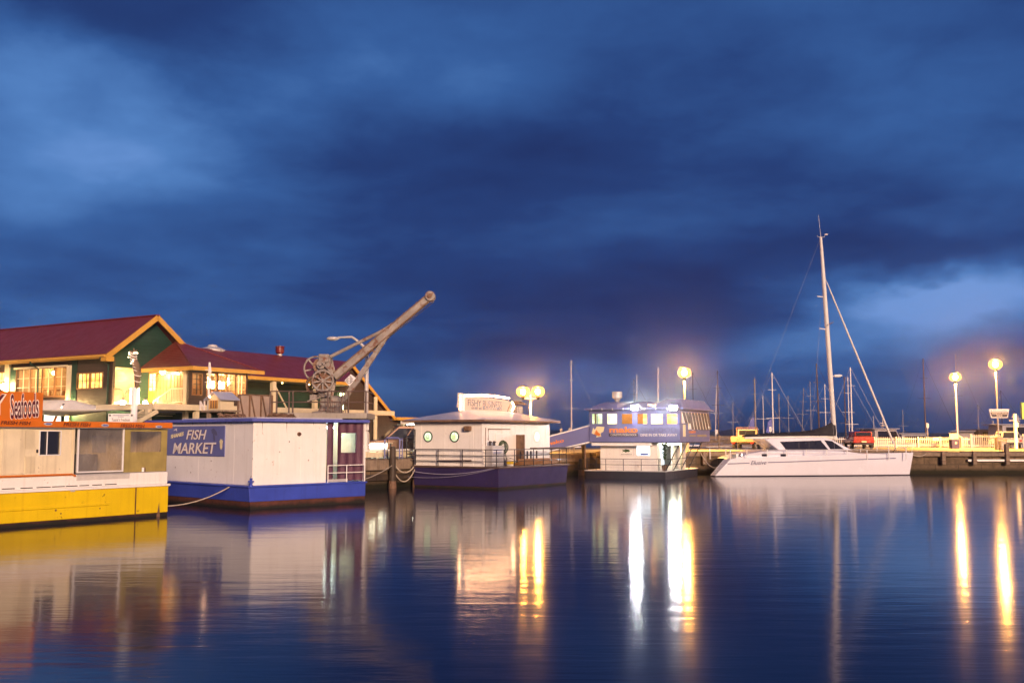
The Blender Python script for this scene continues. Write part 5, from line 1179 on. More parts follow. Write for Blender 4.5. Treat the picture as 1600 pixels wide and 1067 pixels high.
m_ = MB(); m_.box(uC + 1.0, uPE - .15, iv + 3.0, iv + 3.08, zdk + .1, zpt); m_.box(uC + 1.0, uPE - .15, iv + .13, iv + 3, zpt - .06, zpt); m_.build('room', M['roomwall'], rest)
for k in range(3):
    p = Vector((uC + 1.4 + k * 1.3, iv + 1.5, zpt - .35)); globe('pavilion_globe', '', p, .12, 'warm', parent=rest)
random.seed(4)
for k in range(4): m_ = MB(); a_ = pw[k][0]; fpv.box(m_, (a_, a_ + .5, zfl + .0, zfl + .75), -.5, -.55); m_.build('chair_back', M['woodframe'], rest)
# pavilion near face: open porch with doors, stairs and rail
colp = fpu.pt(291, 600)[1]
m_ = MB(); fpu.box(m_, (colp - .12, colp + .10, zg, zpt), -.1, .12); m_.build('cream_column', M['creamwall'], rest)
bkp = Face(FS, 'u', iu + .4)
m_ = MB(); bkp.box(m_, (iv + .1, .25, zdk, zpt), -.1, 0); m_.build('porch_wall', M['woodframe'], rest)
dr = bkp.rect(234, 584, 244, 625); m_ = MB(); bkp.ring(m_, dr, .06, 0, .05); bkp.box(m_, (dr[0], dr[1], dr[2], dr[2] + .5), 0, .03); d_o = m_.build('door', M['trim'], rest)
m_ = MB(); bkp.box(m_, (dr[0], dr[1], dr[2] + .5, dr[3]), .0, .02); m_.build('pane', M['winB'], d_o); m_ = MB(); bkp.grid(m_, dr, 2, 4, .03, .02, .04); m_.build('glazing_bars', M['trim'], d_o)
for a, b in ((246, 266), (268, 287)):
    dr = bkp.rect(a, 585, b, 625); m_ = MB(); bkp.ring(m_, dr, .05, 0, .05); d_o = m_.build('folding_door', M['woodframe'], rest)
    m_ = MB(); bkp.box(m_, dr, .0, .02); m_.build('pane', M['roomwall'], d_o); m_ = MB(); bkp.grid(m_, dr, 4, 4, .03, .02, .04); m_.build('glazing_bars', M['woodframe'], d_o)
gl = fpu.pt(254, 581, -.5)
globe('eave_lamp', 'brightest warm globe lamp hanging under the hipped pavilion eave', FS.w(*Face(FS, 'u', iu).pt(254, 580.5, .05)), .15, 'warm')
globe('eave_lamp', 'smaller warm globe lamp deeper inside the pavilion porch', FS.w(*bkp.pt(278, 584, .4)), .08, 'warmsoft')
globe('rail_lamp', 'warm globe lamp low on the balcony edge left of the ornamental post', FS.w(*Face(FS, 'v', -.05).pt(192, 629)), .13, 'warm')
globe('rail_lamp', 'warm globe lamp low on the stairs right of the ornamental post', FS.w(*Face(FS, 'v', -.5).pt(227, 629.5)), .12, 'warm')
globe('wall_lamp', 'hot white lamp glowing below the shade sail by the cream column', FS.w(*fw.pt(100, 640, .35)), .20, 'warm')
globe('wall_lamp', 'lamp glowing beside the far left column above the orange sign', FS.w(*fw.pt(6, 604, .3)), .17, 'warm')
# porch balustrade and stairs
def balus(parent, pts, h, n_per=.11, name='balustrade', mt='cream', r=.018):
    m = MB()
    for a, b in zip(pts[:-1], pts[1:]):
        a, b = Vector(a), Vector(b); L = (b - a).length; up = Vector((0, 0, h)); m.bar(a + up, b + up, .05); m.bar(a + up * .1, b + up * .1, .035)
        k = max(2, int(L / n_per))
        for i in range(k + 1): p = a.lerp(b, i / k); m.bar(p + up * .1, p + up, r if 0 < i < k else .05)
    return m.build(name, M[mt], parent)
s1 = fpu.pt(267, 627.5); s2 = fpu.pt(288, 627.5); 
balus(rest, [(iu, s2[1], zfl), (iu, s1[1], zfl)], .78)
zfl2 = zfl - .0
e_ = fpu.pt(240, 637); balus(rest, [(iu, s1[1], zfl), (iu, e_[1], zfl - .62)], .78)
e_ = fpu.pt(240, 637)
m_ = MB()
for k in range(5): m_.box(iu - .0, iu + 1.0, e_[1] - .1 - (5 - k) * -.0 - .25 * 0 + -.22 * k - .2, e_[1] - .22 * k, zfl - .62 + .12 * k, zfl - .58 + .12 * k)
m_.build('stair', M['creamwall'], rest)
# flight of open stairs below the deck
m_ = MB(); sA_, sB_ = Face(FS, 'v', -4.6).pt(207, 664), Face(FS, 'v', -4.6).pt(246, 642)
for dv in (0, 1.0): m_.bar((sA_[0], -4.6 + dv, sA_[2]), (sB_[0], -4.6 + dv, sB_[2]), .06, .2)
for k in range(9): t = (k + .5) / 9; u = sA_[0] + (sB_[0] - sA_[0]) * t; z = sA_[2] + (sB_[2] - sA_[2]) * t; m_.box(u - .14, u + .14, -4.6, -3.6, z, z + .04)
m_.build('outside_stair', M['creamwall'], rest)
# long roof behind
vA = FS.hv(550, 600, 0); 
fA = None
best = None
for i in range(200):
    v = -4 + i * .03; q = FS.hv(550, 600, v); 
    if best is None or abs(q[2] - (zC - .08)) < abs(best[1][2] - (zC - .08)): best = (v, q)
vE, uE2 = best[0], best[1][0]; zE2 = best[1][2]
best = None
for i in range(300):
    v = vE + i * .03; q = FS.hv(541, 567, v)
    if best is None or abs(q[2] - za_) < abs(best[1][2] - za_): best = (v, q)
vR, uR2, zR2 = best[0], best[1][0], best[1][2]
print('LONG roof', vE, uE2, zE2, 'ridge', vR, uR2, zR2)
m_ = MB(); u00 = um
slab(m_, (u00, vE, zE2), (uE2, vE, zE2), (uR2, vR, zR2), (u00, vR, zR2), .12); slab(m_, (u00, 2 * vR - vE, zE2), (uE2 + 8, 2 * vR - vE, zE2), (uR2, vR, zR2), (u00, vR, zR2), .12); lr = m_.build('long_roof', M['redroof'], rest)
m_ = MB(); m_.bar((u00, vE - .04, zE2), (uE2, vE - .04, zE2), .07, .2); m_.build('fascia', M['trim'], lr)
m_ = MB(); m_.box(u00, uE2, vE + .0, vE + 2.2, zE2 - .10, zE2 - .04); m_.build('soffit', M['creamwall'], lr)
for px, py in ((441, 596), (483, 603), (515, 600)):
    c = Face(FS, 'v', vE + .6).pt(px, py); m_ = MB(); m_.ball((c[0], vE + .6, zE2 - .16), .055, 10, 6); m_.build('soffit_lamp', M['warmsoft'], rest)
vW = vE + 1.6; fl_w = Face(FS, 'v', vW)
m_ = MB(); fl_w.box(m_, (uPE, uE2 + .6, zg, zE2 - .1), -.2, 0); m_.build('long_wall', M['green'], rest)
m_ = MB(); c = fl_w.rect(495, 610, 503, 640); fl_w.box(m_, fl_w.rect(531, 614, 535.5, 640), .0, .1); m_.build('wall_lamp', lampm('wall_strip_lamp', (.95, 1.0, .45), 9.0), rest)
for px in (427, 492.5): 
    c = Face(FS, 'v', vE + .2).pt(px, 620); m_ = MB(); m_.box(c[0] - .14, c[0] + .14, vE + .1, vE + .35, zg, zE2 - .12); m_.build('verandah_post', M['creamwall'], rest)
    m_ = MB(); m_.bar((c[0], vE + .22, zE2 - .2), (c[0] + 1.2, vE + .22, zdk + .2), .07); m_.build('brace', M['creamwall'], rest)
# roof vents
vd = thing('roof_ventilator', 'round dark red spinning ventilator on the long red roof', 'vent', FS.w(FS.hv(437, 558, vR)[0], vR, zR2 + .05), FS.ang)
m_ = MB(); m_.lathe((0, 0, 0), [(.16, -.15), (.16, .18), (.0, .18)], 12); m_.build('base_collar', M['lightgrey'], vd, smooth=True)
m_ = MB(); m_.lathe((0, 0, 0), [(.18, .15), (.27, .22), (.29, .4), (.27, .56), (.31, .58), (.31, .64), (0, .70)], 16); m_.build('drum', M['drumred'], vd, smooth=True)
vd = thing('roof_ventilator', 'low grey domed ventilator on the red roof ridge behind the pavilion', 'vent', FS.w(FS.hv(332, 546, vR + .4)[0], vR + .4, zR2), FS.ang)
m_ = MB(); m_.lathe((0, 0, 0), [(.75, -.3), (.75, .12), (.55, .22), (.3, .30), (.28, .40), (0, .46)], 18); m_.build('dome', M['lightgrey'], vd, smooth=True)
m_ = MB()
for k in range(8): a = k * math.pi / 4; m_.bar((.76 * math.cos(a), .76 * math.sin(a), -.2), (.76 * math.cos(a), .76 * math.sin(a), .1), .04)
m_.build('vent_rib', M['grey'], vd)
# cross gable at the far end
fx = Face(FS, 'v', vR - .2); gp_ = fx.pt(543, 569); lw = fx.pt(612, 655); lw2 = fx.pt(608, 648)
ug, zg2 = gp_[0], gp_[2]; ul, zl2 = lw[0], lw[2]
m_ = MB(); slab(m_, (ug, vR - .5, zg2), (ul, vR - .5, zl2), (ul, vR + 7, zl2), (ug, vR + 7, zg2), .12); slab(m_, (ug, vR - .5, zg2), (uE2 - 1, vR - .5, zE2 - .2), (uE2 - 1, vR + 7, zE2 - .2), (ug, vR + 7, zg2), .12); cg = m_.build('cross_gable_roof', M['redroof'], rest)
m_ = MB(); m_.bar((ug, vR - .54, zg2 + .02), (ul, vR - .54, zl2 + .02), .06, .24); m_.bar((ug, vR - .54, zg2 + .02), (uE2 - 1, vR - .54, zE2 - .18), .06, .24); m_.bar((ul - .1, vR - .54, zl2 + .05), (ul + 5.5, vR - .54, zl2 + .05), .5, .22); m_.build('barge_board', M['trim'], cg)
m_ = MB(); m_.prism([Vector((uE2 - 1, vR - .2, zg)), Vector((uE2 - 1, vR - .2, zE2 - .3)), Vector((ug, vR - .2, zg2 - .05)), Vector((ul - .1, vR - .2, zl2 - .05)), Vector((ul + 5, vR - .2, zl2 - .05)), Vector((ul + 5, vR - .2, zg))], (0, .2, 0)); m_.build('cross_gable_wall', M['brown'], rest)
for px, y0 in ((579, 620), (622, 661)):
    c = fx.pt(px, 690); m_ = MB(); m_.cyl((c[0], vR - .62, zg), (c[0], vR - .62, fx.pt(px, y0)[2]), .15, n=10); m_.build('portico_column', M['creamwall'], rest, smooth=True)
m_ = MB(); a_, b_ = fx.pt(620, 655)[0], fx.pt(662, 655)[0]; m_.box(a_, b_ + 3, vR - 1.5, vR - .56, zl2 - .35, zl2 - .1); m_.build('entrance_canopy', M['cleanwhite'], rest)
m_ = MB(); m_.box(a_ + .3, b_ + 1, vR - 1.2, vR - .9, zl2 - .40, zl2 - .37); m_.build('canopy_light', M['tube'], rest)
# shade sail
ss = thing('shade_sail', 'pale stretched shade sail hanging below the big lit windows', 'sail')
A_, B_, C_, D_ = FS.w(*fw.pt(112, 624.5, .25)), FS.w(*fw.pt(30, 626, .3)), FS.w(*fw.pt(20, 640, 3.4)), FS.w(*Face(FS, 'v', -2.5).pt(212, 640))
m_ = MB(); N = 10; gv = []
for i in range(N + 1):
    for j in range(N + 1):
        a, b = i / N, j / N; p = (A_ * (1 - a) + B_ * a) * (1 - b) + (D_ * (1 - a) + C_ * a) * b; p.z -= .45 * math.sin(math.pi * a) * math.sin(math.pi * b) + .12 * math.sin(math.pi * b); gv.append(p)
m_.add(gv, [(i * (N + 1) + j, (i + 1) * (N + 1) + j, (i + 1) * (N + 1) + j + 1, i * (N + 1) + j + 1) for i in range(N) for j in range(N)])
sl_ = m_.build('sail_fabric', M['sailcloth'], ss, smooth=True); mo = sl_.modifiers.new('thick', 'SOLIDIFY'); mo.thickness = .01
m_ = MB(); m_.tube([D_, D_ + Vector((.25, -.15, .02))], .02); m_.build('corner_fitting', M['dark'], ss)
# ground floor kiosk lights, planter and orange counter under the deck
ks = thing('lit_kiosk_sign', 'small bright lightbox sign under the shade sail, behind the orange sign board', 'sign', FS.w(*fw.pt(82, 657, 1.2)), FS.ang + R(-90))
m_ = MB(); m_.box(-.75, .75, .0, .14, -.42, .42); m_.build('case', M['dark'], ks, bevel=.02)
m_ = MB(); m_.box(-.70, .70, -.02, -.002, -.38, .38); m_.build('light_panel', lampm('kiosk_lightbox', (1.0, .93, .70), 2.2), ks)
m_ = MB(); m_.prism([(-.1, -.03, -.3), (.3, -.03, .3), (.5, -.03, .3), (.15, -.03, -.3)], (0, .008, 0)); m_.build('panel_stripe', M['letterorange'], ks)
gz = lambda px, py, o: FS.w(*Face(FS, 'v', -4.4).pt(px, py, o))
# printed white banner near the ornamental post
wb = thing('white_banner', 'white printed seafood banner behind the yellow punt roof, beside the ornamental post', 'sign', atd(189, 654, 40.0), R(0))
m_ = MB(); m_.box(-.50, .50, 0, .04, -.55, .20); m_.build('panel', M['cleanwhite'], wb, bevel=.006)
text("Tassie's Freshest", M['letterdark'], wb, (-.36, 0, -.10), (.36, 0, -.10), (-.36, 0, .02), (0, -1, 0), off=.0, shear=.1)
text('Seafood', M['letterdark'], wb, (-.17, 0, -.24), (.17, 0, -.24), (-.17, 0, -.14), (0, -1, 0), off=.0, shear=.1)
m_ = MB()
for k in range(16): x = -.32 + k * .04; m_.box(x, x + .026, -.012, -.001, .115, .145)
for k in range(6): x = -.12 + k * .04; m_.box(x, x + .026, -.012, -.001, .06, .085)
m_.build('small_lettering', M['lettergrey'], wb)
for x in (-.43, .42): m_ = MB(); m_.lathe((x, 0, .13), [(0, -.002), (.04, -.001), (.04, .01), (0, .011)], 10, (0, -1, 0)); m_.build('crest', M['letterdark'], wb)
for x in (-.42, .42): m_ = MB(); m_.box(x - .03, x + .03, .045, .10, QZ - 42 * 0 - wb.location.z + 0.0, .15); m_.build('post', M['cream'], wb)
# ornamental post
opb = atd(209, 660, 41.0); op = thing('ornamental_post', 'white post topped by a twisting dark striped carving with small bulbs', 'post', (opb.x, opb.y, QZ - .02))
zz = lambda py: atd(209, py, 41.0).z - QZ + .02
m_ = MB(); m_.lathe((0, 0, 0), [(.17, 0), (.17, .1), (.13, .14), (.125, zz(607)), (.09, zz(605))], 14); m_.build('shaft', M['cleanwhite'], op, smooth=True)
pts = [Vector(((px - 209) / 1600 * 41, 0, zz(py))) for px, py in ((211.5, 607), (212.5, 595), (212, 580), (210, 572), (206.5, 565), (204.5, 558), (206, 552), (209, 549))]
m_ = MB(); m_.tube(pts, [.08, .11, .15, .16, .14, .10, .14, .06], 12); m_.build('carving', M['rustdark'], op, smooth=True)
m_ = MB()
for k in range(9):
    t = k / 8; i = min(int(t * 5), 4); p = pts[1 + i].lerp(pts[2 + i], t * 5 - i); m_.torus(p, .145 - .03 * abs(t - .4), .022, (.35, -.25, 1), 16, 5)
m_.build('pale_stripe', M['letterwhite'], op)
m_ = MB(); 
for dx, dz in ((-.13, .1), (.10, .14), (0, .2), (-.05, -.12)): m_.cyl(pts[6], pts[6] + Vector((dx * 1.3, -.05, dz)), .05, .02, 6)
m_.build('tuft', M['rustdark'], op)
random.seed(9)
for k in range(9):
    p = pts[4 + k % 4] + Vector((random.uniform(-.14, .14), -.16, random.uniform(-.1, .14))); m_ = MB(); m_.ball(p, .028, 8, 6); m_.build('bulb', M['postbulb'], op)
for x in (-.16, .16): m_ = MB(); m_.box(x - .02, x + .02, -.02, .02, zz(631), zz(606)); m_.build('light_strip', lampm('post_strip_light', (1.0, .80, .42), 14.0), op)
# white flag post, hut, screens, nets on the wharf behind the blue barge
def atw(px, py, d): return atd(px, py, d)
D_ = 46.0
fp = atd(325, 655, D_); th_ = thing('flag_post', 'slim white post with a furled flag rising behind the blue barge roof', 'post', (fp.x, fp.y, QZ - .02)); zz = lambda py: atd(325, py, D_).z - QZ + .02
m_ = MB(); m_.cyl((0, 0, 0), (0, 0, zz(566)), .055, .045, 10); m_.build('pole', M['cleanwhite'], th_, smooth=True)
m_ = MB(); m_.tube([(.03, -.04, zz(567)), (.06, -.05, zz(580)), (.0, -.07, zz(594)), (-.02, -.05, zz(600))], [.03, .06, .055, .02], 8); m_.build('furled_flag', M['sailcloth'], th_, smooth=True)
m_ = MB()
for py in (578, 597, 625): m_.bar((0, 0, zz(py)), (-.18, 0, zz(py)), .03)
m_.build('bracket', M['cleanwhite'], th_)
hb = atd(343, 652, 45.0); hut = thing('model_hut', 'small yellow lit hut with a grey gabled roof on legs', 'hut', (hb.x, hb.y, QZ - .02), R(-36)); zz = lambda py: atd(343, py, 45.0).z - QZ + .02
z0, z1, z2 = zz(641), zz(624), zz(616)
m_ = MB(); m_.box(-.42, .42, -.30, .42, z0, z1); m_.build('hut_wall', M['creamwall'], hut)
m_ = MB(); m_.loft([[Vector((-.42, -.30, z1)), Vector((.0, -.30, z2 + .03)), Vector((.42, -.30, z1))], [Vector((-.42, .42, z1)), Vector((0, .42, z2 + .03)), Vector((.42, .42, z1))]]); m_.build('hut_gable', M['creamwall'], hut)
m_ = MB(); slab(m_, (-.58, -.42, z1 - .05), (0, -.42, z2 + .08), (0, .62, z2 + .08), (-.58, .62, z1 - .05), .04); slab(m_, (.58, -.42, z1 - .05), (0, -.42, z2 + .08), (0, .62, z2 + .08), (.58, .62, z1 - .05), .04); m_.build('roof', M['metalroof'], hut)
m_ = MB(); m_.box(-.25, .25, -.33, -.305, z0 + .08, z1 - .05); m_.build('doorway', M['rustdark'], hut)
m_ = MB()
for k in range(4): m_.box(-.26 + k * .165, -.23 + k * .165, -.35, -.335, z0 + .06, z1 - .04)
m_.build('bars', M['trim'], hut)
m_ = MB(); m_.ball((0, -.55, z2 - .12), .045, 8, 6); m_.build('bulb', M['bulb'], hut)
m_ = MB(); m_.box(-.7, .8, -.45, .5, z0 - .08, z0 - .003); m_.build('shelf', M['timber'], hut)
for x, y in ((-.35, -.3), (.45, -.3), (-.35, .4), (.45, .4)): m_ = MB(); m_.box(x - .07, x + .07, y - .07, y + .07, 0, z0 - .08); m_.build('leg', M['timber'], hut)
nl_ = MB(); nl_.add([], [])
text('N', M['letterwhite'], hut, (-.98, -.3, z0), (-.62, -.3, z0), (-.98, -.3, z0 + .42), (0, -1, 0), off=.03, depth=.03, name='letter')
sA_, sB_ = atd(371, 655, 48.0), atd(424, 655, 49.5)
sc_ = thing('braced_screen', 'grey panelled screen with rusty diagonal braces behind the blue barge', 'screen', (sA_.x, sA_.y, QZ - .02), math.atan2((sB_ - sA_).y, (sB_ - sA_).x)); Ls = (sB_ - sA_).length; zt_ = atd(397, 617, 48.7).z - QZ
m_ = MB(); m_.box(0, Ls, 0, .05, .1, zt_); m_.build('panel', M['rust'] if False else mat('dull_panel', (.36, .27, .22), .7, var=.15), sc_)
m_ = MB(); nb = 3
for k in range(nb + 1): x = Ls * k / nb; m_.box(x - .03, x + .03, -.07, -.002, 0, zt_ + .02)
m_.box(0, Ls, -.06, .0, zt_, zt_ + .05); m_.build('frame_post', M['rustdark'], sc_)
m_ = MB()
for k in range(nb): 
    x = Ls * k / nb; m_.bar((x + .03, -.09, zt_), (x + Ls / nb - .03, -.09, .2 + (zt_ - .2) * .15), .05)
m_.build('brace', M['rustdark'], sc_)
random.seed(13)
for i, (px, py, w, lb) in enumerate(((362, 652, .75, 'heap of dark fishing net beside the small yellow hut'), (438, 651, .85, 'heap of dark fishing net at the crane platform foot'))):
    c = atd(px, py + 3, 44.0 if i == 0 else 46.5); hp = MB(); zb = c.z - QZ
    # a crate stack carries the net so it shows over the barge roof
    t_ = thing('net_heap', lb, 'net', (c.x, c.y, QZ - .02), .3)
    m_ = MB(); m_.box(-w * .8, w * .8, -.4, .4, 0, zb - .05); m_.build('crate', M['timber'], t_, bevel=.02)
    for k in range(40):
        a, r_ = random.uniform(0, 6.28), random.uniform(.2, .9); cpt = Vector((math.cos(a) * r_ * w * .7, math.sin(a) * .3, zb + .05)); pts = [cpt + Vector((math.cos(a + j) * .22, math.sin(a + j) * .2, .08 + .11 * math.sin(j * 1.7 + k))) for j in range(5)]; hp.tube(pts, .025, 5)
    hp.ball((0, 0, zb + .05), .4, 12, 7, (w * 1.6, .9, .5)); hp.build('netting', M['rustdark'], t_)
bx_ = atd(273, 658, 43.0)
# ================================================================== CRANE
CD = 47.5
cz = lambda px, py, d=CD: atd(px, py, d)
cb_ = cz(508, 650); cr = thing('dockside_crane', 'old rusty cream hand cranked dockside crane with spoked wheels and long raised jib', 'crane', (cb_.x, cb_.y, 0))
L = lambda px, py, dy=0.0: atd(px, py, CD + dy) - Vector((cb_.x, cb_.y, 0))
m_ = MB(); zs1 = L(508, 645.5).z; m_.loft([[Vector((x, y, z)) for x, y in ((L(447, 650).x, -.6), (L(576, 650).x, -.6), (L(576, 650).x, 2.2), (L(447, 650).x, 2.2))] for z in (zs1 - .26, zs1)]); m_.build('platform_slab', M['concrete'], cr, bevel=.03)
m_ = MB(); m_.loft([[Vector((x, y, z)) for x, y in ((L(470, 650).x, -.1), (L(545, 650).x, -.1), (L(545, 650).x, 1.8), (L(470, 650).x, 1.8))] for z in (QZ - .02, zs1 - .26)]); m_.build('plinth', M['concrete'], cr, bevel=.03)
m_ = MB(); m_.lathe((L(505, 640).x, .5, zs1), [(.62, -.02), (.62, .06), (.34, .12), (.26, .3), (.22, .8), (.30, .95), (.30, 1.1), (0, 1.1)], 18); m_.build('pedestal', M['rust'], cr, smooth=True)
m_ = MB(); a, b = L(506, 560), L(532, 640); m_.box(L(515, 600).x, L(531, 600).x, .25, .75, zs1, L(515, 618).z); m_.build('column', M['rust'], cr, bevel=.03)
# side frames carrying the winch
for y in (.1, .9):
    m_ = MB(); m_.prism([L(497, 620) + Vector((0, y, 0)), L(515, 620) + Vector((0, y, 0)), L(521, 590) + Vector((0, y, 0)), L(513, 553) + Vector((0, y, 0)), L(498, 553) + Vector((0, y, 0)), L(495, 580) + Vector((0, y, 0))], (0, .06, 0)); m_.build('side_frame', M['rust'], cr, bevel=.01)
m_ = MB(); p = L(505, 556); m_.box(L(497.5, 556).x, L(513, 556).x, .0, 1.0, L(505, 566).z, L(505, 553).z); m_.build('gear_case', M['rust'], cr, bevel=.03)
for (px, py, rpx, y, ns, mt) in ((487.5, 574, 21, .98, 6, 'rust'), (505, 595, 17, -.12, 9, 'rust'), (488, 600, 15, .8, 8, 'rustdark')):
    c = L(px, py); c.y = y; rr = rpx / 1600 * CD; m_ = MB()
    if rpx == 21: m_.torus(c, rr * .92, .045, (.55, -1, 0), 36, 6)
    else: m_.torus(c, rr * .93, .06, (.1, -1, .0), 36, 6)
    axn = Vector((.55, -1, 0)).normalized() if rpx == 21 else Vector((.1, -1, 0)).normalized(); e1_ = axn.cross(Vector((0, 0, 1))).normalized(); e2_ = axn.cross(e1_)
    for k in range(ns): t = 2 * math.pi * k / ns + .2; m_.bar(c, c + (e1_ * math.cos(t) + e2_ * math.sin(t)) * rr * .92, .07, .05, up=axn)
    m_.cyl(c - axn * .1, c + axn * .12, .11, n=12); wh = m_.build('gear_wheel', M[mt], cr)
m_ = MB(); c = L(500, 571); m_.cyl(c + Vector((0, .12, 0)), c + Vector((0, .85, 0)), .36, n=18); m_.build('winch_drum', M['rustdark'], cr, smooth=True)
m_ = MB(); c = L(502, 570); m_.cyl(c + Vector((0, -.12, 0)), c + Vector((0, .1, 0)), .20, n=14); m_.cyl(c + Vector((0, -.3, 0)), c + Vector((0, -.1, 0)), .08, n=10); m_.bar(L(504, 566) + Vector((0, -.2, 0)), L(516, 577) + Vector((0, -.2, 0)), .06); m_.build('pinion', M['rust'], cr, smooth=True)
m_ = MB(); c = L(505, 595); m_.cyl(c + Vector((0, .02, 0)), c + Vector((0, .1, 0)), .46, n=22); m_.build('brake_disc', M['rustdark'], cr)
m_ = MB(); m_.bar(L(482, 627) + Vector((0, -.25, 0)), L(502, 621) + Vector((0, -.25, 0)), .05); m_.box(L(497, 0).x, L(507, 0).x, -.3, .3, L(500, 625).z, L(500, 617).z); m_.build('brake_lever', M['rust'], cr)
# jib: box section with stiffened head, tapering
j0, j1 = L(520, 588), L(671, 461)
for y in (.36, .60):
    m_ = MB(); d = (j1 - j0).normalized(); nv = Vector((-d.z, 0, d.x)); w0, w1 = .15, .125
    m_.prism([j0 - nv * w0 + Vector((0, y, 0)), j1 - nv * w1 + Vector((0, y, 0)), j1 + nv * w1 + Vector((0, y, 0)), j0 + nv * w0 + Vector((0, y, 0))], (0, .05, 0)); m_.build('jib_plate', M['rust'], cr)
for s_ in (-1, 1):
    m_ = MB(); m_.loft([[j0 + nv * (s_ * w0) + Vector((0, .30, 0)), j0 + nv * (s_ * w0) + Vector((0, .71, 0)), j0 + nv * (s_ * (w0 + .04)) + Vector((0, .71, 0)), j0 + nv * (s_ * (w0 + .04)) + Vector((0, .30, 0))], [j1 + nv * (s_ * w1) + Vector((0, .30, 0)), j1 + nv * (s_ * w1) + Vector((0, .71, 0)), j1 + nv * (s_ * (w1 + .04)) + Vector((0, .71, 0)), j1 + nv * (s_ * (w1 + .04)) + Vector((0, .30, 0))]]); m_.build('jib_flange', M['rustdark'], cr)
m_ = MB(); m_.cyl(j1 + Vector((0, .24, 0)), j1 + Vector((0, .78, 0)), .235, n=22); hd = m_.build('jib_head', M['rust'], cr, bevel=.03)
m_ = MB(); m_.cyl(j1 + Vector((0, .18, 0)), j1 + Vector((0, .84, 0)), .10, n=12); m_.build('sheave_pin', M['rustdark'], hd)
m_ = MB(); m_.tube([L(513, 556) + Vector((0, .5, 0)), L(592, 517) + Vector((0, .5, 0)), L(620, 500) + Vector((0, .5, 0))], .085, 8); m_.build('tie_bar', M['rust'], cr, smooth=True)
m_ = MB(); m_.loft([[p + Vector((0, y, 0)) for p, y in ((a, .38), (a, .62), (b, .62), (b, .38))] for a, b in ((L(515, 645), L(524, 645)), (L(552.5, 590), L(560.5, 594)), (L(602, 520), L(606, 524)))]); m_.build('strut', M['rust'], cr, bevel=.02)
for a, b in (((572, 543), (585, 549)), ((560, 560), (545, 575))): m_ = MB(); m_.bar(L(*a) + Vector((0, .4, 0)), L(*b) + Vector((0, .4, 0)), .07); m_.build('lacing_bar', M['rustdark'], cr)
m_ = MB(); q_ = [L(537, 594), L(547, 584), L(555, 590), L(545, 603)]; m_.prism([p + Vector((0, .22, 0)) for p in q_], (0, .03, 0)); pl = m_.build('load_plate', M['cleanwhite'], cr)
m_ = MB()
a_, b_, d_1 = q_[3], q_[0], q_[2]
for r_i in range(4):
    for k in range(5): 
        if (r_i * 5 + k) % 4 == 3: continue
        s0 = .12 + k * .16; p = q_[0].lerp(q_[1], s0) + (q_[3] - q_[0]) * (.15 + .2 * r_i); m_.box(p.x - .022, p.x + .03, .205, .215, p.z - .02, p.z + .02)
m_.build('plate_lettering', M['letterdark'], pl)
random.seed(2)
m_ = MB()
for k in range(9): t = .35 + .6 * k / 9; p = j0.lerp(j1, t) + nv * .16; m_.cyl(p + Vector((0, .5, 0)), p + Vector((0, .5, 0)) + nv * random.uniform(.05, .12), .02, n=5)
m_.build('bird_spike', M['rustdark'], cr)
m_ = MB(); m_.tube([j1 - nv * .3 + Vector((0, .5, 0)), L(610, 522) + Vector((0, .5, 0)), L(586, 546) + Vector((0, .5, 0))], .018, 5); m_.build('hoist_cable', M['dark'], cr)
# crane platform railing
rl_ = thing('platform_railing', 'rusty tube railing round the crane plinth', 'railing', (cb_.x, cb_.y, 0)); zt_ = L(500, 612).z
m_ = MB(); xs = [L(px, 640).x for px in (426, 436, 455, 461, 515, 537, 547, 574)]
for z in (zt_, zs1 + (zt_ - zs1) * .5): m_.tube([(xs[0], -.5, z), (xs[-1], -.5, z), (xs[-1], 2.0, z)], .03)
m_.build('rail', M['railbrown'], rl_)
for x in xs: m_ = MB(); m_.cyl((x, -.5, zs1 - .02), (x, -.5, zt_), .04, n=8); m_.build('post', M['railbrown'], rl_)
m_ = MB()
for k in range(9): x = L(519 + k * 3, 640).x; m_.cyl((x, -.5, zs1 - .02), (x, -.5, zs1 + (zt_ - zs1) * .55), .016, n=6)
m_.build('baluster', M['railbrown'], rl_)
# unlit street light behind the crane
sp_ = atd(571.5, 700, 50.0); sl = thing('street_light', 'unlit grey cobra head street light standing behind the crane jib', 'street light', (sp_.x, sp_.y, QZ - .02)); S = lambda px, py: atd(px, py, 50.0) - Vector((sp_.x, sp_.y, QZ - .02))
m_ = MB(); m_.cyl((0, 0, 0), (0, 0, S(571, 545).z), .12, .085, 12); m_.build('pole', M['lightgrey'], sl, smooth=True)
m_ = MB(); m_.lathe((0, 0, 0), [(.26, 0), (.26, .04), (.2, .1), (.17, 1.2), (.13, 1.3)], 12); m_.build('pole_base', M['lightgrey'], sl, smooth=True)
m_ = MB(); m_.tube([S(571.5, 546), S(563, 536), S(550, 526.5), S(528, 527.5)], [.075, .07, .06, .05], 8); m_.build('arm', M['lightgrey'], sl, smooth=True)
m_ = MB(); c = S(520, 529); m_.ball(c, .30, 14, 8, (1.05, .6, .35)); m_.build('lamp_head', M['lightgrey'], sl, smooth=True)
m_ = MB(); m_.box(-.16, .16, -.22, -.1, S(571, 672).z, S(571, 657).z); m_.build('switch_box', M['cleanwhite'], sl, bevel=.02)

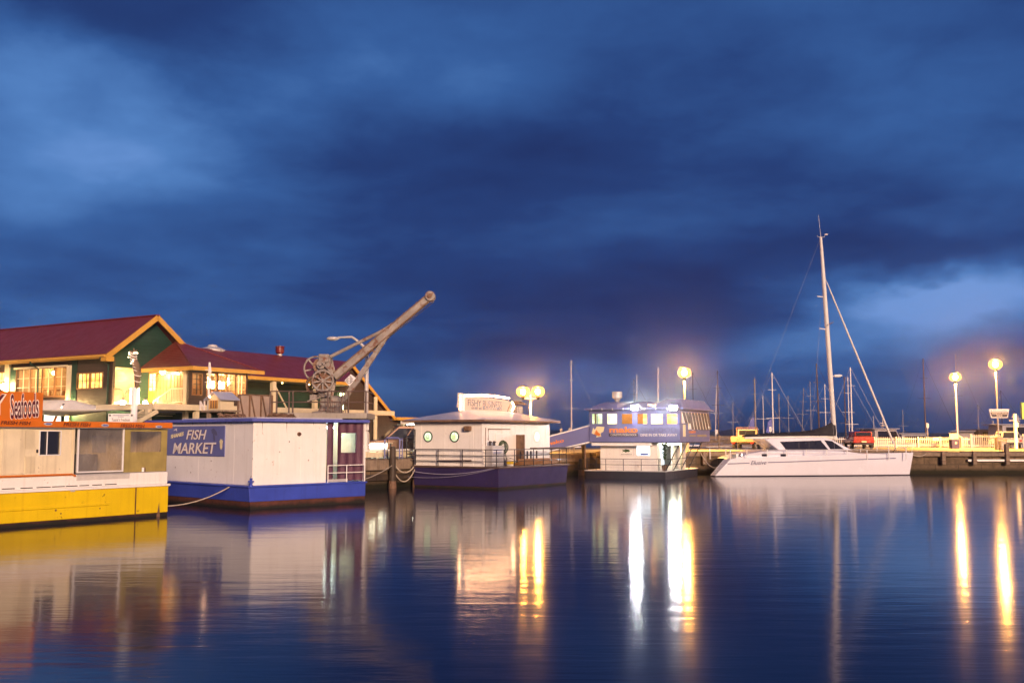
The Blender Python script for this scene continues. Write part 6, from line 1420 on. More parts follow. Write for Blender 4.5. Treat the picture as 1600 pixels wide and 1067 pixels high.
# ================================================================== CARS
def car(name, label, loc, rz, L, Wd, H, paint, style, rear_detail=True, wheel_r=.33):
    """local +x is the front of the car"""
    t = thing(name, label, 'car', loc, rz); gc = .20; belt = H * .56
    if style == 'suv': body = [(-L / 2, .42), (-L / 2 + .02, belt), (L * .20, belt + .02), (L / 2 - .12, belt - .12), (L / 2, .75), (L / 2 - .02, .38)]; cabn = [(-L / 2 + .10, belt), (-L / 2 + .28, H - .02), (L * .06, H), (L * .24, belt + .02)]
    elif style == 'wagon': body = [(-L / 2, .42), (-L / 2 - .0, belt * .95), (L * .22, belt), (L / 2 - .15, belt - .14), (L / 2, .66), (L / 2, .34)]; cabn = [(-L / 2 + .12, belt), (-L / 2 + .45, H - .02), (L * .04, H), (L * .25, belt)]
    else: body = [(-L / 2, .50), (-L / 2, belt * .95), (-L * .02, belt), (L * .22, belt), (L / 2 - .12, belt - .06), (L / 2, .75), (L / 2, .45)]; cabn = [(-L * .06, belt), (-L * .03, H - .02), (L * .12, H), (L * .24, belt)]
    hw = Wd / 2
    m = MB(); lp = []
    for y, ins in ((-hw, .06), (-hw + .08, 0), (hw - .08, 0), (hw, .06)): lp.append([Vector((x * (1 - ins * .25), y, z + (gc * 0) - (ins * .5 if z > belt * .8 else -ins * .3))) for x, z in body])
    m.loft(lp); bd = m.build('body', M[paint], t, bevel=.03)
    m = MB(); m.loft([[Vector((x, s * (hw - .06), z)) if z < H * .7 else Vector((x, s * (hw - .22), z)) for x, z in cabn] for s in (-1, 1)]); cbn = m.build('cabin', M[paint], t, bevel=.04)
    # side glass
    cx = [c[0] for c in cabn]; cz_ = [c[1] for c in cabn]
    for s in (-1, 1):
        def sp(x, z): f = (z - belt) / (H - belt); return Vector((x, s * (hw - .06 - .16 * f + .012), z))
        za, zb = belt + .05, H - .14
        def xat(z, i, j): f = (z - cz_[i]) / (cz_[j] - cz_[i]); return cx[i] + (cx[j] - cx[i]) * f
        xr0, xr1 = xat(za, 0, 1) + .12, xat(zb, 0, 1) + .12; xf0, xf1 = xat(za, 3, 2) - .12, xat(zb, 3, 2) - .12
        nwin = 1 if style == 'ute' else 3 if style == 'suv' else 2
        for k in range(nwin):
            a0, a1 = xr0 + (xf0 - xr0) * k / nwin + .03, xr0 + (xf0 - xr0) * (k + 1) / nwin - .03; b0, b1 = xr1 + (xf1 - xr1) * k / nwin + .03, xr1 + (xf1 - xr1) * (k + 1) / nwin - .03
            m = MB(); m.prism([sp(a0, za), sp(a1, za), sp(b1, zb), sp(b0, zb)], (0, s * .006, 0)); m.build('side_window', M['carglass'], t)
    for i, j, nm in ((0, 1, 'rear_window'), (3, 2, 'windscreen')):
        p0, p1 = Vector((cx[i], 0, cz_[i])), Vector((cx[j], 0, cz_[j])); d = p1 - p0; nrm = Vector((-d.z, 0, d.x)).normalized()
        if (i == 0 and nrm.x > 0) or (i == 3 and nrm.x < 0): nrm = -nrm
        a, b = p0 + d * .1 + nrm * .012, p0 + d * .85 + nrm * .012
        m = MB(); m.prism([a + Vector((0, -hw + .16, 0)), a + Vector((0, hw - .16, 0)), b + Vector((0, hw - .3, 0)), b + Vector((0, -hw + .3, 0))], nrm * .01); m.build(nm, M['carglass'], t)
    for x in (-L * .29, L * .31):
        for s in (-1, 1):
            y = s * (hw - .10); m = MB(); m.lathe((x, y, wheel_r), [(.0, -.10), (wheel_r * .6, -.10), (wheel_r * .95, -.10), (wheel_r, -.07), (wheel_r, .07), (wheel_r * .95, .11), (wheel_r * .62, .11), (wheel_r * .6, .06), (0, .06)], 20, (0, s, 0)); w = m.build('wheel', M['black'], t, smooth=True)
            m = MB(); m.lathe((x, y + s * .065, wheel_r), [(0, 0), (wheel_r * .58, .0), (wheel_r * .55, .03), (wheel_r * .2, .02), (wheel_r * .15, .05), (0, .05)], 14, (0, s, 0)); m.build('rim', M['chrome'], w)
    for s in (-1, 1):
        m = MB(); y = s * (hw - .2); m.box(-L / 2 - .02, -L / 2 + .05, y - .11, y + .11, belt * .66, belt * .90); m.build('tail_light', M['tail'], t, bevel=.02)
        m = MB(); m.box(L / 2 - .06, L / 2 + .015, y - .14, y + .14, belt * .62, belt * .8); m.build('headlight', M['cleanwhite'], t, bevel=.02)
        m = MB(); m.ball((L * .17, s * (hw + .07), belt + .08), .1, 8, 6, (.6, .8, .7)); m.build('wing_mirror', M[paint], t)
    m = MB(); m.box(-L / 2 - .07, -L / 2 + .04, -hw + .08, hw - .08, .34, .50); m.build('rear_bumper', M['dark'], t, bevel=.03)
    m = MB(); m.box(L / 2 - .03, L / 2 + .07, -hw + .08, hw - .08, .34, .54); m.build('front_bumper', M['dark'], t, bevel=.03)
    m = MB(); m.box(-L / 2 - .085, -L / 2 - .071, -.2, .2, .55, .65); m.box(-L / 2 - .03, -L / 2 - .0, -.2, .2, .55, .66); m.build('number_plate', M['cream'], t)
    return t
def on_quay(px, d): p = atd(px, 700, d); return (p.x, p.y, QZ - .016)
suv = car('parked_car', 'bronze four wheel drive wagon parked on the wharf beside the white barge', on_quay(628, 55.5), R(196), 4.6, 1.75, 1.62, 'bronzecar', 'suv', wheel_r=.38)
m_ = MB(); m_.box(-2.0, .35, -.66, .66, 1.64, 1.68); m_.build('roof_rack', M['dark'], suv)
red = car('parked_car', 'red utility with canopy parked at the fence, seen from behind above the catamaran cabin', on_quay(1341, 86), R(83), 4.5, 1.72, 1.45, 'redcar', 'ute')
m_ = MB(); m_.box(-2.2, -.25, -.78, .78, .62, 1.02); m_.build('tray_side', M['redcar'], red, bevel=.03)
m_ = MB(); m_.box(-2.15, -.2, -.7, .7, 1.02, 1.42); m_.build('canopy', M['redcar'], red, bevel=.08)
m_ = MB(); m_.box(-2.17, -2.151, -.58, .58, 1.08, 1.36); m_.build('canopy_window', M['carglass'], red)
sil = car('parked_car', 'silver hatchback seen from behind, beside the dock name sign post', on_quay(1571, 92), R(80), 4.2, 1.75, 1.48, 'silvercar', 'wagon')
# cream flat tray truck seen from its tray end
tk = thing('parked_truck', 'cream flat tray truck with timber tray parked beyond the catamaran stern', 'truck', on_quay(1166, 80), R(68))
m_ = MB(); m_.box(-1.55, .5, -.9, .9, .62, .74); m_.build('tray_floor', M['timber'], tk)
for y in (-.9, .86): m_ = MB(); m_.box(-1.55, .5, y, y + .04, .74, 1.04); m_.build('tray_side', M['timber'], tk)
m_ = MB(); m_.box(-1.59, -1.55, -.9, .9, .62, 1.04); m_.build('tailgate', M['timber'], tk)
m_ = MB(); m_.loft([[Vector((x, y, z)) for x, z in ((.55, .42), (.55, 1.15), (.62, 1.62), (1.25, 1.64), (1.55, 1.16), (2.2, 1.05), (2.25, .45))] for y in (-.8, .8)]); m_.build('cab', M['creamcar'], tk, bevel=.06)
for s in (-1, 1): m_ = MB(); m_.prism([Vector((.68, s * .802, 1.18)), Vector((1.45, s * .802, 1.18)), Vector((1.2, s * .802, 1.54)), Vector((.72, s * .802, 1.54))], (0, s * .008, 0)); m_.build('side_window', M['carglass'], tk)
m_ = MB(); m_.box(.535, .548, -.62, .62, 1.14, 1.5); m_.build('rear_window', M['carglass'], tk)
m_ = MB(); m_.prism([Vector((1.29, -.7, 1.60)), Vector((1.29, .7, 1.60)), Vector((1.56, .7, 1.19)), Vector((1.56, -.7, 1.19))], (.012, 0, .008)); m_.build('windscreen', M['carglass'], tk)
m_ = MB(); m_.bar((.45, -.8, .74), (.45, -.8, 1.75), .06); m_.bar((.45, .8, .74), (.45, .8, 1.75), .06); m_.bar((.45, -.8, 1.72), (.45, .8, 1.72), .06); m_.build('headboard', M['rustdark'], tk)
for x in (-.9, 1.6):
    for s in (-1, 1):
        m_ = MB(); m_.lathe((x, s * .74, .33), [(0, -.1), (.31, -.1), (.33, -.06), (.33, .07), (.3, .1), (.19, .1), (.18, .05), (0, .05)], 18, (0, s, 0)); w = m_.build('wheel', M['black'], tk, smooth=True)
        m_ = MB(); m_.lathe((x, s * .80, .33), [(0, 0), (.17, 0), (.15, .03), (0, .03)], 12, (0, s, 0)); m_.build('rim', M['creamcar'], w)
for s in (-1, 1): m_ = MB(); m_.box(-1.62, -1.6, s * .7 - .1, s * .7 + .1, .5, .6); m_.build('tail_light', M['tail'], tk)

# ================================================================== LEFT WHARF furniture
tb = atd(583, 712, 51.0)
t_ = thing('picnic_table', 'cream plank table on metal legs near the wharf edge, left of the bronze car', 'table', (tb.x, tb.y, QZ - .016), R(5))
m_ = MB(); m_.box(-.55, .95, -.4, .4, .70, .76); m_.build('table_top', M['cream'], t_, bevel=.015)
for x in (-.5, .85):
    for y in (-.33, .33): m_ = MB(); m_.box(x - .03, x + .03, y - .03, y + .03, 0, .70); m_.build('leg', M['dark'], t_)
tb = atd(613, 712, 49.6)
t_ = thing('trolley_frame', 'blue grey steel trolley frame standing in front of the bronze car', 'trolley', (tb.x, tb.y, QZ - .016), R(-8))
m_ = MB(); m_.tube([(-.38, 0, 0), (-.38, 0, .92), (-.3, 0, 1.0), (.28, 0, 1.0), (.36, 0, .92), (.36, 0, 0)], .035, 8); m_.tube([(-.38, .5, 0), (-.38, .5, .95), (.36, .5, .95), (.36, .5, 0)], .03, 8); m_.build('frame', M['violetsign'], t_, smooth=True)
m_ = MB()
for x in (-.38, .36): m_.bar((x, 0, .9), (x, .5, .9), .05); m_.bar((x, 0, .15), (x, .5, .15), .05)
m_.build('cross_rail', M['violetsign'], t_)
tb = atd(586, 697, 53.0)
t_ = thing('strip_light_hoarding', 'corrugated cream hoarding topped with a glowing fluorescent strip', 'hoarding', (tb.x, tb.y, QZ - .016), R(4)); z_ = tb.z - QZ
m_ = MB(); m_.box(-.62, .62, 0, .08, 0, z_); m_.build('panel', mat('corrugated_cream', (.64, .58, .40), .5, var=.1, wave=('Z', 4.5, 0), bump=.5), t_)
m_ = MB(); m_.box(-.60, .60, -.12, -.02, z_ + .02, z_ + .12); m_.build('tube_lamp', M['tube'], t_)
m_ = MB(); m_.box(-.63, .63, -.02, .09, z_ + .0, z_ + .15); m_.build('batten', M['cleanwhite'], t_)

# ================================================================== RIGHT PIER: lamps, signs, fence
def lamp_post(label, px, d, py_head, mt, pole_m='lightgrey', heads=1, base=True, r=.085, hr=.50, spotw=42000):
    b = atd(px, 700, d); t = thing('lamp_post', label, 'lamp post', (b.x, b.y, QZ - .016), 0, 'sodium lamp posts'); zh = atd(px, py_head, d).z - QZ
    m = MB(); m.cyl((0, 0, .05), (0, 0, zh - .2), r * 1.15, r * .8, 12); m.build('pole', M[pole_m], t, smooth=True)
    if base: m = MB(); m.box(-.24, .24, -.24, .24, 0, 1.0); m.loft([[Vector((a * w, c * w, z)) for a, c in ((-1, -1), (1, -1), (1, 1), (-1, 1))] for w, z in ((.24, 1.0), (.12, 1.12))]); m.build('base', M['concrete'], t, bevel=.03)
    for k in range(heads):
        x = 0 if heads == 1 else (-.48 if k == 0 else .48)
        m = MB(); m.ball((x, 0, zh), hr, 16, 10, (1, 1, .78)); g = m.build('globe', M['glarebowl'], t, smooth=True)
        m = MB(); m.ball((x, 0, zh), .2 if heads == 1 else .16, 12, 8); m.build('bulb', M[mt], g, smooth=True)
        ld = bpy.data.lights.new('lamp_light', 'SPOT'); ld.energy = spotw; ld.color = (1.0, .47, .085); ld.spot_size = R(150); ld.spot_blend = .6; ld.shadow_soft_size = .2; lo = bpy.data.objects.new('lamp_light', ld); COL.objects.link(lo); lo.parent = t; lo.location = (x, 0, zh - hr - .05)
        m = MB(); m.lathe((x, 0, zh + hr * .62), [(hr * .7, 0), (hr * .8, .03), (hr * .35, .12), (0, .14)], 16); m.build('lamp_cap', M['dark'], g, smooth=True)
        m = MB(); m.lathe((x, 0, zh - hr * .95), [(.07, -.1), (.12, .05), (.16, .14), (0, .15)], 12); m.build('lamp_neck', M['dark'], g, smooth=True)
    if heads == 2: m = MB(); m.tube([(-.48, 0, zh - .4), (-.2, 0, zh - .47), (.2, 0, zh - .47), (.48, 0, zh - .4)], .05); m.build('cross_arm', M[pole_m], t, smooth=True)
    return t
lamp_post('lit sodium lamp on a white post beside the blue bin on the right pier', 1497, 92, 589, 'sod', 'cleanwhite', r=.075)
lpB = lamp_post('lit sodium lamp on the grey post that carries the dock name sign', 1561, 79, 569, 'sod', 'grey', r=.065)
lamp_post('lit sodium lamp on a tall post behind the two storey seafood boat roof', 1071, 76, 582, 'sod', 'grey', r=.07)
lamp_post('twin headed lit lamp on a white post behind the white restaurant barge', 829, 66, 611.5, 'sod2', 'cleanwhite', heads=2, r=.065, hr=.44, spotw=3000)
# dock name sign on its post
sgp = atd(1559.5, 645, 79.0); sg = thing('dock_name_sign', 'tapered dark sign with white border fixed across the lamp post on the right pier', 'sign', (sgp.x, sgp.y - .16, sgp.z))
k_ = 79 / 1600
def sp2(x, y): return Vector(((x - 1559.5) * k_, 0, (645 - y) * k_))
m_ = MB(); m_.prism([sp2(1544, 639), sp2(1575.5, 639), sp2(1572.5, 652.8), sp2(1547, 652.8)], (0, .05, 0)); m_.build('panel', M['cleanwhite'], sg)
m_ = MB(); m_.prism([sp2(1545.8, 643.8) + Vector((0, -.012, 0)), sp2(1573.8, 643.8) + Vector((0, -.012, 0)), sp2(1571.5, 651.6) + Vector((0, -.012, 0)), sp2(1548.2, 651.6) + Vector((0, -.012, 0))], (0, .01, 0)); dp = m_.build('dark_field', M['letterdark'], sg)
text('CONSTITUTION', M['letterwhite'], sg, sp2(1548, 647.4) + Vector((0, -.012, 0)), sp2(1572, 647.4) + Vector((0, -.012, 0)), sp2(1548, 645) + Vector((0, -.012, 0)), (0, -1, 0), off=.01)
text('DOCK', M['letterwhite'], sg, sp2(1555.5, 650.6) + Vector((0, -.012, 0)), sp2(1564.5, 650.6) + Vector((0, -.012, 0)), sp2(1555.5, 648.2) + Vector((0, -.012, 0)), (0, -1, 0), off=.01)
m_ = MB()
for k in range(13): p = sp2(1550 + k * 1.75, 642.3); m_.box(p.x, p.x + .055, -.008, -.001, p.z, p.z + .06)
p = sp2(1546.7, 642.6); m_.box(p.x, p.x + .09, -.008, -.001, p.z, p.z + .09); m_.build('small_lettering', M['lettergrey'], sg)
m_ = MB(); m_.box(-.14, .14, .052, .10, -.2, .2); m_.build('clamp', M['dark'], sg)
cbp = atd(1566.5, 704, 77.8); t_ = thing('power_bollard', 'short grey concrete service bollard standing beside the dock name sign post', 'bollard', (cbp.x, cbp.y, QZ - .016)); m_ = MB(); m_.box(-.22, .22, -.2, .2, 0, .74); m_.build('block', M['concrete'], t_, bevel=.03); m_ = MB(); m_.box(-.12, .12, -.212, -.201, .3, .55); m_.build('hatch', M['grey'], t_)
bp = atd(1572, 700, 79.0); t_ = thing('bollard', 'thin dark timber bollard in front of the silver hatchback', 'bollard', (bp.x, bp.y, QZ - .016)); m_ = MB(); m_.cyl((0, 0, 0), (0, 0, .80), .075, n=10); m_.build('post', M['rustdark'], t_); m_ = MB(); m_.torus((0, 0, .66), .078, .012, (0, 0, 1), 14, 5); m_.build('reflector_band', M['rust'], t_)
bn = atd(1491, 699, 86.0); t_ = thing('litter_bin', 'dark blue bin with a cream notice board standing over it', 'bin', (bn.x, bn.y, QZ - .016)); m_ = MB(); m_.box(-.32, .32, -.3, .3, .03, .75); m_.build('bin_body', M['navyhull'], t_, bevel=.03)
m_ = MB(); m_.box(-.34, .34, -.32, .32, .75, .80); m_.build('lid', M['violetsign'], t_, bevel=.02)
m_ = MB(); m_.box(-.36, .36, -.02, .02, .85, 1.28); m_.build('notice_board', M['cream'], t_)
for x in (-.3, .3): m_ = MB(); m_.box(x - .02, x + .02, .0, .04, .78, .86); m_.build('leg', M['grey'], t_)
m_ = MB(); m_.prism([(-.06, -.31, .42), (.1, -.31, .42), (.1, -.31, .56), (0, -.31, .60)], (0, .01, 0)); m_.build('sticker', M['cream'], t_)
def notice(label, px, d, y0, y1, w, ybase=None, leg=True):
    p = atd(px, 690, d); t = thing('notice_post', label, 'sign', (p.x, p.y, QZ - .016), 0, 'notice boards on thin posts'); a, b = atd(px, y0, d).z - QZ, atd(px, y1, d).z - QZ
    m = MB(); m.cyl((0, 0, 0), (0, 0, a), .03, n=8); m.build('post', M['lightgrey'], t)
    m = MB(); m.box(-w / 2, w / 2, -.06, -.032, b, a); n_ = m.build('notice', M['cleanwhite'], t, bevel=.008)
    m = MB()
    for k in range(3): z = a - (a - b) * (.3 + .2 * k); m.box(-w * .3, w * .3, -.066, -.061, z - .015, z + .015)
    m.build('small_print', M['lettergrey'], n_)
notice('white notice on a thin post by the fence, left of the blue bin', 1450, 90, 661, 668, .22)
notice('white notice on a thin post by the grey paling fence', 1119.7, 92, 671, 677.5, .20)
notice('white notice on a thin post rising above the catamaran sail cover', 1204, 92, 666.5, 674, .20)
notice('slim white topped post behind the white barge rail, left of gangway', 877, 66, 669, 678, .12)
notice('second slim white topped post behind the white barge, nearest the gangway', 890.5, 66, 668, 678, .12)
notice('small round topped white post just above the gangway banner', 897, 66, 674, 679, .13)
def fence(label, pts, h, mt='white', pitch=.13, post=2.2, name='picket_fence'):
    pts = [Vector(p) for p in pts]; t = thing(name, label, 'fence'); m = MB(); rr = MB(); 
    for a, b in zip(pts[:-1], pts[1:]):
        Ld = (b - a).length; k = int(Ld / pitch); d = (b - a).normalized(); nn = Vector((-d.y, d.x, 0))
        for i in range(k):
            p = a + d * (i * pitch); w = d * .026; th2 = nn * .015
            m.loft([[p - w - th2 + Vector((0, 0, .08)), p + w - th2 + Vector((0, 0, .08)), p + w + th2 + Vector((0, 0, .08)), p - w + th2 + Vector((0, 0, .08))], [p - w - th2 + Vector((0, 0, h - .06)), p + w - th2 + Vector((0, 0, h - .06)), p + w + th2 + Vector((0, 0, h - .06)), p - w + th2 + Vector((0, 0, h - .06))], [p - th2 + Vector((0, 0, h)), p + w * .02 - th2 + Vector((0, 0, h)), p + w * .02 + th2 + Vector((0, 0, h)), p + th2 + Vector((0, 0, h))]])
        for z in (.22, h - .2): rr.bar(a + nn * .04 + Vector((0, 0, z)), b + nn * .04 + Vector((0, 0, z)), .04, .08)
        for i in range(int(Ld / post) + 1):
            p = a + d * (i * post) - nn * .06; pm = MB(); pm.box(p.x - .055, p.x + .055, p.y - .055, p.y + .055, p.z, p.z + h + .02); pm.build('post', M[mt], t, bevel=.01)
    m.build('pickets', M[mt], t); rr.build('rail', M[mt], t); return t
fz = QZ - .016
def fp_(px, d): p = atd(px, 690, d); return (p.x, p.y, fz)
fence('long white picket fence along the right pier from the catamaran cabin to the blue bin', [fp_(1196, 94.5), fp_(1516, 94.5)], .98, 'lightgrey', .17, 2.0)
fence('taller white picket fence behind the silver hatchback at the far right', [fp_(1517, 90.5), fp_(1680, 90.5)], 1.22, 'lightgrey', .17, 2.3)
fence('grey paling fence on the pier just right of the two storey boat', [fp_(1095, 90), fp_(1192, 90)], 1.12, 'timber', .115, 1.6, 'paling_fence')
pn = atd(1462, 686, 94.3); t_ = thing('fence_notice', 'small cream notice fixed flat to the long picket fence', 'sign', (pn.x, pn.y - .08, pn.z)); m_ = MB(); m_.box(-.27, .27, 0, .02, -.13, .14); n_ = m_.build('panel', M['cleanwhite'], t_); m_ = MB()
for k in range(3): m_.box(-.2, .18 - k * .05, -.006, -.001, -.08 + k * .07, -.05 + k * .07)
m_.build('small_print', M['lettergrey'], t_)
# tall white post and lit yellow sign at the far right
yp = atd(1588, 698, 84); t_ = thing('white_post', 'white service post at the far right, left of the lit yellow sign', 'post', (yp.x, yp.y, QZ - .016)); zt_ = atd(1588, 646, 84).z - QZ; m_ = MB(); m_.box(-.10, .10, -.1, .1, 0, zt_); m_.build('shaft', M['cleanwhite'], t_, bevel=.02); m_ = MB(); m_.bar((0, 0, zt_ - .25), (-.3, 0, zt_ - .25), .04); m_.bar((0, 0, zt_ - .55), (-.5, 0, zt_ - .55), .04); m_.build('arm', M['lightgrey'], t_); m_ = MB(); m_.box(.1, .2, -.12, .1, zt_ - 1.1, zt_ - .7); m_.build('switch_box', M['cleanwhite'], t_, bevel=.01)
yp = atd(1601, 641, 86); t_ = thing('lit_yellow_sign', 'tall lit yellow sign cut by the right edge of the photo', 'sign', (yp.x, yp.y, QZ - .016)); z0, z1 = atd(1601, 655, 86).z - QZ, atd(1601, 628, 86).z - QZ
m_ = MB(); m_.box(-.3, .9, -.08, .12, z0, z1); m_.build('case', M['dark'], t_, bevel=.02); m_ = MB(); m_.box(-.27, .87, -.1, -.082, z0 + .04, z1 - .04); m_.build('light_panel', M['yelsign'], t_); m_ = MB(); m_.box(.2, .4, -.05, .1, 0, z0); m_.build('post', M['lightgrey'], t_)

# ================================================================== MARINA beyond the pier
def yacht(label, px, d, top, tilt=0.0, L=9.0, rz=0.2, mm='lightgrey', spr=.55, hullm='gelcoat', flag=None, furl=False, r=.065):
    p = atd(px, 690, d); t = thing('sailing_yacht', label, 'yacht', (p.x, p.y, 0), rz, 'yachts moored beyond the pier'); zt = atd(px, top, d).z; bm_ = 1.3
    lo = []
    for k in range(9):
        s = k / 8; x = -L * .45 + L * s; w = bm_ * (1 - abs(s - .42) ** 2.2 * 2.2) if s < .97 else .04; w = max(w, .04); fb = .85 + .3 * s
        lo.append([Vector((x, -w, fb)), Vector((x, -w * .8, .1)), Vector((x, 0, -.35 * (1 - s * .8))), Vector((x, w * .8, .1)), Vector((x, w, fb))])
    m = MB(); m.loft(lo); m.build('hull', M[hullm], t, smooth=True)
    m = MB(); m.loft([[Vector((x, -w, z)), Vector((x, w, z)), Vector((x, w * .85, z + h)), Vector((x, -w * .85, z + h))] for x, w, z, h in ((-L * .2, .8, .9, .42), (L * .05, .75, .95, .45), (L * .2, .4, 1.0, .2))]); cb2 = m.build('cabin', M['cleanwhite'], t, bevel=.05)
    for s in (-1, 1): m = MB(); m.box(-L * .15, L * .05, s * .78 - .012, s * .78 + .012, 1.05, 1.22); m.build('cabin_window', M['carglass'], cb2)
    m = MB(); top_ = Vector((tilt * zt, 0, zt)); m.cyl((0, 0, 1.0), top_, r, r * .7, 8); ms = m.build('mast', M[mm], t, smooth=True)
    m = MB(); z = 1 + (zt - 1) * spr; q = top_ * (z / zt); m.bar(q + Vector((-.75, 0, .08)), q + Vector((.75, 0, .08)), .035)
    if zt > 8: q2 = top_ * .8; m.bar(q2 + Vector((-.5, 0, 0)), q2 + Vector((.5, 0, 0)), .03)
    m.build('spreader', M[mm], ms)
    m = MB(); m.bar((0, 0, 1.75), (-L * .4, 0, 1.7), .09); m.tube([(-.05, 0, 1.9), (-L * .2, 0, 1.87), (-L * .39, 0, 1.78)], [.16, .13, .07], 8); m.build('boom', M['canvas'], t)
    m = MB(); m.cyl(top_, (L * .52, 0, 1.1), .012, n=4); m.cyl(top_, (-L * .44, 0, 1.0), .006, n=4); m.build('stay', M[mm], t)
    if flag: m = MB(); z = flag; m.loft([[Vector((-.1, -.01, z)), Vector((-.1, .01, z)), Vector((-.15, .01, z + 1.3)), Vector((-.15, -.01, z + 1.3))], [Vector((-.5, .10, z - .2)), Vector((-.5, .12, z - .2)), Vector((-.55, .12, z + .9)), Vector((-.55, .10, z + .9))], [Vector((-.85, -.02, z - .1)), Vector((-.85, .0, z - .1)), Vector((-.62, .0, z + .55)), Vector((-.62, -.02, z + .55))]]); m.build('furled_flag', M['bluefascia'], t)
    return t
Y = yacht
Y('yacht with a tall pale mast and low crosstree, behind the white barge and its gangway', 893, 112, 563, r=.09, spr=.45)
Y('yacht with a thin mast rising behind the middle of the two storey boat roof', 996, 118, 585, mm='lightgrey', spr=.5)
Y('yacht with a brown wooden mast just left of another, behind the two storey boat roof', 991.5, 124, 592, mm='railbrown')
Y('yacht with a pale mast rising behind the right half of the two storey boat roof', 1028, 116, 574, tilt=.012, r=.085)
Y('yacht with a thin brown mast close to the tall lamp behind the two storey boat', 1084, 126, 582, mm='railbrown', r=.06)
Y('yacht with a white slanting mast over the grey paling fence', 1117, 120, 602, tilt=.04, r=.07)
Y('yacht with a brown mast over the grey paling fence, left of the cream truck', 1123, 114, 579, mm='railbrown', r=.075)
Y('yacht with a broad wooden mast and crosstree above the cream truck cab', 1181, 108, 591, mm='rust', r=.10, spr=.42, flag=3.2)
Y('yacht with a grey mast between the two flag carrying yachts', 1193.5, 118, 618, r=.07)
Y('yacht with a silver mast and blue flag above the catamaran sail cover', 1208.5, 108, 582, mm='cleanwhite', r=.085, spr=.4, flag=3.0)
Y('yacht with a thin brown mast just right of the silver masted one', 1218.5, 122, 615, mm='rust', r=.07)
Y('yacht with a brown mast left of the catamaran mast, leaning slightly', 1281, 112, 568, mm='railbrown', tilt=-.015, r=.09)
Y('yacht with a slim white mast tight against the left side of the catamaran mast', 1291, 118, 600, mm='cleanwhite', r=.07)
Y('yacht with a brown mast, leftmost of three close masts left of the red utility', 1322, 112, 588, mm='railbrown', r=.075, spr=.35)
Y('yacht with a white mast, middle of three close masts left of the red utility', 1327.5, 116, 589, mm='cleanwhite', r=.065, spr=.5)
Y('yacht with the tallest white mast of three close masts above the red utility', 1332, 110, 574, mm='cleanwhite', r=.085, spr=.3)
Y('yacht with a lone dark mast behind the post with the white notice', 1447, 114, 560, mm='railbrown', r=.09)
Y('yacht with a short thin mast just right of the catamaran forestay foot', 1366, 128, 650, r=.05)
Y('yacht with a slender black mast close to the dock name sign post', 1567, 122, 610, mm='dark', r=.05)
Y('yacht with a faint slim mast between the grey paling fence and the cream truck', 1146, 128, 628, mm='grey', r=.05)
Y('yacht with a faint slim mast right of the blue flag, above the sail cover', 1233, 130, 618, mm='grey', r=.05)
Y('yacht with a thin leaning mast midway between the blue flag and the catamaran mast', 1252, 126, 606, mm='rust', r=.05, tilt=.06)
Y('yacht with a pale thin mast close left of the brown leaning mast', 1268, 132, 596, mm='grey', r=.055)
Y('yacht with a faint mast above the white motor cruiser left of the notice post', 1412, 134, 640, mm='grey', r=.045)
Y('yacht whose mast tip shows just above the lamp by the blue bin', 1498, 118, 553, mm='grey', r=.06)
Y('yacht with a faint slim mast between the two pier lamps', 1530, 130, 632, mm='grey', r=.045)
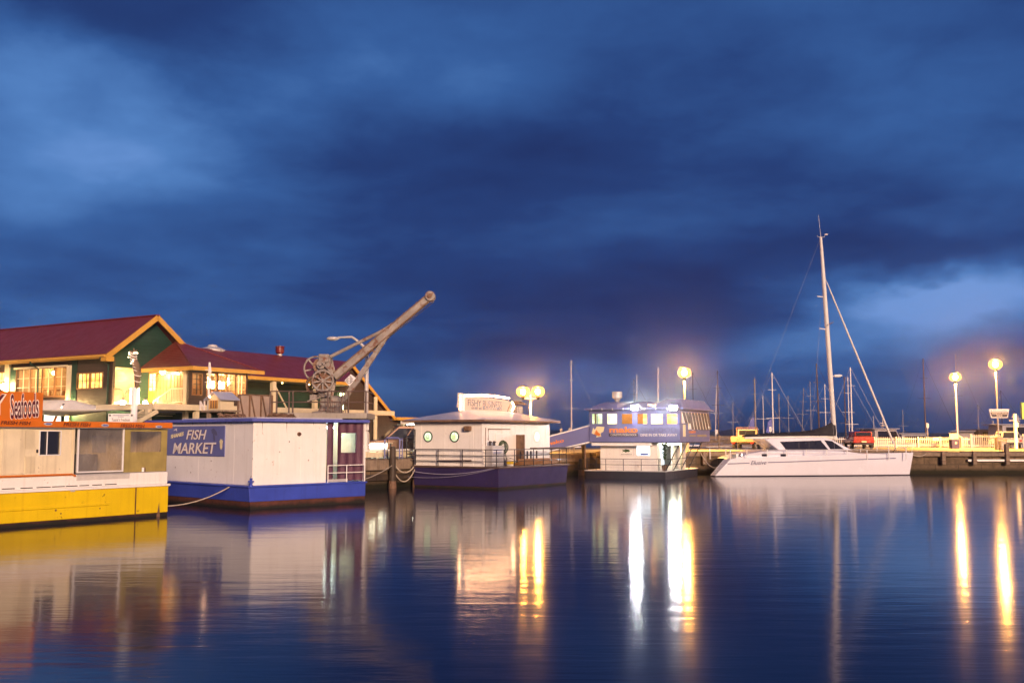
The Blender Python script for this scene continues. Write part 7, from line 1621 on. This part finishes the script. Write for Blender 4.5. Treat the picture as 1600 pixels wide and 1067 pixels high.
def cruiser(label, px, d, Lc, ytop, rz, radar=True):
    p = atd(px, 690, d); t = thing('motor_cruiser', label, 'boat', (p.x, p.y, 0), rz, 'motor cruisers beyond the pier fence'); zt = atd(px, ytop, d).z; hw = Lc * .17
    m = MB(); m.loft([[Vector((x, -w, z)), Vector((x, -w * .75, -.2)), Vector((x, w * .75, -.2)), Vector((x, w, z))] for x, w, z in ((-Lc / 2, hw, 1.1), (0, hw, 1.2), (Lc * .3, hw * .7, 1.4), (Lc / 2, .05, 1.55))]); m.build('hull', M['unlitwhite'], t, bevel=.04)
    m = MB(); m.loft([[Vector((x, -hw * .85, 1.1)), Vector((x, hw * .85, 1.1)), Vector((x2, hw * .75, zt - .15)), Vector((x2, -hw * .75, zt - .15))] for x, x2 in ((-Lc * .3, -Lc * .28), (Lc * .25, Lc * .1))]); cb2 = m.build('cabin', M['unlitwhite'], t, bevel=.05)
    for s in (-1, 1): m = MB(); m.prism([Vector((-Lc * .24, s * hw * .815, zt * .62)), Vector((Lc * .14, s * hw * .815, zt * .62)), Vector((Lc * .09, s * hw * .785, zt - .35)), Vector((-Lc * .24, s * hw * .785, zt - .35))], (0, s * .02, 0)); m.build('cabin_window', M['boatglass'], cb2)
    m = MB(); m.box(-Lc * .34, Lc * .14, -hw * .9, hw * .9, zt - .15, zt - .04); m.build('hardtop', M['unlitwhite'], t, bevel=.03)
    if radar: m = MB(); m.bar((0, 0, zt - .04), (0, 0, zt + .9), .06); m.bar((-.4, 0, zt + .5), (.4, 0, zt + .5), .07); m.ball((0, 0, zt + .25), .22, 10, 6, (1, 1, .5)); m.build('radar_mast', M['lightgrey'], t)
cruiser('white motor cruiser with a radar mast behind the fence, left of the catamaran forestay foot', 1380, 106, 8, 668.5, .5)
cruiser('low white motor cruiser behind the fence left of the thin white notice post', 1427, 112, 8, 676, .3, False)
cruiser('white hard topped motor cruiser behind the white lamp post and blue bin', 1503, 108, 8, 672.5, 1.2, False)
cruiser('white motor cruiser with aerials behind the fence left of the dock name sign post', 1553, 108, 9, 670, .2)
cruiser('large white fishing cruiser at the far right behind the white service post', 1592, 104, 9, 662, .15)
# ================================================================== AIR: thin volume added to give the lamps halos
hz = MB(); hz.box(-880, 880, -100, 2550, -3.0, 60)
ho_ = hz.build('halo_haze', M['water']); struct(ho_, 'stuff')
hm_ = bpy.data.materials.new('lamp_halo_haze'); hm_.use_nodes = True; hm_.node_tree.nodes.clear(); t = NT(hm_.node_tree)
pv = t.new('ShaderNodeVolumePrincipled'); pv.inputs['Color'].default_value = (.95, .95, 1, 1); pv.inputs['Density'].default_value = .00065; pv.inputs['Anisotropy'].default_value = .965
oo = t.new('ShaderNodeOutputMaterial'); t.put(oo.inputs['Volume'], pv.outputs[0]); ho_.data.materials.clear(); ho_.data.materials.append(hm_)
